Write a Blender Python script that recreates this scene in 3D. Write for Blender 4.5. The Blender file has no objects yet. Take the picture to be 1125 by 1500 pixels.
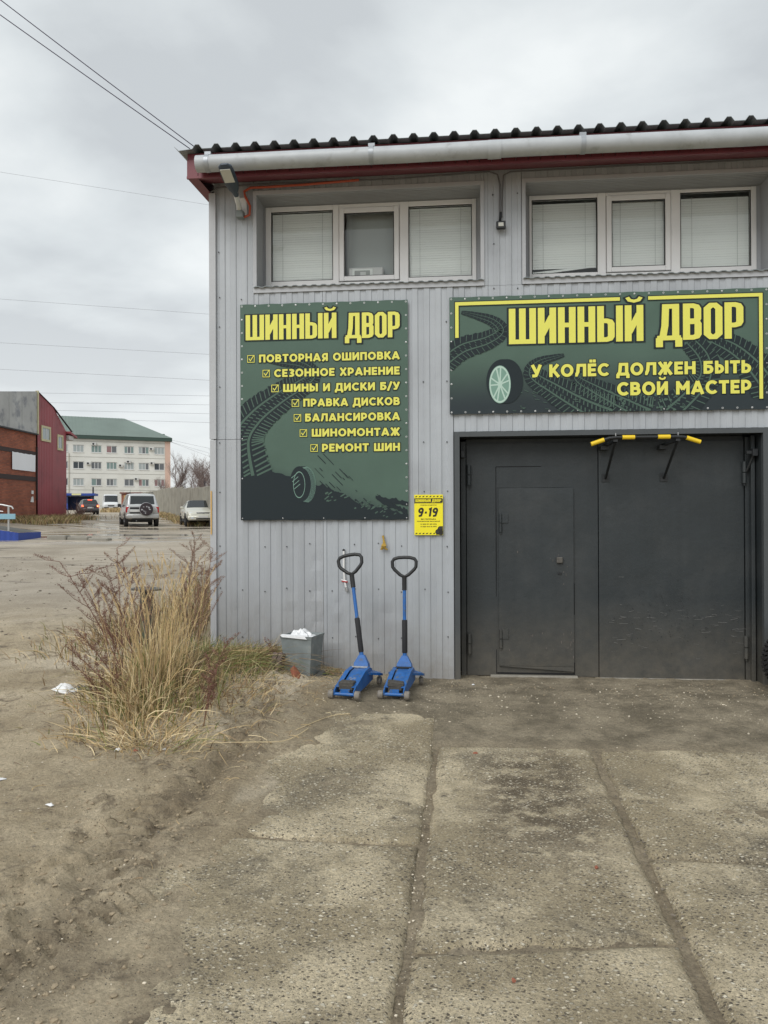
import bpy, math, random
import numpy as np
from mathutils import Vector, Matrix, Euler

SC = bpy.context.scene
COL = SC.collection
RAD = math.radians
random.seed(7)

# ---------------------------------------------------------------- camera, sky, sun, exposure
cam_data = bpy.data.cameras.new('camera')
cam_data.sensor_fit = 'VERTICAL'; cam_data.sensor_height = 24.0
cam_data.lens = 24.0 * 1127.0 / 1500.0
cam_data.clip_start = 0.05; cam_data.clip_end = 3000
cam = bpy.data.objects.new('camera', cam_data); COL.objects.link(cam)
EYE = 1.63
def cam_matrix(yaw, pitch, roll):
    cy, sy = math.cos(yaw), math.sin(yaw)
    f = Vector((-sy, cy, 0)); r = Vector((cy, sy, 0)); u = Vector((0, 0, 1))
    f2 = f * math.cos(pitch) + u * math.sin(pitch); u2 = u * math.cos(pitch) - f * math.sin(pitch)
    r3 = r * math.cos(roll) + u2 * math.sin(roll); u3 = u2 * math.cos(roll) - r * math.sin(roll)
    m = Matrix((r3, u3, -f2)).transposed().to_4x4()
    m.translation = Vector((0, 0, EYE))
    return m
cam.matrix_world = cam_matrix(RAD(5.624), RAD(0.2218), RAD(-0.223))
SC.camera = cam

world = bpy.data.worlds.new('World'); SC.world = world; world.use_nodes = True
def build_sky():
    nt = world.node_tree; N = nt.nodes; L = nt.links
    bg = N['Background']; bg.inputs['Strength'].default_value = 0.1
    sky = N.new('ShaderNodeTexSky'); sky.sky_type = 'NISHITA'; sky.sun_disc = False
    sky.sun_elevation = RAD(44); sky.sun_rotation = RAD(200)
    tc = N.new('ShaderNodeTexCoord')
    sep = N.new('ShaderNodeSeparateXYZ'); L.new(tc.outputs['Generated'], sep.inputs[0])
    def math_(op, a, b=None, v=None):
        n = N.new('ShaderNodeMath'); n.operation = op
        L.new(a, n.inputs[0])
        if b is not None: L.new(b, n.inputs[1])
        if v is not None: n.inputs[1].default_value = v
        return n.outputs[0]
    zc = math_('MAXIMUM', sep.outputs[2], v=0.0)
    zz = math_('ADD', zc, v=0.22)
    cx = math_('DIVIDE', sep.outputs[0], zz); cy = math_('DIVIDE', sep.outputs[1], zz)
    comb = N.new('ShaderNodeCombineXYZ'); L.new(cx, comb.inputs[0]); L.new(cy, comb.inputs[1])
    n1 = N.new('ShaderNodeTexNoise'); n1.inputs['Scale'].default_value = 1.7; n1.inputs['Detail'].default_value = 8
    n1.inputs['Roughness'].default_value = 0.50; n1.inputs['Distortion'].default_value = 0.15
    mp = N.new('ShaderNodeMapping'); mp.inputs['Location'].default_value = (3.1, 0.4, 0.0)
    mp.inputs['Rotation'].default_value = (0, 0, RAD(18)); mp.inputs['Scale'].default_value = (0.9, 1.0, 1)
    L.new(comb.outputs[0], mp.inputs[0]); L.new(mp.outputs[0], n1.inputs['Vector'])
    cr = N.new('ShaderNodeValToRGB'); L.new(n1.outputs['Fac'], cr.inputs[0])
    e = cr.color_ramp.elements
    e[0].position = 0.38; e[0].color = (4.35, 4.6, 4.75, 1)
    e[1].position = 0.64; e[1].color = (6.6, 6.85, 6.85, 1)
    m1 = e.new(0.5); m1.color = (5.35, 5.65, 5.75, 1)
    # slightly brighter, hazier cloud base towards the horizon
    hz = N.new('ShaderNodeMapRange'); hz.inputs[1].default_value = 0.0; hz.inputs[2].default_value = 0.3
    hz.inputs[3].default_value = 0.75; hz.inputs[4].default_value = 0.0; L.new(zc, hz.inputs[0])
    mh = N.new('ShaderNodeMixRGB'); L.new(hz.outputs[0], mh.inputs[0]); L.new(cr.outputs[0], mh.inputs[1])
    mh.inputs[2].default_value = (6.2, 6.35, 6.35, 1)
    mx = N.new('ShaderNodeMixRGB'); mx.inputs[0].default_value = 0.94
    L.new(sky.outputs[0], mx.inputs[1]); L.new(mh.outputs[0], mx.inputs[2])
    L.new(mx.outputs[0], bg.inputs[0])
build_sky()

sun_data = bpy.data.lights.new('sun', 'SUN'); sun_data.energy = 1.5; sun_data.angle = RAD(42)
sun_data.color = (1.0, 0.99, 0.975)
sun = bpy.data.objects.new('sun', sun_data); COL.objects.link(sun)
sun.rotation_euler = Vector((-0.36, -0.64, 0.70)).to_track_quat('Z', 'Y').to_euler()

SC.view_settings.view_transform = 'Standard'; SC.view_settings.look = 'None'
SC.view_settings.exposure = 0.50; SC.view_settings.gamma = 1.0
SC.view_settings.use_curve_mapping = False
SC.cycles.max_bounces = 6; SC.cycles.transparent_max_bounces = 8

# ---------------------------------------------------------------- helpers
def smooth(a, b, v):
    t = np.clip((v - a) / (b - a), 0, 1); return t * t * (3 - 2 * t)
def _hash(ix, iy, s):
    h = np.sin(ix * 127.1 + iy * 311.7 + s * 74.7) * 43758.5453
    return h - np.floor(h)
def vnoise(x, y, s=0):
    x = np.asarray(x, float); y = np.asarray(y, float)
    ix = np.floor(x); iy = np.floor(y); fx = x - ix; fy = y - iy
    fx = fx * fx * (3 - 2 * fx); fy = fy * fy * (3 - 2 * fy)
    a = _hash(ix, iy, s); b = _hash(ix + 1, iy, s); c = _hash(ix, iy + 1, s); d = _hash(ix + 1, iy + 1, s)
    return (a * (1 - fx) + b * fx) * (1 - fy) + (c * (1 - fx) + d * fx) * fy
def fbm(x, y, f, o=4, s=0):
    t = 0; amp = 1; tot = 0
    for k in range(o):
        t = t + amp * (vnoise(np.asarray(x) * f + k * 17.3, np.asarray(y) * f - k * 9.1, s + k) - 0.5); tot += amp
        amp *= 0.5; f *= 2.03
    return t / tot * 2

def tag(o, label=None, cat=None, group=None, kind=None):
    if label: o['label'] = label
    if cat: o['category'] = cat
    if group: o['group'] = group
    if kind: o['kind'] = kind
    return o
def empty(name, loc=(0, 0, 0), rz=0, label=None, cat=None, group=None, kind=None, parent=None):
    o = bpy.data.objects.new(name, None); COL.objects.link(o)
    o.location = loc; o.rotation_euler = (0, 0, rz); o.empty_display_size = 0.2
    if parent: o.parent = parent
    return tag(o, label, cat, group, kind)
def root_of(o):
    while o.parent: o = o.parent
    return o

class MB:
    def __init__(self): self.v = []; self.f = []
    def add(self, vs, fs):
        n = len(self.v); self.v.extend([tuple(p) for p in vs]); self.f.extend([tuple(i + n for i in f) for f in fs]); return self
    def box(self, x0, x1, y0, y1, z0, z1, M=None):
        vs = [Vector(p) for p in ((x0, y0, z0), (x1, y0, z0), (x1, y1, z0), (x0, y1, z0), (x0, y0, z1), (x1, y0, z1), (x1, y1, z1), (x0, y1, z1))]
        if M is not None: vs = [M @ p for p in vs]
        return self.add(vs, [(0, 3, 2, 1), (4, 5, 6, 7), (0, 1, 5, 4), (1, 2, 6, 5), (2, 3, 7, 6), (3, 0, 4, 7)])
    def bbox(self, x0, x1, y0, y1, z0, z1, b=0.01, M=None):
        """box with chamfered edges"""
        vs = []; 
        X = (x0, x1); Y = (y0, y1); Z = (z0, z1); s = (1, -1)
        idx = {}
        for i in (0, 1):
            for j in (0, 1):
                for k in (0, 1):
                    for a in range(3):
                        p = [X[i] + s[i] * b, Y[j] + s[j] * b, Z[k] + s[k] * b]
                        p[a] = (X[i], Y[j], Z[k])[a]
                        idx[(i, j, k, a)] = len(vs); vs.append(Vector(p))
        fs = []
        def q(a, c): fs.append(c)
        for i in (0, 1):
            q(0, [idx[(i, 0, 0, 0)], idx[(i, 1, 0, 0)], idx[(i, 1, 1, 0)], idx[(i, 0, 1, 0)]])
            q(1, [idx[(0, i, 0, 1)], idx[(1, i, 0, 1)], idx[(1, i, 1, 1)], idx[(0, i, 1, 1)]])
            q(2, [idx[(0, 0, i, 2)], idx[(1, 0, i, 2)], idx[(1, 1, i, 2)], idx[(0, 1, i, 2)]])
            for j in (0, 1):
                q(0, [idx[(0, i, j, 1)], idx[(1, i, j, 1)], idx[(1, i, j, 2)], idx[(0, i, j, 2)]])
                q(0, [idx[(i, 0, j, 0)], idx[(i, 1, j, 0)], idx[(i, 1, j, 2)], idx[(i, 0, j, 2)]])
                q(0, [idx[(i, j, 0, 0)], idx[(i, j, 1, 0)], idx[(i, j, 1, 1)], idx[(i, j, 0, 1)]])
                for k in (0, 1): fs.append([idx[(i, j, k, 0)], idx[(i, j, k, 1)], idx[(i, j, k, 2)]])
        c = Vector(((x0 + x1) / 2, (y0 + y1) / 2, (z0 + z1) / 2)); out = []
        for f in fs:
            p = [vs[i] for i in f]; n = (p[1] - p[0]).cross(p[2] - p[0]); m = sum(p, Vector()) / len(p)
            out.append(tuple(f) if n.dot(m - c) > 0 else tuple(reversed(f)))
        if M is not None: vs = [M @ p for p in vs]
        return self.add(vs, out)
    def tube(self, pts, r, n=8, cap=True, closed=False):
        pts = [Vector(p) for p in pts]; m = len(pts)
        rs = r if isinstance(r, (list, tuple)) else [r] * m
        vs = []; up = Vector((0, 0, 1)); prev = None
        for i, p in enumerate(pts):
            if closed: t = pts[(i + 1) % m] - pts[i - 1]
            else: t = pts[min(i + 1, m - 1)] - pts[max(i - 1, 0)]
            t.normalize()
            if prev is None:
                a = t.cross(up)
                if a.length < 0.05: a = t.cross(Vector((0, 1, 0)))
            else: a = prev - t * prev.dot(t)
            a.normalize(); prev = a; b = t.cross(a)
            for k in range(n):
                g = 2 * math.pi * k / n
                vs.append(p + (a * math.cos(g) + b * math.sin(g)) * rs[i])
        fs = []
        for i in range(m if closed else m - 1):
            i2 = (i + 1) % m
            for k in range(n):
                k2 = (k + 1) % n
                fs.append((i * n + k, i * n + k2, i2 * n + k2, i2 * n + k))
        if cap and not closed:
            fs.append(tuple(range(n - 1, -1, -1))); fs.append(tuple((m - 1) * n + k for k in range(n)))
        return self.add(vs, fs)
    def cyl(self, p, axis, r, h, n=16, r2=None):
        p = Vector(p); a = Vector(axis).normalized()
        return self.tube([p - a * h / 2, p + a * h / 2], [r, r if r2 is None else r2], n)
    def lathe(self, c, axis, prof, n=24):
        """prof: list of (dist along axis, radius)"""
        c = Vector(c); a = Vector(axis).normalized()
        u = a.cross(Vector((0, 0, 1)))
        if u.length < 0.1: u = a.cross(Vector((0, 1, 0)))
        u.normalize(); w = a.cross(u); vs = []; fs = []
        for (h, r) in prof:
            for k in range(n):
                g = 2 * math.pi * k / n; vs.append(c + a * h + (u * math.cos(g) + w * math.sin(g)) * r)
        for i in range(len(prof) - 1):
            for k in range(n):
                k2 = (k + 1) % n; fs.append((i * n + k, i * n + k2, (i + 1) * n + k2, (i + 1) * n + k))
        return self.add(vs, fs)
    def prism(self, poly, y0, y1, plane='xz', M=None):
        """extrude a polygon; plane xz: poly=(x,z), extruded along y; xy: along z; yz: along x"""
        def P(a, b, c): return {'xz': (a, c, b), 'xy': (a, b, c), 'yz': (c, a, b)}[plane]
        n = len(poly)
        vs = [Vector(P(a, b, y0)) for a, b in poly] + [Vector(P(a, b, y1)) for a, b in poly]
        if M is not None: vs = [M @ p for p in vs]
        fs = [tuple(range(n)), tuple(range(2 * n - 1, n - 1, -1))]
        for i in range(n): j = (i + 1) % n; fs.append((i, i + n, j + n, j))
        return self.add(vs, fs)
    def flat(self, poly, y):
        """n-gon in the xz plane at depth y, facing -y"""
        return self.add([(a, y, b) for a, b in poly], [tuple(range(len(poly)))])
    def mesh(self, name, smooth_=False, fix=True, off=(0, 0, 0)):
        me = bpy.data.meshes.new(name)
        ox, oy, oz = off
        me.from_pydata([(x - ox, y - oy, z - oz) for x, y, z in self.v], [], self.f)
        me.validate()
        if fix and len(self.f) < 60000:
            import bmesh
            bm = bmesh.new(); bm.from_mesh(me); bmesh.ops.recalc_face_normals(bm, faces=bm.faces); bm.to_mesh(me); bm.free()
        if smooth_:
            me.polygons.foreach_set('use_smooth', [True] * len(me.polygons))
            if smooth_ != 'all': me.set_sharp_from_angle(angle=RAD(38))
        return me
    def build(self, name, m, parent=None, smooth_=False, fix=True, world=False, origin=None):
        off = (0, 0, 0)
        if parent is not None and world: off = tuple(root_of(parent).location)
        if origin is not None: off = origin
        me = self.mesh(name, smooth_, fix, off)
        if m is not None:
            for mm in (m if isinstance(m, (list, tuple)) else [m]): me.materials.append(mm)
        o = bpy.data.objects.new(name, me); COL.objects.link(o)
        if parent is not None: o.parent = parent
        if origin is not None: o.location = origin
        return o

def link_copy(src, parent=None, loc=None, name=None):
    c = src.copy(); COL.objects.link(c); c.parent = parent
    if loc is not None: c.location = loc
    return c
def copy_tree(o, parent=None):
    c = o.copy(); COL.objects.link(c); c.parent = parent
    for ch in list(o.children): copy_tree(ch, c)
    return c

# ---------------------------------------------------------------- materials
def mat(name, col, rough=0.6, metal=0.0, var=0.0, vscale=4.0, col2=None, c2scale=3.0, c2lo=0.5, c2hi=0.7,
        bump=0.0, bscale=60.0, spec=0.5, streak=0.0, rvar=0.0, emis=None, estr=0.0, coat=0.0, grime=None):
    m = bpy.data.materials.new(name); m.use_nodes = True
    nt = m.node_tree; N = nt.nodes; L = nt.links; b = N['Principled BSDF']
    b.inputs['Base Color'].default_value = (*col, 1); b.inputs['Roughness'].default_value = rough
    b.inputs['Metallic'].default_value = metal; b.inputs['Specular IOR Level'].default_value = spec
    if coat: b.inputs['Coat Weight'].default_value = coat
    if emis: b.inputs['Emission Color'].default_value = (*emis, 1); b.inputs['Emission Strength'].default_value = estr
    if var or col2 or bump or rvar or grime or streak:
        tc = N.new('ShaderNodeTexCoord'); geo = N.new('ShaderNodeNewGeometry'); pos = geo.outputs['Position']
        out = None
        def noise(s, d=5, r=0.6):
            n = N.new('ShaderNodeTexNoise'); n.inputs['Scale'].default_value = s; n.inputs['Detail'].default_value = d
            n.inputs['Roughness'].default_value = r; L.new(pos, n.inputs['Vector']); return n.outputs['Fac']
        rgb = N.new('ShaderNodeRGB'); rgb.outputs[0].default_value = (*col, 1); out = rgb.outputs[0]
        if col2:
            r = N.new('ShaderNodeMapRange'); r.interpolation_type = 'SMOOTHSTEP'
            r.inputs[1].default_value = c2lo; r.inputs[2].default_value = c2hi; L.new(noise(c2scale), r.inputs[0])
            mx = N.new('ShaderNodeMixRGB'); L.new(r.outputs[0], mx.inputs[0]); L.new(out, mx.inputs[1])
            mx.inputs[2].default_value = (*col2, 1); out = mx.outputs[0]
        if var:
            r = N.new('ShaderNodeMapRange'); r.inputs[1].default_value = 0.25; r.inputs[2].default_value = 0.75
            r.inputs[3].default_value = 1 - var; r.inputs[4].default_value = 1 + var; L.new(noise(vscale, 7), r.inputs[0])
            mx = N.new('ShaderNodeMixRGB'); mx.blend_type = 'MULTIPLY'; mx.inputs[0].default_value = 1
            L.new(out, mx.inputs[1]); L.new(r.outputs[0], mx.inputs[2]); out = mx.outputs[0]
        if streak:   # rain streaks running down the face
            mp = N.new('ShaderNodeMapping'); mp.inputs['Scale'].default_value = (14, 14, 0.5); L.new(pos, mp.inputs[0])
            n = N.new('ShaderNodeTexNoise'); n.inputs['Scale'].default_value = 1; n.inputs['Detail'].default_value = 5; L.new(mp.outputs[0], n.inputs['Vector'])
            r = N.new('ShaderNodeMapRange'); r.inputs[1].default_value = .3; r.inputs[2].default_value = .7; r.inputs[3].default_value = 1 - streak; r.inputs[4].default_value = 1 + streak * .4; L.new(n.outputs['Fac'], r.inputs[0])
            mx = N.new('ShaderNodeMixRGB'); mx.blend_type = 'MULTIPLY'; mx.inputs[0].default_value = 1; L.new(out, mx.inputs[1]); L.new(r.outputs[0], mx.inputs[2]); out = mx.outputs[0]
        if grime:   # (colour, z0, z1): splashed dirt that thins out above the ground
            gc, z0, z1 = grime
            s = N.new('ShaderNodeSeparateXYZ'); L.new(pos, s.inputs[0])
            r = N.new('ShaderNodeMapRange'); r.inputs[1].default_value = z1; r.inputs[2].default_value = z0
            L.new(s.outputs[2], r.inputs[0])
            mu = N.new('ShaderNodeMath'); mu.operation = 'MULTIPLY'; L.new(r.outputs[0], mu.inputs[0]); L.new(noise(9, 8, 0.7), mu.inputs[1])
            mx = N.new('ShaderNodeMixRGB'); L.new(mu.outputs[0], mx.inputs[0]); L.new(out, mx.inputs[1])
            mx.inputs[2].default_value = (*gc, 1); out = mx.outputs[0]
        L.new(out, b.inputs['Base Color'])
        if rvar:
            r = N.new('ShaderNodeMapRange'); r.inputs[3].default_value = max(0.02, rough - rvar); r.inputs[4].default_value = min(1, rough + rvar)
            L.new(noise(vscale * 1.7), r.inputs[0]); L.new(r.outputs[0], b.inputs['Roughness'])
        if bump:
            bm = N.new('ShaderNodeBump'); bm.inputs['Distance'].default_value = bump; bm.inputs['Strength'].default_value = 1.0
            L.new(noise(bscale, 6, 0.65), bm.inputs['Height']); L.new(bm.outputs[0], b.inputs['Normal'])
    return m

def glass_mat(name, tint=(0.9, 0.95, 0.95), refl=0.12, rough=0.02):
    m = bpy.data.materials.new(name); m.use_nodes = True
    nt = m.node_tree; N = nt.nodes; L = nt.links; N.remove(N['Principled BSDF'])
    o = N['Material Output']; t = N.new('ShaderNodeBsdfTransparent'); t.inputs[0].default_value = (*tint, 1)
    g = N.new('ShaderNodeBsdfGlossy'); g.inputs['Roughness'].default_value = rough
    lw = N.new('ShaderNodeFresnel'); lw.inputs[0].default_value = 1.5
    ad = N.new('ShaderNodeMath'); ad.operation = 'ADD'; ad.inputs[1].default_value = refl; L.new(lw.outputs[0], ad.inputs[0]); ad.use_clamp = True
    mx = N.new('ShaderNodeMixShader'); L.new(ad.outputs[0], mx.inputs[0]); L.new(t.outputs[0], mx.inputs[1]); L.new(g.outputs[0], mx.inputs[2])
    L.new(mx.outputs[0], o.inputs[0])
    return m

M = {}
M['sheet'] = mat('grey_sheet_paint', (0.405, 0.428, 0.452), 0.45, var=0.07, vscale=1.3, col2=(0.335, 0.35, 0.37), c2scale=0.9, c2lo=0.45, c2hi=0.75, bump=0.004, bscale=5, streak=.10, grime=((0.22, 0.18, 0.13), -0.1, 0.8))
M['sheet_dark'] = mat('grey_sheet_paint_older', (0.375, 0.392, 0.412), 0.5, var=0.07, vscale=1.5, bump=0.006, bscale=4, streak=.11, grime=((0.22, 0.18, 0.13), -0.1, 1.0))
M['trim'] = mat('grey_trim_paint', (0.42, 0.43, 0.445), 0.42, var=0.06, vscale=3, bump=0.002, bscale=12)
M['reveal'] = mat('window_reveal_paint', (0.33, 0.34, 0.355), 0.5, var=0.05, vscale=3)
M['maroon'] = mat('maroon_sheet', (0.155, 0.030, 0.040), 0.5, var=0.12, vscale=5)
M['roofsheet'] = mat('roof_sheet_grey', (0.20, 0.225, 0.23), 0.5, var=0.15, vscale=6)
M['gutter'] = mat('white_plastic_gutter', (0.41, 0.43, 0.445), 0.42, var=0.12, vscale=5, col2=(0.31, 0.32, 0.32), c2scale=7, c2lo=0.56, c2hi=0.75)
M['gbracket'] = mat('grey_pipe_clamp', (0.33, 0.35, 0.37), 0.35, metal=0.3)
M['upvc'] = mat('white_window_plastic', (0.72, 0.71, 0.70), 0.35, var=0.04, vscale=6)
M['gasket'] = mat('window_gasket', (0.03, 0.03, 0.03), 0.6)
M['glass'] = glass_mat('window_glass', tint=(.98, 1, .99), refl=0.02)
M['blind'] = mat('blind_slat_paint', (0.94, 0.955, 0.93), 0.5)
M['cord'] = mat('blind_cord', (0.55, 0.57, 0.55), 0.7)
M['room'] = mat('room_plaster', (0.42, 0.43, 0.42), 0.8)
M['gate'] = mat('gate_paint', (0.024, 0.030, 0.033), 0.5, var=0.10, vscale=2.0, col2=(0.036, 0.041, 0.043), c2scale=2.2, c2lo=0.45, c2hi=0.7, bump=0.003, bscale=14, rvar=0.08, streak=.08, grime=((0.15, 0.13, 0.10), -0.05, 0.8))
M['gatetrim'] = mat('gate_trim_paint', (0.065, 0.072, 0.076), 0.42, var=0.12, vscale=4, grime=((0.15, 0.13, 0.10), -0.05, 0.6))
M['blackmetal'] = mat('black_metal', (0.016, 0.018, 0.02), 0.45, var=0.15, vscale=8)
M['gap'] = mat('matt_black', (0.008, 0.008, 0.009), 0.9)
M['rust'] = mat('rusty_steel', (0.085, 0.078, 0.068), 0.6, var=0.3, vscale=30, bump=0.001, bscale=120)
M['screw'] = mat('screw_head', (0.06, 0.06, 0.065), 0.5, metal=0.4)
M['screwlight'] = mat('zinc_screw_head', (0.5, 0.5, 0.5), 0.35, metal=0.7)
M['banner'] = None
M['ink'] = mat('dark_print', (0.016, 0.024, 0.028), 0.6, spec=.25)
M['inkgreen'] = mat('green_print', (0.075, 0.125, 0.098), 0.6, spec=.25)
M['inkgreen2'] = mat('light_green_print', (0.16, 0.25, 0.19), 0.45)
M['yellow'] = mat('yellow_print', (0.73, 0.70, 0.115), 0.45)
M['rim_print'] = mat('pale_green_print', (0.42, 0.56, 0.48), 0.45)
M['rim_print2'] = mat('mid_green_print', (0.17, 0.30, 0.24), 0.45)
M['eyelet'] = mat('eyelet_metal', (0.55, 0.56, 0.55), 0.4, metal=0.5)
M['posteryellow'] = mat('poster_yellow', (0.86, 0.75, 0.02), 0.4, var=0.03)
M['posterblack'] = mat('poster_black', (0.018, 0.016, 0.011), 0.4)
M['postergrey'] = mat('poster_grey', (0.13, 0.13, 0.13), 0.4)
M['jackblue'] = mat('jack_blue_paint', (0.018, 0.115, 0.36), 0.42, var=0.25, vscale=16, col2=(0.10, 0.12, 0.14), c2scale=22, c2lo=0.54, c2hi=0.70, bump=0.0006, bscale=160)
M['foam'] = mat('black_foam', (0.018, 0.018, 0.02), 0.8, bump=0.0008, bscale=300)
M['handleblack'] = mat('black_handle_plastic', (0.014, 0.015, 0.016), 0.45)
M['caster'] = mat('muddy_steel_wheel', (0.20, 0.18, 0.155), 0.7, var=0.3, vscale=40, bump=0.002, bscale=120)
M['saddle'] = mat('dirty_saddle_pad', (0.065, 0.06, 0.052), 0.8, var=0.4, vscale=50, bump=0.003, bscale=90)
M['steel'] = mat('worn_steel', (0.45, 0.45, 0.45), 0.4, metal=0.7, var=0.2, vscale=30)
M['bin'] = mat('grey_bin_plastic', (0.20, 0.225, 0.225), 0.55, var=0.22, vscale=9, col2=(0.30, 0.30, 0.28), c2scale=11, c2lo=0.55, c2hi=0.8, bump=0.001, bscale=50)
M['bag'] = mat('white_plastic_bag', (0.78, 0.79, 0.80), 0.4, bump=0.004, bscale=30)
M['paper'] = mat('white_litter', (0.74, 0.74, 0.73), 0.6, bump=0.002, bscale=40)
M['wood'] = mat('weathered_wood', (0.16, 0.12, 0.10), 0.85, var=0.35, vscale=20, bump=0.004, bscale=60)
M['brickred'] = mat('broken_brick', (0.27, 0.095, 0.055), 0.9, var=0.25, vscale=30, bump=0.004, bscale=70)
M['stone'] = mat('dark_stone', (0.10, 0.10, 0.09), 0.85, var=0.3, vscale=30, bump=0.003, bscale=70)
M['post'] = mat('dark_post_paint', (0.05, 0.06, 0.058), 0.55, var=0.3, vscale=12, bump=0.001, bscale=60)
M['orange'] = mat('orange_conduit', (0.42, 0.075, 0.03), 0.45)
M['cable'] = mat('grey_cable', (0.12, 0.12, 0.125), 0.5)
M['cableblack'] = mat('black_cable', (0.02, 0.02, 0.03), 0.5)
M['wirefar'] = mat('power_line_metal', (0.20, 0.20, 0.215), 0.5)
M['lampbody'] = mat('lamp_housing', (0.035, 0.05, 0.07), 0.4)
M['lens'] = mat('lamp_lens', (0.55, 0.55, 0.50), 0.25)
M['whitemetal'] = mat('white_bracket_paint', (0.68, 0.68, 0.66), 0.45, var=0.08, vscale=20)
M['tire'] = mat('tyre_rubber', (0.018, 0.017, 0.018), 0.75, bump=0.002, bscale=80)
M['yellowgrip'] = mat('yellow_grip', (0.80, 0.55, 0.02), 0.55)
M['gold'] = mat('golden_cloth', (0.42, 0.27, 0.05), 0.8, bump=0.004, bscale=90)
M['woodyellow'] = mat('yellow_wood_strip', (0.62, 0.38, 0.12), 0.7, var=0.1, vscale=10)
# ---------------------------------------------------------------- terrain
LK = ([-40, -6, 0, 3, 5, 7.6, 12, 18, 26, 42, 60, 75, 95, 142, 200, 400],
      [-0.3, -.05, 0.0, 0.02, 0.09, 0.25, 0.42, 0.62, 0.86, 1.05, 1.48, 1.83, 2.15, 2.85, 3.2, 4.0])
RK = ([-40, 8, 14, 30, 42, 60, 75, 95, 142, 200, 400], [0, 0, 0.05, 0.6, 1.05, 1.48, 1.83, 2.15, 2.85, 3.2, 4.0])
def base_z(x, y):
    x = np.asarray(x, float); y = np.asarray(y, float)
    w = 1 - smooth(-3.2, 0.1, x)
    z = np.interp(y, *RK) * (1 - w) + np.interp(y, *LK) * w
    z = z + 0.55 * smooth(-17, -26, x) * 0 + 0.4 * np.clip((-x - 18) / 8, 0, 1) * smooth(22, 38, y) * (1 - smooth(50, 75, y))
    return z
SLAB_X0 = -1.33
def ground_z(x, y):
    x = np.asarray(x, float); y = np.asarray(y, float)
    z = base_z(x, y)
    near = (1 - smooth(9, 16, y)) * (1 - smooth(8, 14, np.abs(x)))
    bx = SLAB_X0 + 0.10 * fbm(x, y, 1.3, 3, 11) + 0.05
    mud = smooth(0.12, -0.25, x - bx)                       # 1 = bare earth left of the slabs
    front = smooth(5.35, 5.65, y + 0.10 * fbm(x, y, 2.2, 3, 5)) * (1 - mud)
    front = np.where(x < -0.2, smooth(5.9, 6.5, y + 0.2 * fbm(x, y, 1.5, 3, 5)) * (1 - mud), front)
    slab = (1 - mud) * (1 - front) * (x < 6) * (x > -3)
    # slab field: the earth lies a little under the slab tops and laps over them in places
    cn = fbm(x, y, 1.6, 5, 21) + 0.35 * fbm(x, y, 11, 4, 22)
    cover = smooth(0.25, 0.95, cn + 0.9 * smooth(0.40, 0.0, x - bx) + 0.55 * smooth(5.0, 5.7, y))
    z = z + near * slab * (-0.022 + 0.030 * cover + 0.004 * fbm(x, y, 32, 3, 23))
    z = z + near * front * (0.010 + 0.012 * fbm(x, y, 3, 4, 31) + 0.007 * fbm(x, y, 16, 4, 32))
    rough = 0.45 + 0.9 * smooth(0.55, 0.1, np.abs(x + 1.62))
    m = 0.035 * fbm(x, y, 0.9, 4, 41) + 0.014 * fbm(x, y, 4.5, 4, 42) + rough * 0.017 * fbm(x, y, 13, 4, 43)
    clod = np.clip(fbm(x, y, 9, 3, 44) - 0.10, 0, 1) * 0.10 * smooth(0.6, 0.1, np.abs(x - bx + 0.35))
    z = z + near * mud * (m + clod + 0.012)
    # wheel ruts running from the jacks towards the camera, left of the slabs
    cxr = -1.52 - 0.04 * (y - 4.5) ** 2 * 0.25 + 0.04 * np.sin(y * 3.1)
    dr = x - cxr
    rut = -0.034 * np.exp(-(dr / 0.085) ** 2) + 0.024 * np.exp(-((np.abs(dr) - 0.17) / 0.06) ** 2) * (0.7 + 0.6 * fbm(x, y, 7, 3, 46))
    z = z + near * rut * smooth(3.0, 3.7, y) * (1 - smooth(5.6, 6.4, y))
    # tread prints at the near left
    for (cx, cy, an, ln, wd) in ((-1.60, 2.72, 0.42, 0.60, 0.13), (-1.66, 3.75, -0.30, 0.55, 0.11)):
        ca, sa = math.cos(an), math.sin(an)
        u = (x - cx) * sa + (y - cy) * ca; v = (x - cx) * ca - (y - cy) * sa
        inside = smooth(ln, ln - 0.12, np.abs(u)) * smooth(wd, wd - 0.03, np.abs(v))
        tr = np.where(np.sin((u + 0.35 * np.abs(v)) * 2 * math.pi / 0.085) > 0.1, 0.016, -0.020)
        z = z * (1 - inside * near * .8) + inside * near * .8 * (base_z(x, y) + .012) + near * inside * tr
    # rolling roughness of the yard and road further away
    far = smooth(7, 14, y) * (1 - smooth(60, 90, y)) + smooth(-3.5, -6, x) * (1 - smooth(7, 14, y))
    z = z + np.clip(far, 0, 1) * (0.03 * fbm(x, y, 0.35, 4, 51) + 0.012 * fbm(x, y, 2.0, 3, 52))
    # earth banked up under the weeds beside the corner
    z = z + 0.10 * np.exp(-(((x + 2.45) / 0.75) ** 2 + ((y - 6.3) / 0.95) ** 2))
    return z
def gz(x, y): return float(ground_z(np.array([x]), np.array([y]))[0])

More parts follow.
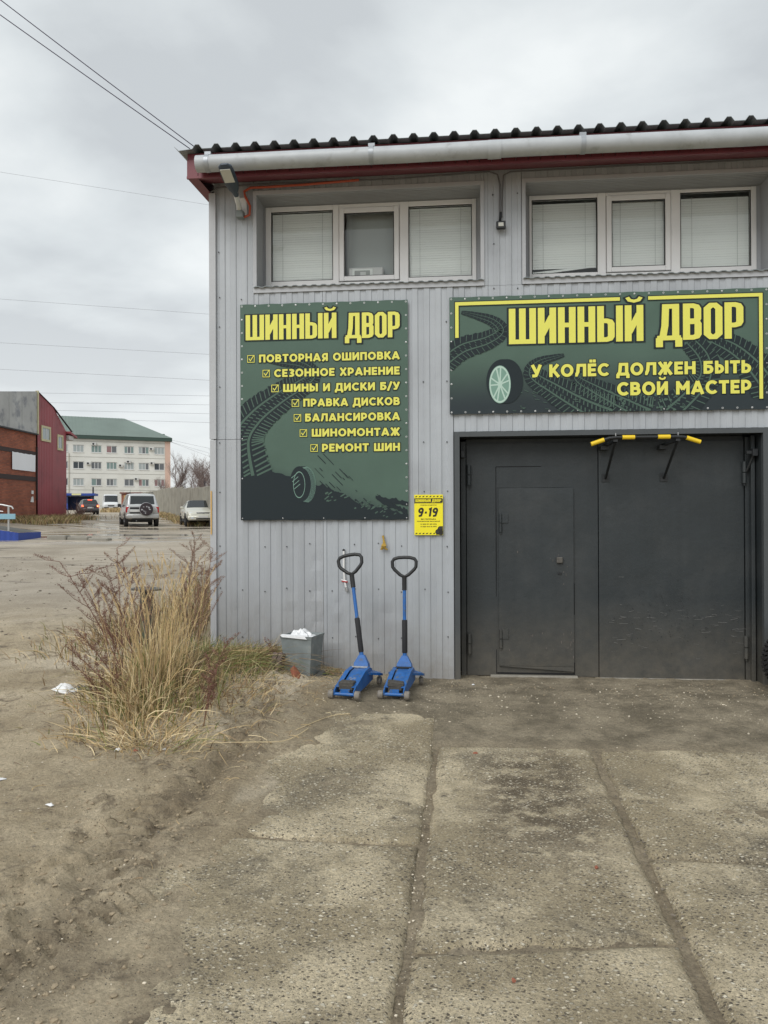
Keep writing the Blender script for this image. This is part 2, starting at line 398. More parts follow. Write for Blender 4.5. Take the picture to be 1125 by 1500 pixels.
def axis(lo, a, b, hi, step, n0, n1, g=3.0):
    c = np.arange(a, b + step / 2, step)
    l = a - (a - lo) * (np.linspace(0, 1, n0 + 1)[1:] ** g); r = b + (hi - b) * (np.linspace(0, 1, n1 + 1)[1:] ** g)
    return np.concatenate([l[::-1], c, r])
def grid_mesh(name, xs, ys, zf):
    X, Y = np.meshgrid(xs, ys); Z = zf(X, Y); nx, ny = len(xs), len(ys)
    co = np.stack([X, Y, Z], -1).reshape(-1, 3)
    i = np.arange(nx - 1)[None, :] + np.arange(ny - 1)[:, None] * nx
    q = np.stack([i, i + 1, i + 1 + nx, i + nx], -1).reshape(-1, 4)
    me = bpy.data.meshes.new(name); me.vertices.add(len(co)); me.vertices.foreach_set('co', co.ravel())
    me.loops.add(q.size); me.loops.foreach_set('vertex_index', q.ravel())
    me.polygons.add(len(q)); me.polygons.foreach_set('loop_start', np.arange(0, q.size, 4))
    me.polygons.foreach_set('use_smooth', np.ones(len(q), bool)); me.update(); me.validate()
    return me

def ground_material():
    m = bpy.data.materials.new('earth_ground'); m.use_nodes = True
    nt = m.node_tree; N = nt.nodes; L = nt.links; b = N['Principled BSDF']
    geo = N.new('ShaderNodeNewGeometry'); pos = geo.outputs['Position']
    sep = N.new('ShaderNodeSeparateXYZ'); L.new(pos, sep.inputs[0])
    def noise(s, d=6, r=0.6, dist=0, sc=None):
        n = N.new('ShaderNodeTexNoise'); n.inputs['Scale'].default_value = s; n.inputs['Detail'].default_value = d
        n.inputs['Roughness'].default_value = r; n.inputs['Distortion'].default_value = dist
        if sc:
            mp = N.new('ShaderNodeMapping'); mp.inputs['Scale'].default_value = sc; L.new(pos, mp.inputs[0]); L.new(mp.outputs[0], n.inputs['Vector'])
        else: L.new(pos, n.inputs['Vector'])
        return n.outputs['Fac']
    def mr(v, a, b_, c=0, d=1, sm=True):
        r = N.new('ShaderNodeMapRange'); r.interpolation_type = 'SMOOTHSTEP' if sm else 'LINEAR'
        for k, q in zip((1, 2, 3, 4), (a, b_, c, d)): r.inputs[k].default_value = q
        L.new(v, r.inputs[0]); return r.outputs[0]
    def mix(f, a, c, mode='MIX'):
        x = N.new('ShaderNodeMixRGB'); x.blend_type = mode
        for k, v in ((0, f), (1, a), (2, c)):
            if isinstance(v, tuple): x.inputs[k].default_value = (*v, 1)
            elif isinstance(v, (int, float)): x.inputs[k].default_value = v
            else: L.new(v, x.inputs[k])
        return x.outputs[0]
    def mul(a, c):
        x = N.new('ShaderNodeMath'); x.operation = 'MULTIPLY'
        for k, v in ((0, a), (1, c)):
            if isinstance(v, (int, float)): x.inputs[k].default_value = v
            else: L.new(v, x.inputs[k])
        return x.outputs[0]
    c = mix(mr(noise(1.1, 7), 0.38, 0.62), (0.37, 0.295, 0.188), (0.55, 0.455, 0.31))
    c = mix(mr(noise(0.45, 5, 0.6, 0.6), 0.50, 0.68), c, (0.62, 0.535, 0.40))
    c = mix(mul(mr(noise(5.5, 7, 0.7, 0.4), 0.50, 0.66), mr(noise(1.7, 5), 0.35, 0.6, 0.3, 1.0)), c, (0.20, 0.155, 0.10))
    # wet mud pressed out along the wheel ruts
    cv = N.new('ShaderNodeMath'); cv.operation = 'ADD'; cv.inputs[1].default_value = 1.50; L.new(sep.outputs[0], cv.inputs[0])
    ab = N.new('ShaderNodeMath'); ab.operation = 'ABSOLUTE'; L.new(cv.outputs[0], ab.inputs[0])
    rutm = mul(mul(mr(ab.outputs[0], 0.34, 0.04), mr(noise(3.2, 8, 0.75, 0.6), 0.36, 0.56)), mul(mr(sep.outputs[1], 6.6, 5.8), mr(sep.outputs[1], 1.8, 2.6)))
    c = mix(mul(rutm, 0.55), c, (0.17, 0.13, 0.082))
    # packed grit in front of the gate: greyer and darker
    gx = mr(sep.outputs[0], -1.5, -0.6); gy = mr(sep.outputs[1], 5.0, 5.7)
    grit = mix(mr(noise(2.3, 8, 0.7), 0.35, 0.65), (0.18, 0.15, 0.10), (0.38, 0.32, 0.225))
    c = mix(mul(gx, gy), c, grit)
    # joints between slabs hold dark fines
    gy2 = mr(sep.outputs[1], 5.7, 5.2)
    c = mix(mul(mr(sep.outputs[0], -1.25, -0.9), mul(gy2, 0.55)), c, mix(mr(noise(6, 7, 0.7), 0.35, 0.65), (0.13, 0.104, 0.07), (0.27, 0.22, 0.152)))
    # the yard and road beyond
    fy = mr(sep.outputs[1], 7.5, 12)
    road = mix(mr(noise(0.35, 7, 0.65, 0.5), 0.35, 0.65), (0.32, 0.275, 0.21), (0.47, 0.41, 0.325))
    road = mix(mr(noise(0.25, 6, 0.7, 1.2, (1, 2.6, 1)), 0.56, 0.68), road, (0.16, 0.14, 0.11))
    c = mix(fy, c, road)
    # fine grit everywhere
    vo = N.new('ShaderNodeTexVoronoi'); vo.inputs['Scale'].default_value = 85; L.new(pos, vo.inputs['Vector'])
    sp = mr(vo.outputs['Distance'], 0.16, 0.30, 1, 0)
    vr = N.new('ShaderNodeSeparateColor'); L.new(vo.outputs['Color'], vr.inputs[0])
    pick = mr(vr.outputs[0], 0.86, 0.90)
    c = mix(mul(mul(sp, pick), mr(sep.outputs[1], 12, 8)), c, (0.40, 0.36, 0.29))
    pick2 = mr(vr.outputs[1], 0.80, 0.85)
    c = mix(mul(mul(sp, pick2), mr(sep.outputs[1], 12, 8)), c, (0.075, 0.062, 0.048))
    c = mix(1.0, c, mr(noise(48, 8, 0.8), 0.3, 0.7, 0.60, 1.35, False), 'MULTIPLY')
    # puddles and wet streaks in the road
    wn = noise(0.30, 5, 0.6, 0.9, (0.55, 2.2, 1))
    wx = mul(mr(sep.outputs[1], 21, 25), mr(sep.outputs[1], 72, 55))
    wx2 = mul(wx, mul(mr(sep.outputs[0], -30, -22), mr(sep.outputs[0], -7, -10)))
    wet = mul(mr(wn, 0.515, 0.545), wx2)
    damp = mul(mr(wn, 0.50, 0.56), wx2)
    c = mix(damp, c, mix(1.0, c, (0.72, 0.72, 0.74), 'MULTIPLY'))
    L.new(c, b.inputs['Base Color'])
    x = N.new('ShaderNodeMath'); x.operation = 'SUBTRACT'; L.new(mr(noise(3, 4), 0.3, 0.7, 0.78, 0.95), x.inputs[0]); L.new(mul(wet, 0.80), x.inputs[1])
    L.new(x.outputs[0], b.inputs['Roughness'])
    h = N.new('ShaderNodeMath'); h.operation = 'ADD'; L.new(noise(42, 8, 0.75), h.inputs[0]); L.new(mul(mul(sp, 0.35), pick), h.inputs[1])
    hh = N.new('ShaderNodeMath'); hh.operation = 'ADD'; L.new(h.outputs[0], hh.inputs[0]); L.new(mul(noise(9, 8, 0.7), 1.6), hh.inputs[1])
    bp = N.new('ShaderNodeBump'); bp.inputs['Distance'].default_value = 0.026
    iv = N.new('ShaderNodeMath'); iv.operation = 'SUBTRACT'; iv.inputs[0].default_value = 1.0; L.new(wet, iv.inputs[1])
    L.new(iv.outputs[0], bp.inputs['Strength']); L.new(hh.outputs[0], bp.inputs['Height']); L.new(bp.outputs[0], b.inputs['Normal'])
    return m
M['earth'] = ground_material()

def slab_material():
    m = bpy.data.materials.new('exposed_aggregate_concrete'); m.use_nodes = True
    nt = m.node_tree; N = nt.nodes; L = nt.links; b = N['Principled BSDF']
    geo = N.new('ShaderNodeNewGeometry'); pos = geo.outputs['Position']
    def noise(s, d=6, r=0.6, dist=0):
        n = N.new('ShaderNodeTexNoise'); n.inputs['Scale'].default_value = s; n.inputs['Detail'].default_value = d
        n.inputs['Roughness'].default_value = r; n.inputs['Distortion'].default_value = dist; L.new(pos, n.inputs['Vector']); return n.outputs['Fac']
    def mr(v, a, b_, c=0, d=1, sm=True):
        r = N.new('ShaderNodeMapRange'); r.interpolation_type = 'SMOOTHSTEP' if sm else 'LINEAR'
        for k, q in zip((1, 2, 3, 4), (a, b_, c, d)): r.inputs[k].default_value = q
        L.new(v, r.inputs[0]); return r.outputs[0]
    def mix(f, a, c, mode='MIX'):
        x = N.new('ShaderNodeMixRGB'); x.blend_type = mode
        for k, v in ((0, f), (1, a), (2, c)):
            if isinstance(v, tuple): x.inputs[k].default_value = (*v, 1)
            elif isinstance(v, (int, float)): x.inputs[k].default_value = v
            else: L.new(v, x.inputs[k])
        return x.outputs[0]
    def mul(a, c, op='MULTIPLY'):
        x = N.new('ShaderNodeMath'); x.operation = op
        for k, v in ((0, a), (1, c)):
            if isinstance(v, (int, float)): x.inputs[k].default_value = v
            else: L.new(v, x.inputs[k])
        return x.outputs[0]
    base = mix(mr(noise(1.5, 6, 0.6, 0.3), 0.40, 0.62), (0.38, 0.312, 0.20), (0.66, 0.56, 0.385))
    base = mix(mr(noise(0.9, 9, 0.75, 0.5), 0.50, 0.66), base, (0.19, 0.16, 0.11))       # dark worn, oily patches
    base = mix(mr(noise(7, 7, 0.75, 0.5), 0.56, 0.70), base, (0.13, 0.11, 0.078))
    sp3 = N.new('ShaderNodeSeparateXYZ'); L.new(pos, sp3.inputs[0]); w1_ = noise(5, 6, 0.7)
    dmp = mul(mul(mr(sp3.outputs[0], -0.05, 0.30), mr(sp3.outputs[0], 0.98, 0.55)), mul(mr(sp3.outputs[1], 3.0, 4.3), mr(sp3.outputs[1], 5.6, 5.0)))
    base = mix(mul(dmp, mr(w1_, 0.35, 0.56, 0.0, 0.95)), base, (0.125, 0.095, 0.058))
    base = mix(1.0, base, mr(noise(70, 8, 0.8), 0.3, 0.7, 0.50, 1.45, False), 'MULTIPLY')  # random tone of the fines; its darks paint in shading between stones
    expo = mr(noise(1.3, 7, 0.7, 0.4), 0.34, 0.52, 0.35, 1.0)
    col = base; hgt = None
    for sc, lo, hi, th, cc in ((44, 0.24, 0.36, 0.52, (0.74, 0.66, 0.50)), (95, 0.22, 0.38, 0.42, (0.64, 0.56, 0.42)), (52, 0.24, 0.40, 0.62, (0.13, 0.11, 0.08)), (120, 0.22, 0.38, 0.55, (0.16, 0.135, 0.095)), (30, 0.20, 0.29, 0.74, (0.80, 0.73, 0.58))):
        vo = N.new('ShaderNodeTexVoronoi'); vo.inputs['Scale'].default_value = sc
        mp = N.new('ShaderNodeMapping'); mp.inputs['Rotation'].default_value = (0, 0, sc * 0.37); mp.inputs['Scale'].default_value = (1.0, 1.35, 1)
        ad = N.new('ShaderNodeMixRGB'); ad.blend_type = 'ADD'; ad.inputs[0].default_value = 0.012
        nz = N.new('ShaderNodeTexNoise'); nz.inputs['Scale'].default_value = sc * 1.1; L.new(pos, nz.inputs['Vector'])
        L.new(pos, ad.inputs[1]); L.new(nz.outputs['Color'], ad.inputs[2])
        L.new(ad.outputs[0], mp.inputs[0]); L.new(mp.outputs[0], vo.inputs['Vector'])
        s = N.new('ShaderNodeSeparateColor'); L.new(vo.outputs['Color'], s.inputs[0])
        k = mul(mul(mr(vo.outputs['Distance'], lo, hi, 1, 0), mr(s.outputs[0], th, th + 0.03)), expo)
        tint = mix(1.0, cc, mr(s.outputs[1], 0, 1, 0.65, 1.25, False), 'MULTIPLY')
        col = mix(k, col, tint)
        hgt = k if hgt is None else mul(hgt, k, 'MAXIMUM')
    L.new(col, b.inputs['Base Color'])
    L.new(mr(noise(1.5, 6, 0.6, 0.3), 0.35, 0.65, 0.72, 0.92), b.inputs['Roughness'])
    h = mul(mul(hgt, 0.5), mul(noise(55, 7, 0.75), 1.0), 'ADD'); h = mul(h, mul(noise(12, 6, 0.7), 1.2), 'ADD')
    bp = N.new('ShaderNodeBump'); bp.inputs['Distance'].default_value = 0.018; bp.inputs['Strength'].default_value = 1
    L.new(h, bp.inputs['Height']); L.new(bp.outputs[0], b.inputs['Normal'])
    return m
M['slab'] = slab_material()

xs = axis(-400, -4.2, 3.6, 400, 0.022, 90, 50); ys = axis(-60, 1.6, 8.2, 500, 0.022, 24, 120)
me = grid_mesh('ground', xs, ys, ground_z); me.materials.append(M['earth'])
ground = bpy.data.objects.new('ground', me); COL.objects.link(ground); tag(ground, kind='structure')

pavement = empty('pavement', (0, 3, 0), kind='structure')
def slab(c00, c10, c11, c01, seed, dz=0.0):
    """irregular slab between four plan corners"""
    st = 0.028
    nx = max(8, int(((c10[0] - c00[0]) ** 2 + (c10[1] - c00[1]) ** 2) ** .5 / st)); ny = max(8, int((c01[1] - c00[1]) / st))
    u = np.linspace(0, 1, nx + 1); v = np.linspace(0, 1, ny + 1); U, V = np.meshgrid(u, v)
    X = (1 - U) * (1 - V) * c00[0] + U * (1 - V) * c10[0] + U * V * c11[0] + (1 - U) * V * c01[0]
    Y = (1 - U) * (1 - V) * c00[1] + U * (1 - V) * c10[1] + U * V * c11[1] + (1 - U) * V * c01[1]
    W = c10[0] - c00[0]; H = c01[1] - c00[1]
    d = np.minimum(np.minimum(U, 1 - U) * W, np.minimum(V, 1 - V) * H)
    e = np.exp(-d / 0.05)
    X = X + e * 0.014 * fbm(X, Y, 6, 5, seed); Y = Y + e * 0.020 * fbm(X, Y, 5, 4, seed + 3)
    Z = base_z(X, Y) + dz + 0.004 * fbm(X, Y, 3, 4, seed + 5) + 0.003 * fbm(X, Y, 22, 3, seed + 6) \
        - 0.020 * np.exp(-(d / 0.012) ** 1) * (0.6 + 0.8 * vnoise(X * 12, Y * 12, seed)) - 0.010 * np.clip(fbm(X, Y, 6, 3, seed + 9) - 0.25, 0, 1)
    co = np.stack([X - 0, Y - 3, Z], -1).reshape(-1, 3); n1 = nx + 1
    i = np.arange(nx)[None, :] + np.arange(ny)[:, None] * n1
    q = [tuple(r) for r in np.stack([i, i + 1, i + 1 + n1, i + n1], -1).reshape(-1, 4)]
    rim = [k for k in range(n1)] + [k * n1 + nx for k in range(1, ny + 1)] + [ny * n1 + k for k in range(nx - 1, -1, -1)] + [k * n1 for k in range(ny - 1, 0, -1)]
    N0 = len(co); low = co[rim].copy(); low[:, 2] -= 0.12
    for k in range(len(rim)):
        k2 = (k + 1) % len(rim); q.append((rim[k2], rim[k], N0 + k, N0 + k2))
    me = bpy.data.meshes.new('concrete_slab'); me.from_pydata(np.concatenate([co, low]).tolist(), [], q)
    me.polygons.foreach_set('use_smooth', [True] * len(me.polygons)); me.materials.append(M['slab']); me.validate()
    o = bpy.data.objects.new('concrete_slab', me); COL.objects.link(o); o.parent = pavement
    return o
slab((-1.40, 3.83), (-0.205, 3.83), (-0.185, 6.6), (-1.30, 6.4), 1, 0.0)
slab((-1.42, 0.2), (-0.262, 0.2), (-0.205, 3.80), (-1.40, 3.80), 2, 0.002)
slab((-0.175, 2.90), (0.82, 3.06), (0.89, 5.48), (-0.15, 5.44), 3, 0.003)
slab((-0.235, 0.2), (0.74, 0.2), (0.815, 3.03), (-0.18, 2.87), 4, 0.0)
slab((0.893, 3.80), (2.6, 3.72), (2.6, 5.5), (0.942, 5.52), 5, 0.001)
slab((0.79, 0.2), (2.5, 0.2), (2.6, 3.69), (0.890, 3.77), 6, 0.003)
slab((2.63, 3.72), (4.3, 3.70), (4.3, 5.5), (2.63, 5.5), 7, 0.0)
slab((2.54, 0.2), (4.3, 0.2), (4.3, 3.67), (2.63, 3.69), 8, 0.0)
# ---------------------------------------------------------------- the workshop building
D = 7.6
bld = empty('workshop_building', (-2.5, D, 0), label='grey corrugated metal workshop with dark double gate and maroon eaves', cat='building')
XR = 6.2
def sheet(x0, x1, z0, z1, y=D, m='sheet', seed=0, dents=()):
    P = 0.115; dep = 0.0075; xs_ = [x0]; k = math.floor(x0 / P)
    prof = [(0.0, 0), (0.0525, 0), (0.0595, 1), (0.1085, 1)]
    pts = []
    while k * P < x1 + P:
        for a, h in prof: pts.append((k * P + a, h))
        k += 1
    def hh(x):
        for (a, h), (b_, g) in zip(pts, pts[1:]):
            if a <= x <= b_: return h + (g - h) * (x - a) / (b_ - a)
        return 0
    P2 = [(x0, hh(x0))] + [p for p in pts if x0 + 1e-4 < p[0] < x1 - 1e-4] + [(x1, hh(x1))]
    nz = max(2, int((z1 - z0) / 0.10)); zs = [z0 + (z1 - z0) * i / nz for i in range(nz + 1)]
    mb = MB(); vs = []
    rnd = random.Random(seed)
    for z in zs:
        for x, h in P2:
            yy = y + h * dep + 0.0022 * float(fbm(np.array([x * 1.0]), np.array([z * 1.0]), 1.7, 3, 60 + seed)[0])
            if z < 1.0: yy += 0.005 * float(fbm(np.array([x * 1.0]), np.array([z * 1.0]), 7, 2, 70 + seed)[0]) * (1 - max(z, 0))
            for (dx, dz_, r, a) in dents:
                q = ((x - dx) ** 2 + (z - dz_) ** 2) / (r * r)
                if q < 4: yy += a * math.exp(-q * 2)
            vs.append((x, yy, z))
    n = len(P2); fs = []
    for i in range(nz):
        for j in range(n - 1): fs.append((i * n + j, i * n + j + 1, (i + 1) * n + j + 1, (i + 1) * n + j))
    mb.add(vs, fs); rim = list(range(n)); 
    return mb.build('wall_panel', M[m], bld, world=True, fix=False)
dn = lambda n, x0, x1, z0, z1, s: [(random.Random(s * 99 + i).uniform(x0, x1), random.Random(s * 77 + i).uniform(z0, z1), random.Random(s * 55 + i).uniform(.04, .1), random.Random(s + i).choice((-1, 1)) * .006) for i in range(n)]
sheet(-2.475, -1.362, -0.15, 2.40, m='sheet_dark', seed=1, dents=dn(9, -2.4, -1.4, .4, .9, 1) + [(-1.42, .9, .1, .012), (-1.4, .55, .1, .012), (-1.42, 1.2, .08, .01)])
sheet(-1.358, -0.058, -0.15, 3.874, y=D - 0.002, seed=2, dents=dn(10, -1.3, -.1, .15, 1.1, 2))
sheet(-2.475, -2.062, 2.404, 5.02, seed=3)
sheet(-2.058, -1.362, 2.404, 3.874, seed=4)
sheet(-2.058, 0.247, 4.905, 5.02, seed=5)
sheet(0.251, 0.611, 3.876, 5.02, y=D - 0.001, seed=6)
sheet(0.615, 3.0, 4.905, 5.02, seed=7)
sheet(-0.054, 3.0, 2.447, 3.874, y=D + 0.001, seed=8)
sheet(3.004, XR, -0.15, 5.02, y=D - 0.001, seed=9)
# screws
mb = MB(); rnd = random.Random(3)
for z in (0.42, 0.88, 1.33, 1.88, 2.36, 2.95, 3.55, 3.83, 4.3, 4.75):
    for x in np.arange(-2.42, 3.0, 0.23):
        x = float(x)
        if z < 2.45 and x > -0.1: continue
        if 3.8 < z and not (x < -2.1 or 0.27 < x < 0.6): continue
        if rnd.random() < 0.12: continue
        mb.cyl((x + rnd.uniform(-.006, .006), D - 0.003, z + rnd.uniform(-.02, .02)), (0, 1, 0), 0.0065, 0.010, 6)
mb.build('screws', M['screw'], bld, world=True)['kind'] = 'stuff'
# corner trim and the left and back walls
mb = MB(); mb.box(-2.516, -2.455, D - 0.016, D + 0.05, -0.15, 2.395); mb.build('corner_trim', M['trim'], bld, world=True)
mb = MB(); mb.box(-2.520, -2.452, D - 0.019, D + 0.05, 2.405, 4.90); mb.build('corner_trim', M['trim'], bld, world=True)
mb = MB(); mb.box(-2.524, -2.510, D + 0.052, D + 0.075, 1.44, 1.90); mb.build('wood_strip', M['woodyellow'], bld, world=True)
mb = MB(); mb.box(-2.509, -2.497, D - 0.026, D - 0.021, 1.44, 1.88); mb.build('wood_strip', M['woodyellow'], bld, world=True)
mb = MB(); pts = []
n = int(9.0 / 0.0575)
for i in range(n + 1): pts.append((-2.50 - (0.008 if i % 2 else 0), D + 0.05 + 9.0 * i / n))
mb.add([(a, b, -0.2) for a, b in pts] + [(a, b, 5.0) for a, b in pts], [(i, i + 1, i + 2 + n, i + 1 + n) for i in range(n)])
mb.build('side_wall', M['sheet'], bld, world=True, fix=False)
mb = MB(); mb.box(-2.49, XR, D + 9.05, D + 9.1, -0.2, 5.6); mb.box(XR - 0.05, XR, D + 0.03, D + 9.04, -0.2, 5.0); mb.build('back_wall', M['sheet'], bld, world=True)
mb = MB(); mb.box(-2.44, XR - 0.06, D + 1.25, D + 1.30, 3.0, 5.0); mb.box(-2.44, XR - 0.06, D + 0.32, D + 1.24, 3.70, 3.74)
mb.box(-2.44, XR - 0.06, D + 0.32, D + 1.24, 4.98, 5.01); mb.build('room_lining', M['room'], bld, world=True)
mb = MB(); mb.box(-0.3, 3.3, D + 0.42, D + 0.45, -0.1, 2.7); mb.build('inner_wall', M['gap'], bld, world=True)

# roof sheet: trapezoid ribs, rising slowly towards the back
RP = 0.1875; RY = 7.10; RZ = 5.125
def roof():
    mb = MB(); x = -2.665; k = 0; P = []
    c0 = -2.475
    while c0 < XR + 0.2:
        P += [(c0 - 0.047, 0), (c0 - 0.018, 0.040), (c0 + 0.018, 0.040), (c0 + 0.047, 0)]; c0 += RP
    P = [(-2.70, 0.030), (-2.655, -0.012)] + P
    n = len(P); Y = [RY, D + 9.3]; T = 0.004
    rise = 0.07
    vs = []
    for y in Y:
        for a, h in P: vs.append((a, y, RZ + h + (y - RY) * rise))
    for y in Y:
        for a, h in P: vs.append((a, y, RZ + h - T + (y - RY) * rise))
    fs = []
    for j in range(n - 1):
        fs.append((j, j + 1, n + j + 1, n + j)); fs.append((2 * n + j, 3 * n + j, 3 * n + j + 1, 2 * n + j + 1))
        fs.append((j, 2 * n + j, 2 * n + j + 1, j + 1))
    mb.add(vs, fs)
    return mb.build('roof', M['roofsheet'], bld, world=True, fix=False)
rf = roof()
# maroon eave box: fascia, side fascia, soffit
mb = MB(); mb.box(-2.60, XR, 7.19, 7.205, 5.055, 5.118); mb.build('fascia', M['maroon'], bld, world=True)
mb = MB(); 
for i in range(80):
    x0 = -2.602 + i * 0.112
    if x0 > XR: break
    mb.box(x0, x0 + 0.106, 7.182, 7.196, 4.90, 5.055)
mb.build('fascia_board', M['maroon'], bld, world=True)
mb = MB(); mb.box(-2.604, XR, 7.176, 7.20, 4.876, 4.898); mb.build('fascia_edge', M['maroon'], bld, world=True)
mb = MB(); mb.add([(-2.60, 7.20, 4.885), (XR, 7.20, 4.885), (XR, D - 0.01, 5.0), (-2.50, D - 0.01, 5.0), (-2.60, 7.20, 4.895), (XR, 7.20, 4.895), (XR, D - 0.01, 5.01), (-2.50, D - 0.01, 5.01)],
              [(0, 1, 2, 3), (4, 7, 6, 5), (0, 3, 7, 4), (1, 5, 6, 2)]); mb.build('soffit', M['maroon'], bld, world=True)
mb = MB(); mb.add([(-2.602, 7.21, 4.886), (-2.602, D + 9.2, 5.30), (-2.602, D + 9.2, 5.70), (-2.602, 7.21, 5.11)], [(0, 1, 2, 3)])
mb.add([(-2.602, 7.21, 4.884), (-2.50, 7.21, 4.884), (-2.50, D + 9.2, 5.30), (-2.602, D + 9.2, 5.30)], [(0, 1, 2, 3)])
mb.build('side_fascia', M['maroon'], bld, world=True)
# gutter pipe with clamps
GC = (7.085, 4.968); GR = 0.077
mb = MB(); xs_ = [-2.475, -2.47] + [i * 0.5 - 2.0 for i in range(17)]
mb.tube([(-2.47, GC[0], GC[1])] + [(x, GC[0], GC[1] + 0.004 * math.sin(x * 2)) for x in (-1.5, -.5, .5, 1.5, 2.5, 3.5, 5, XR)], GR, 28)
gut = mb.build('gutter', M['gutter'], bld, smooth_=True, world=True)
mb = MB(); mb.lathe((0.27, GC[0], GC[1] - 0.002), (1, 0, 0), [(0, GR), (0, GR + .005), (0.12, GR + .005), (0.12, GR)], 28)
mb.build('coupling', M['gutter'], gut, smooth_=True, world=True)
for x in (-2.36, -0.80, 1.12, 3.0):
    mb = MB(); mb.lathe((x, GC[0], GC[1]), (1, 0, 0), [(-.021, GR), (-.021, GR + .004), (.021, GR + .004), (.021, GR)], 28)
    mb.box(x - .03, x + .03, GC[0] - 0.02, 7.19, GC[1] + GR + .002, GC[1] + GR + .03)
    mb.build('clamp', M['gbracket'], gut, smooth_=True, world=True)

# windows
FD = 7.88
def window(x0, x1, z0, z1, panes, trim, blinds, nm='window'):
    """trim=(x0,x1,z0,z1) outer edge of the folded trim; panes: (kind, x0, x1, z0, z1)"""
    tx0, tx1, tz0, tz1 = trim; w = 0.036
    ox0, ox1, oz0, oz1 = tx0 + w, tx1 - w, tz0 + 0.055, tz1 - 0.04
    mb = MB()
    mb.box(tx0, ox0, D - 0.014, D - 0.004, tz0, tz1); mb.box(ox1, tx1, D - 0.014, D - 0.004, tz0, tz1)
    mb.box(ox0, ox1, D - 0.013, D - 0.004, oz1, tz1); mb.box(ox0, ox1, D - 0.013, D - 0.004, tz0, oz0)
    mb.build('window_trim', M['trim'], bld, world=True)
    mb = MB(); e = 0.004
    mb.box(ox0 - 0.02, ox0, D - 0.003, FD + .04, oz0, oz1 + .02); mb.box(ox1, ox1 + 0.02, D - 0.003, FD + .04, oz0, oz1 + .02)
    # the lining overhead is ribbed sheet too
    n = int((ox1 - ox0) / 0.0575)
    mb.box(ox0, ox1, D - 0.003, FD + .04, oz1, oz1 + .02); mb.box(ox0, ox1, D - 0.003, FD + .04, oz0 - .02, oz0)
    for i in range(8):
        y = D + 0.02 + i * 0.034; mb.box(ox0 + .001, ox1 - .001, y, y + .017, oz1 - .005, oz1 - .0005)
    mb.build('window_reveal', M['reveal'], bld, world=True)
    # corrugated sill flashing
    P = []; x = tx0 + 0.01
    while x < tx1 - 0.01:
        P += [(x, 0), (x + .018, .009), (x + .05, .009), (x + .068, 0)]; x += 0.097
    P = [p for p in P if p[0] < tx1 - .005]
    mb = MB(); n = len(P); vs = []
    for (y, z) in ((D - 0.035, oz0 - 0.002), (FD - 0.01, oz0 + 0.062)):
        vs += [(a, y, z + h) for a, h in P]
    for (y, z) in ((D - 0.035, oz0 - 0.010), (FD - 0.01, oz0 + 0.054)):
        vs += [(a, y, z + h) for a, h in P]
    fs = []
    for j in range(n - 1): fs += [(j, j + 1, n + j + 1, n + j), (2 * n + j, 3 * n + j, 3 * n + j + 1, 2 * n + j + 1), (j, 2 * n + j, 2 * n + j + 1, j + 1)]
    mb.add(vs, fs); mb.build('sill', M['roofsheet'], bld, world=True, fix=False)
    # frame
    z0 = oz0 + 0.05
    mb = MB(); y0, y1 = FD, FD + .06; gaps = [(p[1], p[2], p[3], p[4]) for p in panes]
    xs_ = [x0] + [v for g in gaps for v in g[:2]] + [x1]
    for a, b in zip(xs_[0::2], xs_[1::2]): mb.bbox(a, b, y0, y1, z0, z1, .004)
    for g in gaps: mb.bbox(g[0], g[1], y0 + .001, y1 - .001, g[3], z1 - .0005, .004); mb.bbox(g[0], g[1], y0 + .001, y1 - .001, z0 + .0005, g[2], .004)
    fr = mb.build('window', M['upvc'], bld, world=True)
    mb = MB(); mb.box(ox0 - .01, x0 - .001, FD + .012, FD + .05, oz0, oz1); mb.box(x1 + .001, ox1 + .01, FD + .012, FD + .05, oz0, oz1); mb.box(x0, x1, FD + .012, FD + .05, z1 + .001, oz1 + .005)
    mb.build('jamb_filler', M['reveal'], bld, world=True)
    for (kind, a, b, c, d) in panes:
        if kind == 'sash':
            s = .055; mb = MB(); yy = y0 - .014
            mb.bbox(a + .004, a + s, yy, yy + .05, c + .004, d - .004, .005); mb.bbox(b - s, b - .004, yy, yy + .05, c + .004, d - .004, .005)
            mb.bbox(a + s, b - s, yy + .001, yy + .049, d - s, d - .005, .005); mb.bbox(a + s, b - s, yy + .001, yy + .049, c + .005, c + s, .005)
            mb.build('sash', M['upvc'], fr, world=True)
            a += s; b -= s; c += s; d -= s; gy = yy + .02
        else: gy = y0 + .015
        mb = MB(); 
        for (p, q, r, t) in ((a, a + .008, c, d), (b - .008, b, c, d), (a + .008, b - .008, c, c + .008), (a + .008, b - .008, d - .008, d)): mb.box(p, q, gy - .006, gy + .001, r, t)
        mb.build('gasket', M['gasket'], fr, world=True)
        mb = MB(); mb.add([(a, gy, c), (b, gy, c), (b, gy, d), (a, gy, d)], [(0, 1, 2, 3)]); mb.build('pane', M['glass'], fr, world=True, fix=False)
    return fr
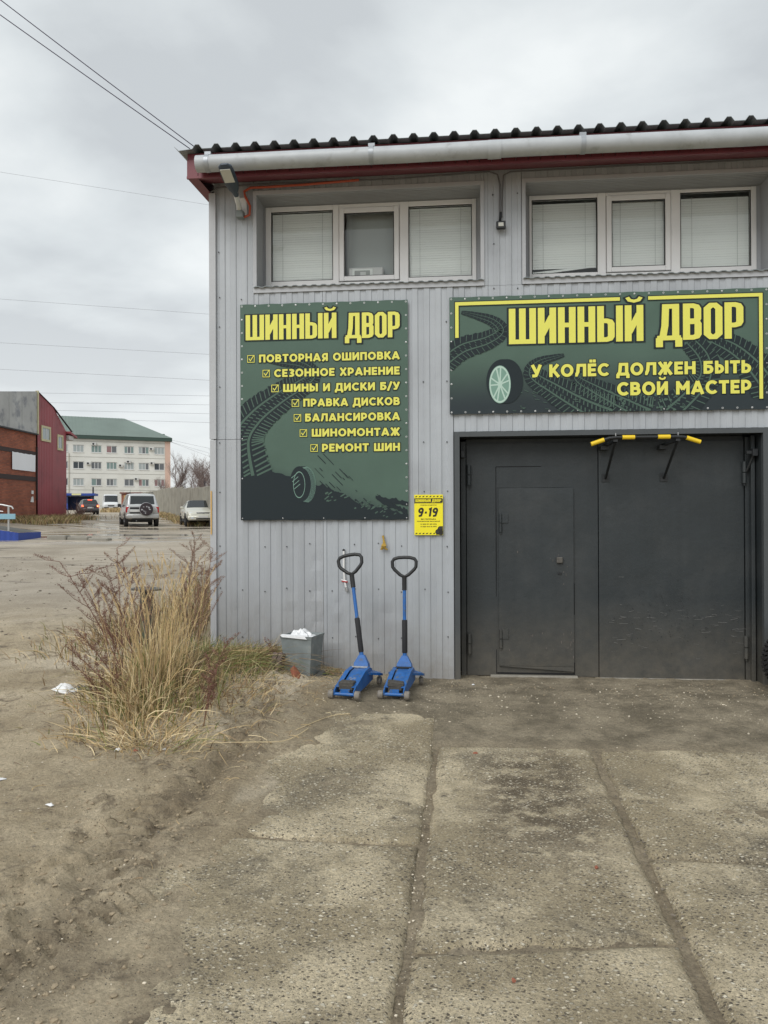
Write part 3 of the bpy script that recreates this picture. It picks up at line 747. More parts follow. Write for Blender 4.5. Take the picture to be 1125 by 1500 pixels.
def blind(fr, a, b, c, d, y, tilt=80, lift=0.0, head=True):
    """venetian blind: slats on cords, each slat its own mesh copy"""
    R_ = root_of(fr).location
    n = int((d - c) / 0.0245); w = 0.026; t = RAD(tilt)
    mb = MB(); dy, dz_ = math.cos(t) * w / 2, math.sin(t) * w / 2
    mb.add([(-(b - a) / 2, -dy, -dz_), ((b - a) / 2, -dy, -dz_), ((b - a) / 2, -.002, 0.0), (-(b - a) / 2, -.002, 0.0), ((b - a) / 2, dy, dz_), (-(b - a) / 2, dy, dz_)], [(0, 1, 2, 3), (3, 2, 4, 5)])
    me = mb.mesh('blind_slat', 'all', False); me.materials.append(M['blind'])
    zs = [d - 0.022 - i * 0.0245 for i in range(n)]
    rnd = random.Random(int(a * 1000))
    for i, z in enumerate(zs):
        if z < c + lift: break
        o = bpy.data.objects.new('blind_slat', me); COL.objects.link(o); o.parent = fr
        o.location = Vector(((a + b) / 2, y, z)) - R_; o.rotation_euler = (rnd.uniform(-.05, .05), rnd.uniform(-.0015, .0015), 0)
    mb = MB()
    for q in (a + (b - a) * .17, b - (b - a) * .17): mb.box(q - .0015, q + .0015, y - .016, y - .013, c + lift, d)
    mb.build('blind_cord', M['cord'], fr, world=True)
w1 = window(-2.01, 0.18, 4.02, 4.852, [('fix', -1.952, -1.298, 4.072, 4.80), ('sash', -1.235, -0.605, 4.045, 4.81), ('fix', -0.513, 0.137, 4.068, 4.80)], (-2.065, 0.25, 3.874, 4.903), None)
w2 = window(0.711, 2.918, 4.02, 4.852, [('fix', 0.737, 1.388, 4.06, 4.81), ('sash', 1.470, 2.100, 4.045, 4.82), ('fix', 2.192, 2.868, 4.07, 4.82)], (0.615, 2.995, 3.876, 4.907), None)
blind(w1, -1.945, -1.305, 4.05, 4.80, FD + .052)
blind(w1, -0.505, 0.130, 4.05, 4.80, FD + .052)
blind(w2, 0.745, 1.380, 4.12, 4.79, FD + .052)
blind(w2, 1.53, 2.045, 4.08, 4.775, FD + .052)
blind(w2, 2.20, 2.860, 4.05, 4.785, FD + .052)
# lifted corner of the second window's first blind
mb = MB(); mb.add([(0.745, FD + .05, 4.06), (1.38, FD + .05, 4.125), (1.38, FD + .052, 4.14), (0.745, FD + .052, 4.09)], [(0, 1, 2, 3)])
mb.build('blind_rail', M['blind'], w2, world=True)
mb = MB(); mb.tube([(-1.135, FD + .045, 4.75), (-1.13, FD + .045, 4.45), (-1.145, FD + .045, 4.17)], .002, 5); mb.tube([(-1.115, FD + .045, 4.75), (-1.118, FD + .045, 4.2)], .002, 5)
mb.build('blind_cord', M['cord'], w1, world=True)
mb = MB(); mb.box(-1.18, -0.66, FD + .165, FD + .17, 3.9, 4.85); mb.build('pane_backing', mat('pane_reflection_grey', (0.50, 0.53, 0.52), 0.8), w1, world=True)  # added sheet; its grey stands in for the sky reflected in the pane
# things on the inner sill
mo = empty('microwave_oven', (-0.95, FD + .055, 4.06), label='white microwave oven standing behind the middle pane of the left window', cat='microwave')
mb = MB(); mb.bbox(-.20, .17, .015, .10, 0, .155, .012); mb.build('case', M['upvc'], mo)
mb = MB(); mb.bbox(-.155, .06, .008, .014, .03, .135, .002); mb.build('door', M['blind'], mo)
mb = MB(); mb.box(-.13, .03, .004, .007, .05, .115); mb.build('door_glass', M['room'], mo)
mb = MB(); mb.bbox(-.07, -.01, -.001, .003, .055, .10, .002); mb.build('label', M['paper'], mo)

# gate trim, reveal and leaves
mb = MB(); mb.box(-0.052, 0.0, D - 0.028, D + .02, -0.1, 2.443); mb.box(2.852, 2.908, D - 0.028, D + .02, -0.1, 2.443); mb.box(0.0, 2.852, D - 0.027, D + .02, 2.394, 2.442)
mb.build('gate_trim', M['gatetrim'], bld, world=True)
mb = MB(); mb.box(-0.03, 0.002, D + .021, D + .40, -.1, 2.45); mb.box(2.85, 2.88, D + .021, D + .40, -.1, 2.45); mb.box(0.002, 2.85, D + .021, D + .40, 2.396, 2.45)
mb.build('gate_reveal', M['gate'], bld, world=True)
GY = 7.82
mb = MB(); mb.bbox(0.010, 0.062, GY - .01, GY + .06, -.05, 2.37, .004); mb.bbox(2.768, 2.845, GY - .02, GY + .05, -.05, 2.38, .004); mb.bbox(0.062, 2.768, GY + .03, GY + .09, 2.33, 2.395, .004)
mb.bbox(2.80, 2.835, GY - .09, GY - .03, -.05, 2.385, .004); mb.build('gate_frame', M['gate'], bld, world=True)
mb = MB(); mb.bbox(0.3, 1.16, GY - .05, GY + .02, -.03, 0.022, .006); mb.bbox(1.37, 2.72, GY - .03, GY + .03, -.03, 0.010, .006)
mb.build('threshold', mat('concrete_sill', (0.27, 0.25, 0.21), 0.8, var=.2, vscale=20), bld, world=True)
def plate(name, x0, x1, z0, z1, y0, y1, b, m, par, warp=0.0, seed=0):
    """steel plate with a slightly oil-canned face"""
    nx = max(2, int((x1 - x0) / .06)); nz = max(2, int((z1 - z0) / .06)); mb = MB(); vs = []; fs = []
    for j in range(nz + 1):
        for i in range(nx + 1):
            u = i / nx; v = j / nz; x = x0 + (x1 - x0) * u; z = z0 + (z1 - z0) * v
            e = min(u, 1 - u, v, 1 - v) > 0
            yy = y0 + (warp * float(fbm(np.array([x]), np.array([z]), 1.4, 3, seed)[0]) * min(1, 8 * min(u, 1 - u)) * min(1, 8 * min(v, 1 - v)) if e else b)
            vs.append((x, yy, z))
    n = nx + 1
    for j in range(nz):
        for i in range(nx): fs.append((j * n + i, j * n + i + 1, (j + 1) * n + i + 1, (j + 1) * n + i))
    rim = [i for i in range(n)] + [j * n + nx for j in range(1, nz + 1)] + [nz * n + i for i in range(nx - 1, -1, -1)] + [j * n for j in range(nz - 1, 0, -1)]
    N0 = len(vs)
    for k in rim: vs.append((vs[k][0], y1, vs[k][2]))
    for k in range(len(rim)): k2 = (k + 1) % len(rim); fs.append((rim[k2], rim[k], N0 + k, N0 + k2))
    mb.add(vs, fs); o = mb.build(name, m, par, smooth_=True, world=True, fix=False); return o
leafL = plate('gate_leaf', 0.070, 1.366, 0.012, 2.345, GY, GY + .05, .002, M['gate'], bld, .014, 5)
leafR = plate('gate_leaf', 1.374, 2.758, 0.004, 2.345, GY - .006, GY + .05, .002, M['gate'], bld, .016, 9)
plate('upper_panel', 0.369, 1.122, 1.900, 2.104, GY - .010, GY - .001, .002, M['gate'], leafL, .002, 3)
mb = MB(); mb.box(0.359, 0.366, GY - .004, GY + .002, 0.03, 2.11); mb.box(1.127, 1.135, GY - .004, GY + .002, 0.03, 2.11); mb.box(0.366, 1.127, GY - .0035, GY + .002, 2.106, 2.114)
mb.box(0.37, 1.125, GY - .0035, GY + .002, 0.030, 0.045); mb.build('door_gap_shade', M['gap'], leafL, world=True)  # black strips laid in as the shadow lines round the wicket
wd = plate('wicket_door', 0.388, 1.124, 0.115, 1.892, GY - .028, GY - .001, .003, M['gate'], leafL, .005, 7)
mb = MB(); mb.add([(0.388, GY - .026, .113), (1.124, GY - .026, .065), (1.124, GY - .026, .113)], [(0, 1, 2)]); mb.build('door_edge', M['gate'], leafL, world=True)
mb = MB(); mb.bbox(0.955, 1.015, GY - .062, GY - .030, 1.145, 1.205, .006); mb.build('door_lock', M['rust'], leafL, world=True)
mb = MB(); mb.bbox(0.965, 1.008, GY - .034, GY - .029, 1.030, 1.052, .001); mb.box(0.975, 0.998, GY - .036, GY - .034, 1.037, 1.044); mb.build('keyhole_plate', M['blackmetal'], leafL, world=True)
def hinge(x, z, h, r, par, plate_=None):
    mb = MB(); mb.cyl((x, GY - .035, z + h / 4 + .002), (0, 0, 1), r, h / 2 - .004, 14); mb.cyl((x, GY - .035, z - h / 4 - .002), (0, 0, 1), r * .96, h / 2 - .004, 14)
    if plate_: mb.bbox(x + .01, x + .075, GY - .036, GY - .029, z + .0, z + .10, .001)
    mb.cyl((x, GY - .035, z - h / 2 - .012), (0, 0, 1), r * .4, .02, 8)
    mb.build('hinge', M['gate'], par, smooth_=True, world=True)
hinge(0.092, 2.03, .20, .020, leafL); hinge(0.090, 0.335, .20, .020, leafL)
hinge(2.755, 2.03, .21, .022, leafR); hinge(2.765, 0.33, .22, .022, leafR)
hinge(0.405, 1.545, .18, .016, leafL, True); hinge(0.405, 0.385, .18, .016, leafL, True)
mb = MB(); mb.bbox(0.012, 0.05, GY - .10, GY - .02, 2.20, 2.27, .004); mb.build('latch_bracket', M['blackmetal'], bld, world=True)
mb = MB(); mb.bbox(2.74, 2.845, GY - .14, GY - .10, 2.20, 2.235, .004); mb.tube([(2.82, GY - .12, 2.21), (2.77, GY - .05, 2.04)], .014, 8); mb.bbox(2.79, 2.84, GY - .16, GY - .09, 2.18, 2.25, .004)
mb.build('door_closer', M['blackmetal'], bld, world=True)
# scuffs: chipped paint on the leaves (thin real chips)
mb = MB(); rnd = random.Random(11)
for i in range(230):
    x = rnd.gauss(2.1, .33); z = rnd.gauss(.62, .20)
    if not (1.42 < x < 2.72 and .05 < z < 1.2): continue
    s = rnd.uniform(.002, .007); a = rnd.uniform(0, 3)
    mb.add([(x + s * rnd.uniform(.5, 1.2) * math.cos(a + k * 1.57) * (1 if k % 2 else .6), GY - .0185, z + s * math.sin(a + k * 1.57)) for k in range(4)], [(0, 1, 2, 3)])
mb.build('paint_chips', M['blackmetal'], leafR, world=True, fix=False)
mb = MB()
for i in range(70):
    x = rnd.uniform(1.42, 2.7); z = rnd.choice((rnd.gauss(.55, .12), rnd.gauss(.4, .15), rnd.gauss(.62, .05)))
    if z < .05: continue
    l = rnd.uniform(.01, .09); t = rnd.uniform(.0008, .0035); k = rnd.uniform(-.25, .25)
    mb.add([(x, GY - .0188, z), (x + l, GY - .0188, z + k * l), (x + l, GY - .0188, z + k * l + t), (x, GY - .0188, z + t)], [(0, 1, 2, 3)])
mb.build('scratches', mat('scratch_primer', (0.17, 0.165, 0.16), 0.6), leafR, world=True, fix=False)
mb = MB()
for i in range(34):
    x = rnd.choice((rnd.uniform(1.02, 1.12), rnd.uniform(.45, 1.1))); z = rnd.choice((rnd.uniform(.9, 1.25), rnd.uniform(.15, .45)))
    l = rnd.uniform(.006, .03); t = rnd.uniform(.002, .03)
    mb.add([(x, GY - .0322, z), (x + l * .3, GY - .0322, z), (x + l * .3, GY - .0322, z + t), (x, GY - .0322, z + t)], [(0, 1, 2, 3)])
mb.build('scratches', mat('scratch_brown', (0.12, 0.105, 0.095), 0.6), leafL, world=True, fix=False)
# ---------------------------------------------------------------- lettering: each letter is drawn as broad strokes
def arc(cx, cy, rx, ry, a0, a1, n=12):
    return [(cx + rx * math.cos(RAD(a0 + (a1 - a0) * i / n)), cy + ry * math.sin(RAD(a0 + (a1 - a0) * i / n))) for i in range(n + 1)]
def bold_glyph(ch, t):
    """strokes for a wide bold sans capital; height 1. returns width, [(polyline, closed)]"""
    a = t / 2; b = 1 - a; m = 0.5
    def bowl(y0, y1, w, x0=a):      # right-hand bowl from stem
        r = (y1 - y0) / 2
        return [(x0, y1), (w - r, y1)] + arc(w - r, (y0 + y1) / 2, r, r, 90, -90, 10)[1:] + [(x0, y0)]
    G = {
        'А': (.86, [([(a * .75, 0), (.43, 1 - a * .2)], 0), ([(.86 - a * .75, 0), (.43, 1 - a * .2)], 0), ([(.2, .27), (.66, .27)], 0)]),
        'Б': (.68, [([(.62, b), (a, b), (a, 0)], 0), (bowl(a, .58, .68 - a), 0)]),
        'В': (.71, [([(a, 0), (a, 1)], 0), (bowl(m + .01, b, .66 - a), 0), (bowl(a, m + .01, .71 - a), 0)]),
        'Д': (.84, [([(.17, a), (.22, .45), (.25, b), (.68, b), (.68, a)], 0), ([(0, a * 1.0), (.84, a * 1.0)], 0), ([(a * .6, a), (a * .6, -.2)], 0), ([(.84 - a * .6, a), (.84 - a * .6, -.2)], 0)]),
        'Е': (.60, [([(.60, b), (a, b), (a, a), (.60, a)], 0), ([(a, m), (.55, m)], 0)]),
        'Ж': (1.04, [([(.52, 0), (.52, 1)], 0), ([(a * .8, 0), (.44, .53)], 0), ([(a * .8, 1), (.44, .47)], 0), ([(1.04 - a * .8, 0), (.60, .53)], 0), ([(1.04 - a * .8, 1), (.60, .47)], 0)]),
        'З': (.64, [(arc(.28, .73, .36 - a, .27 - a, 140, -90, 10), 0), ([(.2, .49), (.34, .49)], 0), (arc(.28, .27, .36 - a, .28 - a, 90, -140, 10), 0)]),
        'И': (.76, [([(a, 1), (a, 0)], 0), ([(.76 - a, 1), (.76 - a, 0)], 0), ([(a, .08), (.76 - a, .92)], 0)]),
        'К': (.72, [([(a, 0), (a, 1)], 0), ([(.16, .38), (.68 - a * .5, 1)], 0), ([(.30, .52), (.74 - a * .5, 0)], 0)]),
        'Л': (.80, [([(0.02, a), (.10, a), (.20, .35), (.24, b), (.80 - a, b), (.80 - a, 0)], 0)]),
        'М': (.92, [([(a, 0), (a, 1)], 0), ([(.92 - a, 0), (.92 - a, 1)], 0), ([(a * .95, .93), (.47, .36)], 0), ([(.92 - a * .95, .93), (.45, .36)], 0)]),
        'Н': (.76, [([(a, 1), (a, 0)], 0), ([(.76 - a, 1), (.76 - a, 0)], 0), ([(a, m), (.76 - a, m)], 0)]),
        'О': (.90, [(arc(.45, .5, .45 - a, .5 - a + .01, 0, 360, 28)[:-1], 1)]),
        'П': (.74, [([(a, 0), (a, b), (.74 - a, b), (.74 - a, 0)], 0)]),
        'Р': (.68, [([(a, 0), (a, 1)], 0), (bowl(.34, b, .68 - a), 0)]),
        'С': (.80, [(arc(.46, .5, .46 - a, .5 - a + .01, 42, 318, 20), 0)]),
        'Т': (.68, [([(0, b), (.68, b)], 0), ([(.34, b), (.34, 0)], 0)]),
        'У': (.74, [([(a * .7, 1), (.38, .34)], 0), ([(.74 - a * .7, 1), (.40, .26), (.34, .14), (.24, a), (.08, a)], 0)]),
        'Х': (.78, [([(a * .8, 0), (.78 - a * .8, 1)], 0), ([(a * .8, 1), (.78 - a * .8, 0)], 0)]),
        'Ш': (1.06, [([(a, 1), (a, a), (1.06 - a, a), (1.06 - a, 1)], 0), ([(.53, a), (.53, 1)], 0)]),
        'Ы': (.92, [([(a, 1), (a, 0)], 0), (bowl(a, .62, .62 - a), 0), ([(.92 - a, 0), (.92 - a, 1)], 0)]),
        'Ь': (.66, [([(a, 1), (a, 0)], 0), (bowl(a, .62, .66 - a), 0)]),
        'Я': (.70, [([(.70 - a, 0), (.70 - a, 1)], 0), ([(.70 - x, y) for x, y in bowl(.34, b, .68 - a)], 0), ([(.42, .36), (.08, 0)], 0)]),
        '/': (.46, [([(.03, -.1), (.43, 1.06)], 0)]),
        '-': (.40, [([(.04, .42), (.36, .42)], 0)]), '·': (.30, [([(.15 - a, .45), (.15 + a, .45)], 0)]),
        '0': (.66, [(arc(.33, .5, .33 - a, .5 - a, 0, 360, 20)[:-1], 1)]),
        '1': (.36, [([(.04, .80), (.26, b), (.26, 0)], 0)]),
        '2': (.60, [(arc(.30, .70, .29 - a, .30 - a, 165, -30, 10) + [(.08, a), (.60, a)], 0)]),
        '3': (.60, [(arc(.28, .73, .32 - a, .27 - a, 140, -90, 10), 0), (arc(.28, .27, .32 - a, .28 - a, 90, -140, 10), 0)]),
        '5': (.60, [([(.54, b), (.12, b), (.10, .52)] + arc(.28, .32, .32 - a, .32 - a, 100, -140, 10), 0)]),
        '8': (.62, [(arc(.31, .74, .27 - a, .26 - a, 0, 360, 14)[:-1], 1), (arc(.31, .27, .31 - a, .27 - a, 0, 360, 14)[:-1], 1)]),
        '9': (.64, [(arc(.32, .68, .32 - a, .32 - a, 0, 360, 18)[:-1], 1), ([(.64 - a, .66), (.60 - a, .38), (.42, a), (.14, a * .6)], 0)]),
        ' ': (.34, []),
    }
    G['Ё'] = (G['Е'][0], G['Е'][1] + [([(.12, 1.2), (.12 + t * .9, 1.2)], 0), ([(.36, 1.2), (.36 + t * .9, 1.2)], 0)])
    G['Й'] = (G['И'][0], G['И'][1] + [([(.19, 1.33), (.24, 1.21), (.38, 1.17), (.52, 1.21), (.57, 1.33)], 0, .55)])
    return G[ch]
def impact_glyph(ch, t):
    """tall, very heavy condensed capital; the height is squashed from 1.5 to 1 afterwards"""
    a = t / 2; H = 1.5; b = H - a; W = .5
    def bowl(y0, y1, w, x0=a, c=.13):
        return [(x0, y1), (w - c, y1), (w - c * .3, y1 - c * .3), (w, y1 - c), (w, y0 + c), (w - c * .3, y0 + c * .3), (w - c, y0), (x0, y0)]
    G = {
        'Ш': (.78, [([(a, H), (a, 0)], 0), ([(.39, H), (.39, 0)], 0), ([(.78 - a, H), (.78 - a, 0)], 0), ([(a, a), (.78 - a, a)], 0)]),
        'И': (.52, [([(a, H), (a, 0)], 0), ([(.52 - a, H), (.52 - a, 0)], 0), ([(a * 1.2, .35), (.52 - a * 1.2, H - .35)], 0)]),
        'Н': (.50, [([(a, H), (a, 0)], 0), ([(.50 - a, H), (.50 - a, 0)], 0), ([(a, .75), (.50 - a, .75)], 0)]),
        'Ы': (.72, [([(a, H), (a, 0)], 0), (bowl(a, .88, .49 - a), 0), ([(.72 - a, 0), (.72 - a, H)], 0)]),
        'В': (.50, [([(a, 0), (a, H)], 0), (bowl(.74, b, .49 - a), 0), (bowl(a, .78, .50 - a), 0)]),
        'О': (.50, [([(a + .1, a), (a, a + .13), (a, b - .13), (a + .1, b), (.4 - a, b), (.5 - a, b - .13), (.5 - a, a + .13), (.4 - a, a)], 1)]),
        'Р': (.50, [([(a, 0), (a, H)], 0), (bowl(.56, b, .50 - a), 0)]),
        'Д': (.64, [([(.15, a), (.21, .6), (.23, b), (.50, b), (.50, a)], 0), ([(0, a), (.64, a)], 0), ([(a * .62, a), (a * .62, -.28)], 0), ([(.64 - a * .62, a), (.64 - a * .62, -.28)], 0)]),
        ' ': (.17, []),
    }
    G['Й'] = (G['И'][0], G['И'][1] + [([(.07, 1.83), (.13, 1.71), (.26, 1.665), (.39, 1.71), (.45, 1.83)], 0, .62)])
    return G[ch]
_zs = [0.0]
def strip(mb, line, closed, hw, ext, tf, y):
    """a polyline as one flat ribbon with mitred corners"""
    P = [Vector((p[0], p[1])) for p in line]; n = len(P)
    if not closed and ext:
        P[0] = P[0] - (P[1] - P[0]).normalized() * ext; P[-1] = P[-1] + (P[-1] - P[-2]).normalized() * ext
    L, R_ = [], []
    for i in range(n):
        p = P[i]
        d0 = (p - P[i - 1]).normalized() if (i or closed) else None
        d1 = (P[(i + 1) % n] - p).normalized() if (i < n - 1 or closed) else None
        if d0 is None: d0 = d1
        if d1 is None: d1 = d0
        n0 = Vector((-d0.y, d0.x)); n1 = Vector((-d1.y, d1.x)); mm = n0 + n1
        if mm.length < .2: mm = n0.copy()
        mm.normalize(); k = hw / max(.45, mm.dot(n0))
        L.append(p + mm * k); R_.append(p - mm * k)
    _zs[0] += 1; yy = y - (_zs[0] % 9) * 2.5e-5
    vs = []
    for v in L + R_:
        X, Z = tf(v.x, v.y); vs.append((X, yy, Z))
    fs = []
    m = n if closed else n - 1
    for i in range(m): j = (i + 1) % n; fs.append((i, n + i, n + j, j))
    mb.add(vs, fs)
def text_width(s, glyph, t, sp): return sum(glyph(c, t)[0] for c in s) + sp * (len(s) - 1)
def draw_text(mb, s, x0, z0, h, width, y, glyph=bold_glyph, t=.23, sp=.10, grow=0.0, ysq=1.0, right=None, slant=0.0):
    """write s with its baseline at z0; fills the given width (metres)"""
    W = text_width(s, glyph, t, sp); sx = width / W; sz = h / ysq
    if right is not None: x0 = right - width
    x = 0
    for c in s:
        w, st = glyph(c, t)
        for line, closed, *tf_ in st:
            th = t * (tf_[0] if tf_ else 1)
            def tf(a, b, x=x): return (x0 + (x + a) * sx + slant * b * sz, z0 + b * sz)
            g = grow / ((sx + sz) / 2)
            strip(mb, line, closed, th / 2 + g, g, tf, y)
        x += w + sp

# ---------------------------------------------------------------- banners
def banner_material(name, seed, dark_lo, dark_hi, diag):
    """printed green field that runs to near black at the foot of the artwork"""
    m = bpy.data.materials.new(name); m.use_nodes = True
    nt = m.node_tree; N = nt.nodes; L = nt.links; b = N['Principled BSDF']
    geo = N.new('ShaderNodeNewGeometry'); s = N.new('ShaderNodeSeparateXYZ'); L.new(geo.outputs['Position'], s.inputs[0])
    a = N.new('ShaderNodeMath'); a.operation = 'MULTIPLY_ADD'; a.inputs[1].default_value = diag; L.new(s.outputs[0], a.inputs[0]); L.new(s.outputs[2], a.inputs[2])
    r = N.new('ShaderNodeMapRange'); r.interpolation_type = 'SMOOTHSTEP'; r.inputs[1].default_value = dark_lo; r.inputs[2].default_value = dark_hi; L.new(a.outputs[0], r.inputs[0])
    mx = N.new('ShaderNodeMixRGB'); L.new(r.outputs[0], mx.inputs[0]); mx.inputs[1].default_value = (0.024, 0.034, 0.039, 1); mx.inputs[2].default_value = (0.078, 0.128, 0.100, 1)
    no = N.new('ShaderNodeTexNoise'); no.inputs['Scale'].default_value = 3; L.new(geo.outputs['Position'], no.inputs['Vector'])
    mr = N.new('ShaderNodeMapRange'); mr.inputs[3].default_value = .85; mr.inputs[4].default_value = 1.15; L.new(no.outputs['Fac'], mr.inputs[0])
    m2 = N.new('ShaderNodeMixRGB'); m2.blend_type = 'MULTIPLY'; m2.inputs[0].default_value = 1; L.new(mx.outputs[0], m2.inputs[1]); L.new(mr.outputs[0], m2.inputs[2])
    L.new(m2.outputs[0], b.inputs['Base Color']); b.inputs['Roughness'].default_value = .6; b.inputs['Specular IOR Level'].default_value = .3
    wv = N.new('ShaderNodeTexNoise'); wv.inputs['Scale'].default_value = 1.6; wv.inputs['Detail'].default_value = 3; L.new(geo.outputs['Position'], wv.inputs['Vector'])
    bp = N.new('ShaderNodeBump'); bp.inputs['Distance'].default_value = .02; bp.inputs['Strength'].default_value = .6; L.new(wv.outputs['Fac'], bp.inputs['Height']); L.new(bp.outputs[0], b.inputs['Normal'])
    return m
BY = D - 0.030
def cloth(name, x0, x1, z0, z1, m, parent, tl=0, sag=0.004):
    nx, nz = 60, 50; vs = []; fs = []
    for j in range(nz + 1):
        for i in range(nx + 1):
            u, v = i / nx, j / nz
            e = (1 - abs(2 * u - 1)) * (1 - abs(2 * v - 1))
            zz = z0 + (z1 - z0) * v + (0.0022 * math.sin(u * (x1 - x0) * 2 * math.pi / .24) * (abs(2 * v - 1) ** 12)) * (1 if v > .5 else -1)
            vs.append((x0 + (x1 - x0) * u, BY + .004, zz))
    n = nx + 1
    for j in range(nz):
        for i in range(nx): fs.append((j * n + i, j * n + i + 1, (j + 1) * n + i + 1, (j + 1) * n + i))
    mb = MB(); mb.add(vs, fs)
    back = [(x, y + .003, z) for x, y, z in vs]; mb.add(back, [tuple(reversed(f)) for f in fs])
    rim = [i for i in range(n)] + [j * n + nx for j in range(1, nz + 1)] + [nz * n + i for i in range(nx - 1, -1, -1)] + [j * n for j in range(nz - 1, 0, -1)]
    N0 = len(vs)
    for k in range(len(rim)): k2 = (k + 1) % len(rim); mb.f.append((rim[k2], rim[k], N0 + rim[k], N0 + rim[k2]))
    return mb.build(name, m, parent, world=True, fix=False)
def eyelets(x0, x1, z0, z1, st, parent):
    mb = MB(); e = .018
    nx = max(2, round((x1 - x0) / st)); nz = max(2, round((z1 - z0) / st))
    P = [(x0 + e + (x1 - x0 - 2 * e) * i / nx, z) for i in range(nx + 1) for z in (z0 + e, z1 - e)] + [(x, z0 + e + (z1 - z0 - 2 * e) * j / nz) for j in range(1, nz) for x in (x0 + e, x1 - e)]
    for i, (x, z) in enumerate(P):
        mb.lathe((x, BY + .004, z), (0, -1, 0), [(0, .0095), (.003, .009), (.003, .005), (.001, .0045)], 10)
    o = mb.build('eyelets', M['eyelet'], parent, world=True); o['kind'] = 'stuff'
    mb = MB()
    for i, (x, z) in enumerate(P):
        if i % 3 == 0: mb.lathe((x, BY + .004, z), (0, -1, 0), [(.001, .0075), (.005, .006), (.006, .001)], 8)
    mb.build('banner_screws', M['screwlight'], parent, world=True)['kind'] = 'stuff'

def clip_poly(poly, x0, x1, z0, z1):
    def cut(P, ax, v, keep):
        out = []
        for i in range(len(P)):
            a, b = P[i - 1], P[i]; ia = keep * (a[ax] - v) >= 0; ib = keep * (b[ax] - v) >= 0
            if ia != ib:
                t = (v - a[ax]) / (b[ax] - a[ax]); out.append((a[0] + (b[0] - a[0]) * t, a[1] + (b[1] - a[1]) * t))
            if ib: out.append(b)
        return out
    for ax, v, k in ((0, x0, 1), (0, x1, -1), (1, z0, 1), (1, z1, -1)):
        if len(poly) < 3: return []
        poly = cut(poly, ax, v, k)
    return poly
class Print:
    """flat print artwork: polygons clipped to the banner"""
    def __init__(self, box): self.mb = MB(); self.box = box; self.k = 0
    def poly(self, P, y):
        Q = clip_poly(P, *self.box)
        if len(Q) >= 3:
            self.k += 1; self.mb.flat(Q, y - (self.k % 11) * 1.2e-5)
    def quad(self, a, b, w, y): 
        a = Vector(a); b = Vector(b); d = (b - a)
        if d.length < 1e-6: return
        n = Vector((-d.y, d.x)).normalized() * w / 2
        self.poly([tuple(a + n), tuple(a - n), tuple(b - n), tuple(b + n)], y)
    def build(self, name, m, par):
        o = self.mb.build(name, m, par, world=True, fix=False); o['kind'] = 'stuff'; return o
def spline(P, n):
    P = [Vector(p) for p in P]; out = []
    for i in range(len(P) - 1):
        p0 = P[max(i - 1, 0)]; p1 = P[i]; p2 = P[i + 1]; p3 = P[min(i + 2, len(P) - 1)]
        for k in range(n):
            t = k / n; out.append(.5 * ((2 * p1) + (p2 - p0) * t + (2 * p0 - 5 * p1 + 4 * p2 - p3) * t * t + (3 * p1 - p0 - 3 * p2 + p3) * t ** 3))
    out.append(P[-1]); return out
def tread_track(dark, light, path, widths, seed, ribs=2, tick=3):
    """dark tyre track with light grooves along it and across it"""
    S = spline(path, 14); n = len(S); rnd = random.Random(seed)
    W = [np.interp(i / (n - 1), np.linspace(0, 1, len(widths)), widths) for i in range(n)]
    Nn = []
    for i in range(n):
        d = (S[min(i + 1, n - 1)] - S[max(i - 1, 0)]).normalized(); Nn.append(Vector((-d.y, d.x)))
    for i in range(n - 1):
        j = rnd.uniform(.96, 1.06)
        dark.poly([tuple(S[i] + Nn[i] * W[i] / 2 * j), tuple(S[i] - Nn[i] * W[i] / 2 * j), tuple(S[i + 1] - Nn[i + 1] * W[i + 1] / 2 * j), tuple(S[i + 1] + Nn[i + 1] * W[i + 1] / 2 * j)], BY - .0005)
    for f in ([-.17, .17] if ribs == 2 else [0]):
        for i in range(n - 1):
            light.quad(S[i] + Nn[i] * W[i] * f, S[i + 1] + Nn[i + 1] * W[i + 1] * f, W[i] * .055, BY - .0012)
    L_ = 0
    for i in range(0, n - 1, 1):
        if i % tick == 0:
            w = W[i]; d = (S[i + 1] - S[i]).normalized()
            for a, b, sk in ((-.5, -.24, .10), (.24, .5, -.10), (-.13, -.02, .05), (.03, .13, .05)):
                light.quad(S[i] + Nn[i] * w * a + d * w * sk, S[i] + Nn[i] * w * b, w * .028, BY - .0012)
def checkbox(mb_out, mb_in, x, z, s):
    """ticked box: outline square and tick"""
    for mbx, g in ((mb_out, .005), (mb_in, 0)):
        tf = lambda a, b: (a, b)
        strip(mbx, [(x, z), (x + s, z), (x + s, z + s), (x, z + s)], True, .0032 + g * .6, 0, tf, BY - (.0016 if g else .0026))
        strip(mbx, [(x + s * .2, z + s * .55), (x + s * .42, z + s * .22), (x + s * .9, z + s * .95)], False, .0042 + g * .5, 0, tf, BY - (.0016 if g else .0026))

# --- left, portrait banner
bL = empty('service_banner', (-1.35, BY, 1.58), label='tall green banner listing seven tyre services in yellow', cat='banner')
X0, X1, Z0, Z1 = -2.196, -0.503, 1.583, 3.755
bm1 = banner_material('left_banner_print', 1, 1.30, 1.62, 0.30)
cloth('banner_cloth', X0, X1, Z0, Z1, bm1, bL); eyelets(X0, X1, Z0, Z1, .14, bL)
px = lambda u, v: (X0 + (u - 57) * (X1 - X0) / (1076 - 57), Z1 - (v - (75 - (u - 57) * .033)) * (Z1 - Z0) / (1310 + (u - 57) * .031))   # artwork sketch units -> wall metres
dk = Print((X0 + .002, X1 - .002, Z0 + .002, Z1 - .002)); lt = Print(dk.box)
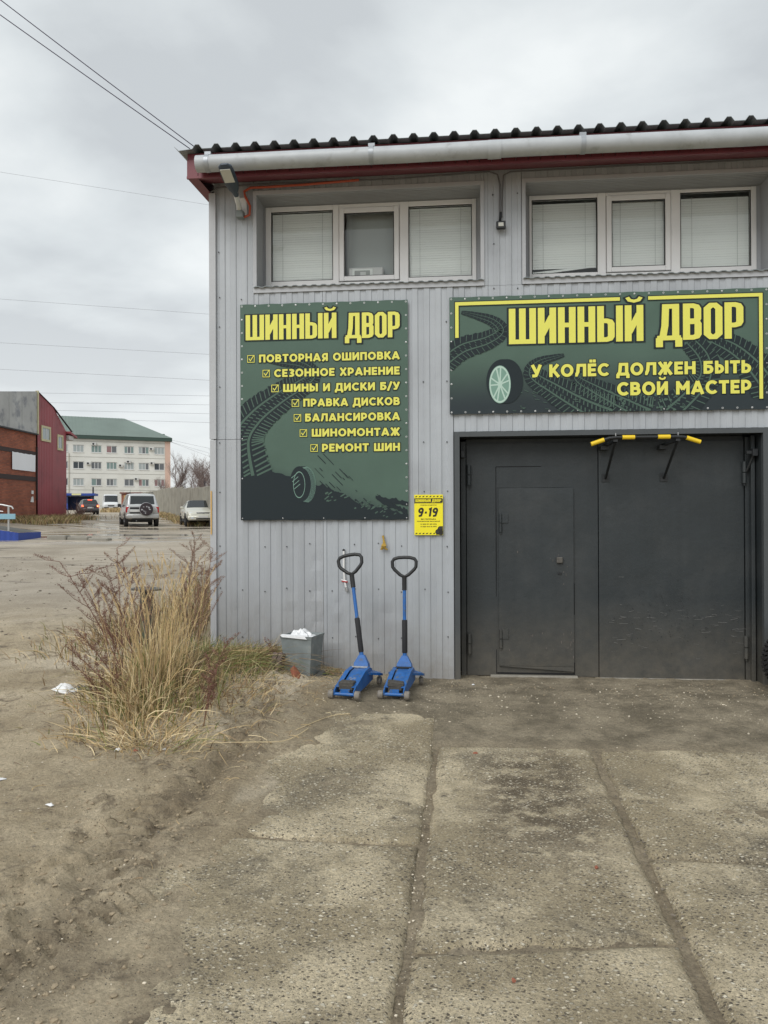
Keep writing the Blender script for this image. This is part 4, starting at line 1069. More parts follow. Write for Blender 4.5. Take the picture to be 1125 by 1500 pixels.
# dark ground wave with torn top edge
top = [(57, 1085), (150, 1095), (250, 1090), (380, 1120), (470, 1180), (560, 1170), (640, 1215), (720, 1240), (800, 1300), (880, 1320), (960, 1345), (1076, 1352)]
rnd = random.Random(5); base = [px(*p) for p in top]
tp = []
for a, b in zip(base, base[1:]):
    for k in range(6):
        t = k / 6; tp.append((a[0] + (b[0] - a[0]) * t, a[1] + (b[1] - a[1]) * t + rnd.uniform(-.010, .014)))
tp.append(base[-1])
for a, b in zip(tp, tp[1:]): dk.poly([(a[0], Z0), (b[0], Z0), b, a], BY - .0004)
tread_track(dk, lt, [px(70, 1120), px(60, 900), px(150, 760), px(300, 640), px(430, 560), px(500, 500), px(440, 440), px(300, 420), px(190, 400)], [.62, .46, .36, .30, .24, .17, .12, .08, .05], 3, tick=2)
for i in range(26):       # diagonal dashes thrown off the wheel
    u = rnd.uniform(500, 900); v = 1000 + (u - 500) * .45 + rnd.uniform(-60, 190); l = rnd.uniform(12, 90)
    if v > 1330: continue
    a = px(u, v); b = px(u + l * .72, v + l * .75); dk.quad(a, b, rnd.uniform(.004, .008), BY - .0003)
for r_ in range(3):
    for i in range(5):
        u, v = 640 + i * 40 + r_ * 20, 1215 + i * 16 + r_ * 28; c = Vector(px(u, v)); dk.poly([tuple(c + Vector((math.cos(k), math.sin(k))) * .010) for k in np.linspace(0, 5.5, 8)], BY - .0003)
for (u0, v0, u1, v1) in ((880, 1235, 1076, 1275), (900, 1250, 1070, 1330), (850, 1290, 1076, 1360)):
    P = []; m_ = 16
    for k in range(m_ + 1): P.append(px(u0 + (u1 - u0) * k / m_, v0 + (v1 - v0) * k / m_ + rnd.uniform(-16, 6)))
    for k in range(m_ + 1): P.append(px(u1 - (u1 - u0) * k / m_, v1 + 22 - (v1 - v0) * k / m_ + rnd.uniform(-6, 10)))
    for k in range(m_): dk.poly([P[k], P[k + 1], P[2 * m_ - k], P[2 * m_ + 1 - k]], BY - .0006)
for i in range(34):       # broken tread blocks left light along the wave
    u = rnd.uniform(560, 1050); v = 1195 + (u - 560) * .26 + rnd.uniform(10, 80); s = rnd.uniform(8, 26)
    a, b = px(u, v), px(u + s, v - s * rnd.uniform(.2, .8)); lt.quad(a, b, rnd.uniform(.006, .014), BY - .0013)
dk.build('dark_artwork', M['ink'], bL); lt.build('tread_artwork', M['inkgreen'], bL)
# the leaning wheel in the artwork
def wheel_print(cx, cz, rx, rz, parent, spokes, off=.055, name='wheel_artwork', rimf=.62, rimmat='rim_print'):
    d = Print((-9, 9, 0, 9)); l = Print((-9, 9, 0, 9)); r2 = Print((-9, 9, 0, 9))
    el = lambda fx, fz, dx=0: [(cx + dx + rx * fx * math.cos(a), cz + rz * fz * math.sin(a)) for a in np.linspace(0, 2 * math.pi, 37)[:-1]]
    d.poly(el(1, 1, off), BY - .0015); d.poly(el(1, 1, off * .5), BY - .0016); d.poly(el(1, 1), BY - .0018)
    for k in range(6):
        e = el(1 - .0, .97 - .01 * k, off * (1.25 - .16 * k))
        for i in range(-8, 9):
            l.quad(e[i % 36], e[(i + 1) % 36], .0028, BY - .00165)
    e1, e2 = el(rimf, rimf + .10), el(rimf - .05, rimf + .05)
    for i in range(36): l.poly([e1[i], e1[(i + 1) % 36], e2[(i + 1) % 36], e2[i]], BY - .0022)
    return d, l, r2, el
d, l, r2, el = wheel_print(*px(418, 1170), .098, .185, bL, 0)
for i in range(4):
    a = Vector(px(370 + i * 6, 1130 + i * 22)); l.quad(a, a + Vector((.06, .05)), .006, BY - .0023)
d.build('wheel_artwork', M['ink'], bL); l.build('wheel_artwork', M['rim_print2'], bL)
# words
ou, inn = MB(), MB()
def letters(par, s, x0, z0, h, width, ya, yb, grow=.007, ma='ink', mb_='yellow', glyph=bold_glyph, t=.23, sp=.10, ysq=1.0, slant=0.0):
    """every letter is a part: a broad dark outline with the coloured face in front"""
    sx = width / text_width(s, glyph, t, sp); sz = h / ysq; x = 0
    for c in s:
        w = glyph(c, t)[0]
        if c != ' ':
            m_ = MB()
            if ya is not None: draw_text(m_, c, x0 + x * sx, z0, h, w * sx, ya, glyph=glyph, t=t, sp=sp, ysq=ysq, grow=grow, slant=slant)
            k = len(m_.f); draw_text(m_, c, x0 + x * sx, z0, h, w * sx, yb, glyph=glyph, t=t, sp=sp, ysq=ysq, slant=slant)
            o = m_.build('letter', [M[ma], M[mb_]], par, world=True, fix=False); o.data.polygons.foreach_set('material_index', [0] * k + [1] * (len(m_.f) - k))
        x += w + sp
cur = [None]
def both(s, x0, z0, h, w, **k): letters(cur[0], s, x0, z0, h, w, BY - .0018, BY - .0028, **k)
cur[0] = bL; hx0, hz0 = px(92, 292); hx1, _ = px(648, 284); hh_ = .253
both('ШИННЫЙ', hx0, hz0, hh_, hx1 - hx0, glyph=impact_glyph, t=.190, sp=.055, ysq=1.5, grow=.013)
dx0, dz0 = px(704, 284); dx1, _ = px(1028, 270)
both('ДВОР', dx0, (hz0 + dz0) / 2, hh_, dx1 - dx0, glyph=impact_glyph, t=.190, sp=.055, ysq=1.5, grow=.013)
rt = px(1027, 400)[0]
for s, u0, v0, ub in (('ПОВТОРНАЯ ОШИПОВКА', 174, 408, 100), ('СЕЗОННОЕ ХРАНЕНИЕ', 267, 501, 194), ('ШИНЫ И ДИСКИ Б/У', 322, 594, 248), ('ПРАВКА ДИСКОВ', 445, 687, 373), ('БАЛАНСИРОВКА', 456, 779, 385), ('ШИНОМОНТАЖ', 496, 873, 421), ('РЕМОНТ ШИН', 558, 966, 486)):
    x0, _ = px(u0, v0); _, z0 = px(1000, v0 - 2)
    both(s, x0, z0, .079, rt - x0, t=.235, sp=.115)
    checkbox(ou, inn, px(ub, v0)[0] + .006, z0 + .004, .068)
ou.build('tick_boxes_outline', M['ink'], bL, world=True, fix=False)['kind'] = 'stuff'; inn.build('tick_boxes', M['yellow'], bL, world=True, fix=False)['kind'] = 'stuff'

# --- right, landscape banner over the gate
bR = empty('shop_banner', (1.4, BY, 2.615), label='wide green banner with yellow frame lines above the dark gate', cat='banner')
X0, X1, Z0, Z1 = -0.093, 2.907, 2.615, 3.762
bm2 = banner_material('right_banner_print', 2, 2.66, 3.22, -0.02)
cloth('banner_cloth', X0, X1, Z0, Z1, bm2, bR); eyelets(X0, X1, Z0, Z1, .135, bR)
def px(u, v):
    k = (u - 125) / 997; tp_ = 62 + (22 - 62) * k; bt = 427 + (401 - 427) * k
    # the nearer right-hand end is drawn larger: undo the foreshortening
    kk = k * 1.0 - 0.035 * k * (k - 1) * -1
    return (X0 + kk * (X1 - X0), Z1 - (v - tp_) / (bt - tp_) * (Z1 - Z0))
dk = Print((X0 + .002, X1 - .002, Z0 + .002, Z1 - .002)); lt = Print(dk.box)
tread_track(dk, lt, [px(110, 260), px(170, 220), px(250, 195), px(295, 165), px(270, 135), px(215, 118), px(165, 108)], [.24, .22, .19, .15, .11, .07, .03], 1)
tread_track(dk, lt, [px(640, 430), px(560, 395), px(470, 345), px(400, 300), px(420, 262), px(500, 238)], [.42, .34, .26, .18, .10, .03], 2, tick=2)
tread_track(dk, lt, [px(760, 425), px(690, 390), px(600, 345), px(540, 308), px(570, 280)], [.36, .28, .20, .13, .05], 4, tick=2)
tread_track(dk, lt, [px(830, 420), px(900, 350), px(935, 300), px(930, 240), px(890, 190)], [.34, .30, .27, .24, .20], 6)
tread_track(dk, lt, [px(1122, 330), px(1075, 265), px(1020, 215), px(960, 185)], [.36, .32, .26, .18], 8)
rnd = random.Random(9)
for i in range(60):
    u = rnd.uniform(660, 860); v = rnd.uniform(355, 410); s = rnd.uniform(.004, .016); c = Vector(px(u, v)); lt.poly([tuple(c + Vector((math.cos(k) * s * rnd.uniform(.6, 1.6), math.sin(k) * s))) for k in np.linspace(0, 5.2, 6)], BY - .0013)
for i in range(70):
    u = rnd.uniform(330, 900); v = rnd.uniform(330, 425); c = Vector(px(u, v)); a = rnd.uniform(-.6, .2); l_ = rnd.uniform(.015, .05); lt.quad(c, c + Vector((l_, l_ * a)), rnd.uniform(.003, .006), BY - .0013)
dk.build('dark_artwork', M['ink'], bR); lt.build('tread_artwork', M['inkgreen'], bR)
c0 = px(300, 322); d, l, r2, el = wheel_print(c0[0], c0[1], .155, .215, bR, 5, off=.045)
d.build('wheel_artwork', M['ink'], bR)
cx, cz = px(292, 332)
rim = Print((-9, 9, 0, 9)); rim.poly([(cx + .105 * math.cos(a), cz + .185 * math.sin(a)) for a in np.linspace(0, 2 * math.pi, 37)[:-1]], BY - .0021)
rim.build('rim_artwork', M['rim_print2'], bR)
sp_ = Print((-9, 9, 0, 9))
for k in range(5):
    a = math.radians(90 + 72 * k + 8); ca, sa = math.cos(a), math.sin(a)
    for s in (-1, 1):
        q = Vector((cx, cz)); e = Vector((cx + .098 * math.cos(a + s * .22), cz + .175 * math.sin(a + s * .22))); sp_.quad(q, e, .014, BY - .0026)
ring = [(cx + .101 * math.cos(a), cz + .18 * math.sin(a)) for a in np.linspace(0, 2 * math.pi, 37)]; ring2 = [(cx + .088 * math.cos(a), cz + .162 * math.sin(a)) for a in np.linspace(0, 2 * math.pi, 37)]
for i in range(36): sp_.poly([ring[i], ring[i + 1], ring2[i + 1], ring2[i]], BY - .0024)
sp_.poly([(cx + .022 * math.cos(a), cz + .038 * math.sin(a)) for a in np.linspace(0, 2 * math.pi, 17)[:-1]], BY - .0030)
sp_.build('rim_artwork', M['rim_print'], bR)
# frame lines and words
ou, inn = MB(), MB()
fx0, fx1 = px(150, 100)[0], px(1099, 100)[0]; fzt = Z1 - .066
tf = lambda a, b: (a, b)
for mbx, w, y, g in ((ou, .025, BY - .0018, .006), (inn, .0165, BY - .0028, 0)):
    strip(mbx, [(fx0, px(150, 188)[1]), (fx0, fzt), (px(676, 60)[0], fzt)], False, w, g, tf, y)
    strip(mbx, [(px(763, 57)[0], fzt), (fx1, fzt), (fx1, px(1098, 369)[1])], False, w, g, tf, y)
cur[0] = bR; hx0, hx1 = px(322, 200)[0], px(748, 190)[0]; hz0 = px(535, 199)[1]
both('ШИННЫЙ', hx0, hz0, .345, hx1 - hx0, glyph=impact_glyph, t=.190, sp=.055, ysq=1.5, grow=.016)
dx0, dx1 = px(790, 185)[0], px(1048, 180)[0]
both('ДВОР', dx0, hz0, .345, dx1 - dx0, glyph=impact_glyph, t=.190, sp=.055, ysq=1.5, grow=.016)
x0 = px(394, 300)[0]; x1 = px(1070, 290)[0]
both('У КОЛЁС ДОЛЖЕН БЫТЬ', x0, px(1000, 291)[1], .122, x1 - x0, t=.235, sp=.105, grow=.006)
x0 = px(666, 350)[0]
both('СВОЙ МАСТЕР', x0, px(1000, 354)[1], .128, x1 - x0, t=.235, sp=.105, grow=.006)
ou.build('frame_line_outline', M['ink'], bR, world=True, fix=False)['kind'] = 'stuff'; inn.build('frame_lines', M['yellow'], bR, world=True, fix=False)['kind'] = 'stuff'

# --- yellow opening-hours sign
ps = empty('opening_hours_sign', (-0.305, D - .02, 1.43), label='small yellow sign with black 9·19 opening hours beside the gate', cat='sign')
PX0, PX1, PZ0, PZ1 = -0.446, -0.164, 1.430, 1.828
mb = MB(); mb.bbox(PX0, PX1, D - .024, D - .012, PZ0, PZ1, .0015); mb.build('sign_board', M['posteryellow'], ps, world=True)
W_, H_ = PX1 - PX0, PZ1 - PZ0
q = lambda u, v: (PX0 + (u - 130) / 800 * W_, PZ1 - (v - 195) / 1110 * H_)
bk = Print((PX0 + .001, PX1 - .001, PZ0 + .001, PZ1 - .001)); YS = D - .0250
for v in (228, 1242):
    for i in range(8):
        u = 150 + i * 99
        if v > 1000 and i > 5: continue
        bk.poly([q(u, v + 32), q(u + 45, v + 32), q(u + 75, v), q(u + 30, v)], YS)
bk.poly([q(132, 305), q(922, 305), q(922, 415), q(132, 415)], YS)
for i in range(26):
    u = 134 + i * 30
    bk.poly([q(u, 305), q(u + 18, 305), q(u + 26, 285), q(u + 8, 285)], YS); bk.poly([q(u, 415), q(u + 18, 415), q(u + 10, 435), q(u - 6, 435)], YS)
bk.build('black_print', M['posterblack'], ps)
# the stack of tyres pictured in the sign's corner
tk = Print((PX0 + .001, PX1 - .001, PZ0 + .001, PZ1 - .001)); 
for (u, v, r_) in ((775, 1215, 62), (850, 1130, 66), (870, 1235, 70)):
    c = q(u, v); tk.poly([(c[0] + r_ / 800 * W_ * math.cos(a), c[1] + r_ * 1.1 / 1110 * H_ * math.sin(a)) for a in np.linspace(0, 6.1, 18)], YS - .0002)
tk.poly([q(740, 1290), q(922, 1290), q(922, 1060), q(860, 1060), q(790, 1110), q(740, 1180)], YS - .0003)
tk.build('tyre_print', M['posterblack'], ps)
tg = Print(tk.box)
for (u, v, r_) in ((775, 1215, 34), (860, 1110, 36)):
    c = q(u, v); 
    for a in np.linspace(0, 5.5, 8): tg.quad((c[0] + r_ / 800 * W_ * math.cos(a), c[1] + r_ / 1110 * H_ * math.sin(a)), (c[0] + r_ * .6 / 800 * W_ * math.cos(a), c[1] + r_ * .6 / 1110 * H_ * math.sin(a)), .003, YS - .0006)
tg.build('tyre_print', M['postergrey'], ps)
mb = MB(); draw_text(mb, 'ШИННЫЙ ДВОР', q(165, 400)[0], q(165, 395)[1], .028, q(880, 400)[0] - q(165, 400)[0], YS - .0005, glyph=impact_glyph, t=.19, sp=.08, ysq=1.5); mb.build('heading_print', M['posteryellow'], ps, world=True, fix=False)['kind'] = 'stuff'
mb = MB()
letters(ps, '9·19', q(215, 795)[0], q(215, 795)[1], .088, .195, None, YS - .0003, ma='posterblack', mb_='posterblack', t=.22, sp=.12, slant=.16)
for s, u0, u1, v, hh2 in (('РЕЖИМ РАБОТЫ', 305, 750, 492, .0085), ('БЕЗ ПЕРЕРЫВА', 315, 735, 880, .011), ('ПОНЕДЕЛЬНИК ВЫХОДНОЙ', 205, 845, 938, .009), ('8-922-01-88-555', 305, 750, 1018, .011), ('8-922-913-8-555', 305, 750, 1085, .011)):
    draw_text(mb, s, q(u0, v)[0], q(u0, v)[1], hh2, q(u1, v)[0] - q(u0, v)[0], YS - .0003, t=.2, sp=.14)
mb.build('small_print', M['posterblack'], ps, world=True, fix=False)['kind'] = 'stuff'
# ---------------------------------------------------------------- lamps, cables and fittings on the wall
ld = empty('street_lamp', (-2.13, D, 4.58), label='dark lamp head on white bracket at the corner of the eaves', cat='wall lamp')
mb = MB(); mb.bbox(-2.235, -2.125, D - .022, D - .012, 4.66, 4.84, .002); mb.build('wall_plate', M['whitemetal'], ld, world=True)
mb = MB(); mb.tube([(-2.19, D - .03, 4.71), (-2.15, D - .25, 4.70), (-2.105, D - .47, 4.685)], .026, 10); mb.build('arm', M['whitemetal'], ld, smooth_=True, world=True)
mb = MB(); mb.bbox(-2.215, -2.145, D - .10, D - .022, 4.615, 4.685, .004); mb.build('junction_box', M['bin'], ld, world=True)
def lamp_head(par):
    a = Vector((-2.102, D - .46, 4.675)); b = Vector((-2.118, 6.80, 4.825))
    ax = (b - a).normalized(); side = Vector((1, 0, 0)); side = (side - ax * side.dot(ax)).normalized(); up = side.cross(ax).normalized()
    if up.z < 0: up = -up
    Lh = (b - a).length; vs = []; fs = []; n = 12; st = [(0, .022, .022), (.10, .026, .024), (.22, .05, .026), (.40, .066, .030), (.75, .070, .030), (.93, .064, .024), (1, .035, .010)]
    for t, w, h in st:
        c = a + ax * Lh * t
        for k in range(n):
            g = 2 * math.pi * k / n; cc, ss = math.cos(g), math.sin(g)
            cc = math.copysign(abs(cc) ** .6, cc); ss = math.copysign(abs(ss) ** .7, ss); vs.append(c + side * w * cc + up * h * ss)
    for i in range(len(st) - 1):
        for k in range(n): k2 = (k + 1) % n; fs.append((i * n + k, i * n + k2, (i + 1) * n + k2, (i + 1) * n + k))
    fs.append(tuple(range(n))); fs.append(tuple((len(st) - 1) * n + k for k in range(n)))
    mb = MB(); mb.add(vs, fs); mb.build('lamp_housing', M['lampbody'], par, smooth_=True, world=True)
    mb = MB(); P = []
    for t, w in ((.50, .048), (.90, .048)):
        for s in (-1, 1): P.append(a + ax * Lh * t + side * w * s - up * .033)
    P2 = [p + up * .006 for p in P]
    mb.add(P + P2, [(0, 1, 3, 2), (4, 6, 7, 5), (0, 4, 5, 1), (2, 3, 7, 6), (0, 2, 6, 4), (1, 5, 7, 3)]); mb.build('lens', M['lens'], par, world=True)
lamp_head(ld)

fl = empty('floodlight', (0.41, D, 4.40), label='tiny black square floodlight on the wall between the two windows', cat='floodlight')
mb = MB(); mb.bbox(0.365, 0.455, D - .075, D - .035, 4.405, 4.480, .006); mb.build('housing', M['blackmetal'], fl, world=True)
mb = MB(); mb.bbox(0.385, 0.435, D - .080, D - .074, 4.425, 4.462, .002); mb.build('lens', M['lens'], fl, world=True)
mb = MB(); mb.tube([(0.40, D - .05, 4.48), (0.405, D - .03, 4.52), (0.41, D - .02, 4.58)], .014, 8); mb.build('bracket', M['blackmetal'], fl, world=True)

mb = MB()
mb.tube([(-2.50, D - .03, 4.905), (-2.42, D - .03, 4.945), (-2.2, D - .04, 4.955), (-1.9, D - .04, 4.96), (-1.2, D - .04, 4.952), (-0.6, D - .04, 4.95), (-0.1, D - .04, 4.965), (.30, D - .04, 4.975), (.38, D - .03, 4.95), (.405, D - .02, 4.85), (.402, D - .02, 4.56)], .0075, 8)
tag(mb.build('cable', M['cable'], origin=(-2.5, D, 4.9), smooth_=True), 'grey cable run under the eaves from the corner lamp to the small floodlight', 'cable')
mb = MB()
mb.tube([(3.6, D - .04, 4.985), (2.9, D - .04, 4.975), (2.2, D - .04, 4.968), (1.6, D - .04, 4.972), (.95, D - .04, 4.968), (.50, D - .04, 4.965), (.44, D - .03, 4.94), (.428, D - .02, 4.8), (.422, D - .02, 4.53)], .0075, 8)
tag(mb.build('cable', M['cable'], origin=(3.6, D, 4.9), smooth_=True), 'grey cable coming down to the floodlight from above the right-hand window', 'cable')
mb = MB()
mb.tube([(-2.145, D - .05, 4.63), (-2.09, D - .05, 4.65), (-2.085, D - .045, 4.74), (-2.135, D - .045, 4.84), (-2.145, D - .045, 4.89), (-2.08, D - .045, 4.925), (-1.9, D - .045, 4.925), (-1.5, D - .05, 4.93), (-1.25, D - .05, 4.94), (-0.98, D - .05, 4.95)], .0125, 8)
tag(mb.build('conduit', M['orange'], origin=(-2.07, D, 4.55), smooth_=True), 'orange corrugated conduit curling from the corner lamp along the eaves', 'conduit')

# pull-up bar on the right leaf
pb = empty('pull_up_bar', (1.68, GY, 1.95), label='black pull-up bar with yellow grips fixed above the gate', cat='pull-up bar')
BYY = 7.30
mb = MB(); mb.tube([(1.24, BYY, 2.288), (1.385, BYY, 2.335), (1.45, BYY, 2.34), (1.98, BYY, 2.34), (2.05, BYY, 2.337), (2.18, BYY, 2.293)], .0145, 12); mb.build('bar', M['blackmetal'], pb, smooth_=True, world=True)
for a, b in (((1.218, BYY, 2.280), (1.335, BYY, 2.320)), ((1.50, BYY, 2.34), (1.612, BYY, 2.34)), ((1.82, BYY, 2.34), (1.93, BYY, 2.34)), ((2.075, BYY, 2.330), (2.198, BYY, 2.288))):
    mb = MB(); mb.tube([a, b], .020, 12); mb.build('grip', M['yellowgrip'], pb, smooth_=True, world=True)
for x in (1.44, 2.00):
    mb = MB(); mb.box(x - .02, x + .02, BYY, GY - .012, 2.300, 2.322); mb.tube([(x, BYY + .03, 2.30), (x, GY - .02, 1.985)], .013, 8)
    mb.box(x - .035, x + .035, GY - .016, GY - .009, 1.95, 2.03); mb.box(x - .06, x + .02, GY - .10, GY - .012, 2.262, 2.299)
    mb.build('bracket', M['blackmetal'], pb, world=True)
    mb = MB(); mb.cyl((x + .0, BYY, 2.365), (0, 0, 1), .005, .03, 6); mb.build('bolt', M['steel'], pb, world=True)

# tube with a red tip hanging behind the left jack handle, and the tied cloth
hs = empty('hanging_tube', (-1.135, D, .88), label='thin white tube with red end hanging on the wall behind a jack handle', cat='tube')
mb = MB(); mb.tube([(-1.150, D - .02, 1.275), (-1.150, D - .022, 1.10), (-1.142, D - .022, .97), (-1.125, D - .022, .90)], .0105, 10); mb.build('tube', M['upvc'], hs, smooth_=True, world=True)
mb = MB(); mb.tube([(-1.128, D - .022, .915), (-1.120, D - .022, .875)], .014, 10); mb.tube([(-1.175, D - .022, .985), (-1.12, D - .03, .975)], .007, 8); mb.build('end_fitting', M['steel'], hs, smooth_=True, world=True)
mb = MB(); mb.tube([(-1.170, D - .026, .972), (-1.112, D - .030, .966)], .009, 8); mb.build('clip', mat('red_plastic', (.35, .03, .03), .5), hs, smooth_=True, world=True)
mb = MB(); mb.cyl((-1.151, D - .02, 1.282), (0, 1, 0), .012, .02, 8); mb.build('hook', M['blackmetal'], hs, world=True)
ct = empty('tied_cloth', (-0.746, D, 1.28), label='golden cloth knot hanging from a nail above the right-hand jack', cat='cloth')
mb = MB(); rnd = random.Random(4)
mb.tube([(-.757, D - .02, 1.425), (-.752, D - .025, 1.39), (-.744, D - .03, 1.355)], [.012, .008, .014], 8)
for k in range(7): mb.tube([(-.744, D - .03, 1.355), (-.746 + rnd.uniform(-.02, .02), D - .045, 1.325), (-.746 + (k - 3) * .011, D - .03, 1.285 + rnd.uniform(0, .015))], [.010, .011, .006], 6)
mb.build('knot', M['gold'], ct, smooth_=True, world=True)
mb = MB(); mb.cyl((-.757, D - .01, 1.43), (0, 1, 0), .004, .03, 6); mb.build('nail', M['steel'], ct, world=True)

# ---------------------------------------------------------------- floor jacks
def catmull(P, n=5): return [tuple(p) for p in _cat3([Vector(p) for p in P], n)]
def _cat3(P, n):
    out = []
    for i in range(len(P) - 1):
        p0 = P[max(i - 1, 0)]; p1 = P[i]; p2 = P[i + 1]; p3 = P[min(i + 2, len(P) - 1)]
        for k in range(n):
            t = k / n; out.append(.5 * ((2 * p1) + (p2 - p0) * t + (2 * p0 - 5 * p1 + 4 * p2 - p3) * t * t + (3 * p1 - p0 - 3 * p2 + p3) * t ** 3))
    out.append(P[-1]); return out
def make_jack(loc, rz, hx, hy, label, decal):
    """front roller at y=0, tail towards +y; the handle leans by hx (sideways) and hy (back)"""
    j = empty('floor_jack', loc, rz, label, 'floor jack', 'blue floor jacks parked against the wall')
    prof = [(.0, .035), (.0, .075), (.045, .095), (.10, .105), (.34, .172), (.50, .180), (.56, .165), (.60, .10), (.60, .055), (.35, .040), (.05, .030)]
    for s in (-1, 1):
        mb = MB(); x0, x1 = (.082, .092) if s > 0 else (-.092, -.082)
        mb.prism(prof, x0, x1, 'yz')
        fl_ = [(.045, .095), (.10, .105), (.34, .172), (.50, .180)]          # turned-in top flange
        xa, xb = (.056, .094) if s > 0 else (-.094, -.056)
        for a, b in zip(fl_, fl_[1:]):
            mb.add([(xa, a[0], a[1]), (xb, a[0], a[1]), (xb, b[0], b[1]), (xa, b[0], b[1]), (xa, a[0], a[1] + .006), (xb, a[0], a[1] + .006), (xb, b[0], b[1] + .006), (xa, b[0], b[1] + .006)],
                   [(0, 1, 2, 3), (4, 7, 6, 5), (0, 4, 5, 1), (1, 5, 6, 2), (2, 6, 7, 3), (3, 7, 4, 0)])
        mb.build('side_frame', M['jackblue'], j)
    mb = MB(); mb.tube([(-.082, .015, .043), (.082, .015, .043)], .0145, 12); mb.build('front_axle', M['jackblue'], j, smooth_=True)
    for s in (-1, 1):
        mb = MB(); mb.lathe((s * .094, .015, .038), (s, 0, 0), [(0, .008), (0, .034), (.004, .038), (.040, .038), (.046, .033), (.046, .016), (.040, .014), (.040, .001)], 22); mb.build('front_wheel', M['caster'], j, smooth_=True)
    mb = MB()     # cover plate over the lifting arm
    mb.add([(-.050, .13, .098), (.050, .13, .098), (.048, .36, .166), (-.048, .36, .166), (.046, .49, .176), (-.046, .49, .176), (-.050, .13, .08), (.050, .13, .08)], [(0, 1, 2, 3), (3, 2, 4, 5), (6, 7, 1, 0)])
    mb.build('cover_plate', M['jackblue'], j)
    if decal:
        mb = MB(); rnd = random.Random(2)
        for k in range(7):
            x = -.028 + k * .009; y = .215 + rnd.uniform(-.006, .02); z = .098 + (y - .13) * .2957 + .0015
            mb.add([(x, y, z), (x + .0035, y, z), (x + .010, y + .03, z + .0089), (x + .0065, y + .03, z + .0089)], [(0, 1, 2, 3)])
        mb.build('decal', M['eyelet'], j, fix=False)
    mb = MB(); mb.prism([(.03, .05), (.03, .075), (.14, .10), (.14, .07)], -.040, .040, 'yz'); mb.build('lifting_arm', M['jackblue'], j)
    mb = MB(); mb.bbox(-.066, .066, .055, .15, .098, .138, .006, None if decal else Matrix.Translation((0, .10, .118)) @ Matrix.Rotation(RAD(11), 4, 'Z') @ Matrix.Rotation(RAD(7), 4, 'Y') @ Matrix.Scale(1.08, 4) @ Matrix.Translation((0, -.10, -.118))); mb.bbox(-.060, .060, .05, .058, .07, .112, .002); mb.build('saddle', M['saddle'], j)
    mb = MB(); mb.bbox(-.074, .074, .47, .50, .176, .192, .003); mb.build('cross_bar', M['steel'] if decal else M['blackmetal'], j)
    mb = MB(); mb.bbox(-.06, .06, .36, .56, .06, .15, .01); mb.tube([(0, .36, .11), (0, .50, .11)], .045, 14); mb.build('hydraulic_body', M['blackmetal'], j)
    mb = MB()     # yoke, wide at the foot and narrow at the handle
    mb.add([(-.075, .50, .165), (.075, .50, .165), (.075, .58, .15), (-.075, .58, .15), (-.066, .515, .215), (.066, .515, .215), (.066, .575, .205), (-.066, .575, .205), (-.026, .535, .285), (.026, .535, .285), (.026, .575, .28), (-.026, .575, .28)],
           [(0, 1, 2, 3), (0, 4, 5, 1), (1, 5, 6, 2), (2, 6, 7, 3), (3, 7, 4, 0), (4, 8, 9, 5), (5, 9, 10, 6), (6, 10, 11, 7), (7, 11, 8, 4), (8, 11, 10, 9)])
    mb.build('handle_yoke', M['jackblue'], j)
    for s in (-1, 1):    # rear wings and swivel casters
        mb = MB(); mb.add([(s * .092, .42, .15), (s * .092, .60, .14), (s * .165, .60, .115), (s * .170, .66, .10), (s * .092, .66, .10), (s * .092, .42, .13), (s * .092, .60, .12), (s * .165, .60, .095), (s * .170, .66, .08), (s * .092, .66, .08)],
                          [(0, 1, 2), (1, 4, 3, 2), (0, 2, 7, 5), (2, 3, 8, 7), (5, 7, 6), (6, 7, 8, 9), (3, 4, 9, 8), (0, 5, 9, 4)])
        mb.build('rear_bracket', M['jackblue'], j)
        mb = MB(); mb.lathe((s * .122, .645, .037), (s, 0, 0), [(0, .006), (0, .033), (.004, .037), (.032, .037), (.036, .032), (.036, .012), (.034, .001)], 20); mb.build('rear_wheel', M['caster'], j, smooth_=True)
        mb = MB(); mb.cyl((s * .140, .645, .10), (0, 0, 1), .010, .05, 10); mb.build('caster_bolt', M['steel'], j, smooth_=True)
    # handle
    a = Vector((0, .555, .25)); b = Vector((hx, .555 + hy, .965)); ax = (b - a)
    P = lambda t: tuple(a + ax * t)
    h = MB(); h.tube([P(-.03), P(1)], .0165, 14); hb = h.build('handle', M['jackblue'], j, smooth_=True)
    mb = MB(); mb.tube([P(-.02), P(.075)], .020, 14); mb.build('collar', M['jackblue'], hb, smooth_=True)
    mb = MB(); mb.tube([P(.075), P(.09), P(.495), P(.505)], [.020, .0245, .0245, .020], 16); mb.build('foam_sleeve', M['foam'], hb, smooth_=True)
    s0 = Vector(P(1)); d = ax.normalized(); sd = Vector((1, 0, 0)) - d * d.x; sd.normalize()
    mb = MB(); mb.tube([tuple(s0 - d * .08), tuple(s0 + d * .03), tuple(s0 + d * .055)], [.022, .022, .027], 14)
    mb.build('handle_socket', M['handleblack'], hb, smooth_=True)
    loop = [(u * .9, v) for u, v in ((0, .045), (.045, .065), (.105, .115), (.124, .14), (.128, .19), (.110, .215), (.06, .228), (0, .230), (-.06, .228), (-.110, .215), (-.128, .19), (-.124, .14), (-.105, .115), (-.045, .065))]
    mb = MB(); mb.tube([tuple(s0 + sd * u + d * v) for u, v in loop], .0165, 10, closed=True); mb.build('grip', M['handleblack'], hb, smooth_=True)
    return j
j1z = gz(-1.0, 6.5) + .004; j2z = gz(-.57, 6.7) + .004
make_jack((-0.985, 6.46, j1z), RAD(-9), -.13, .13, 'blue floor jack nearer the bin, handle tilted left', True)
make_jack((-0.575, 6.62, j2z), RAD(-6), -.015, .08, 'blue floor jack nearer the gate, handle almost upright', False)

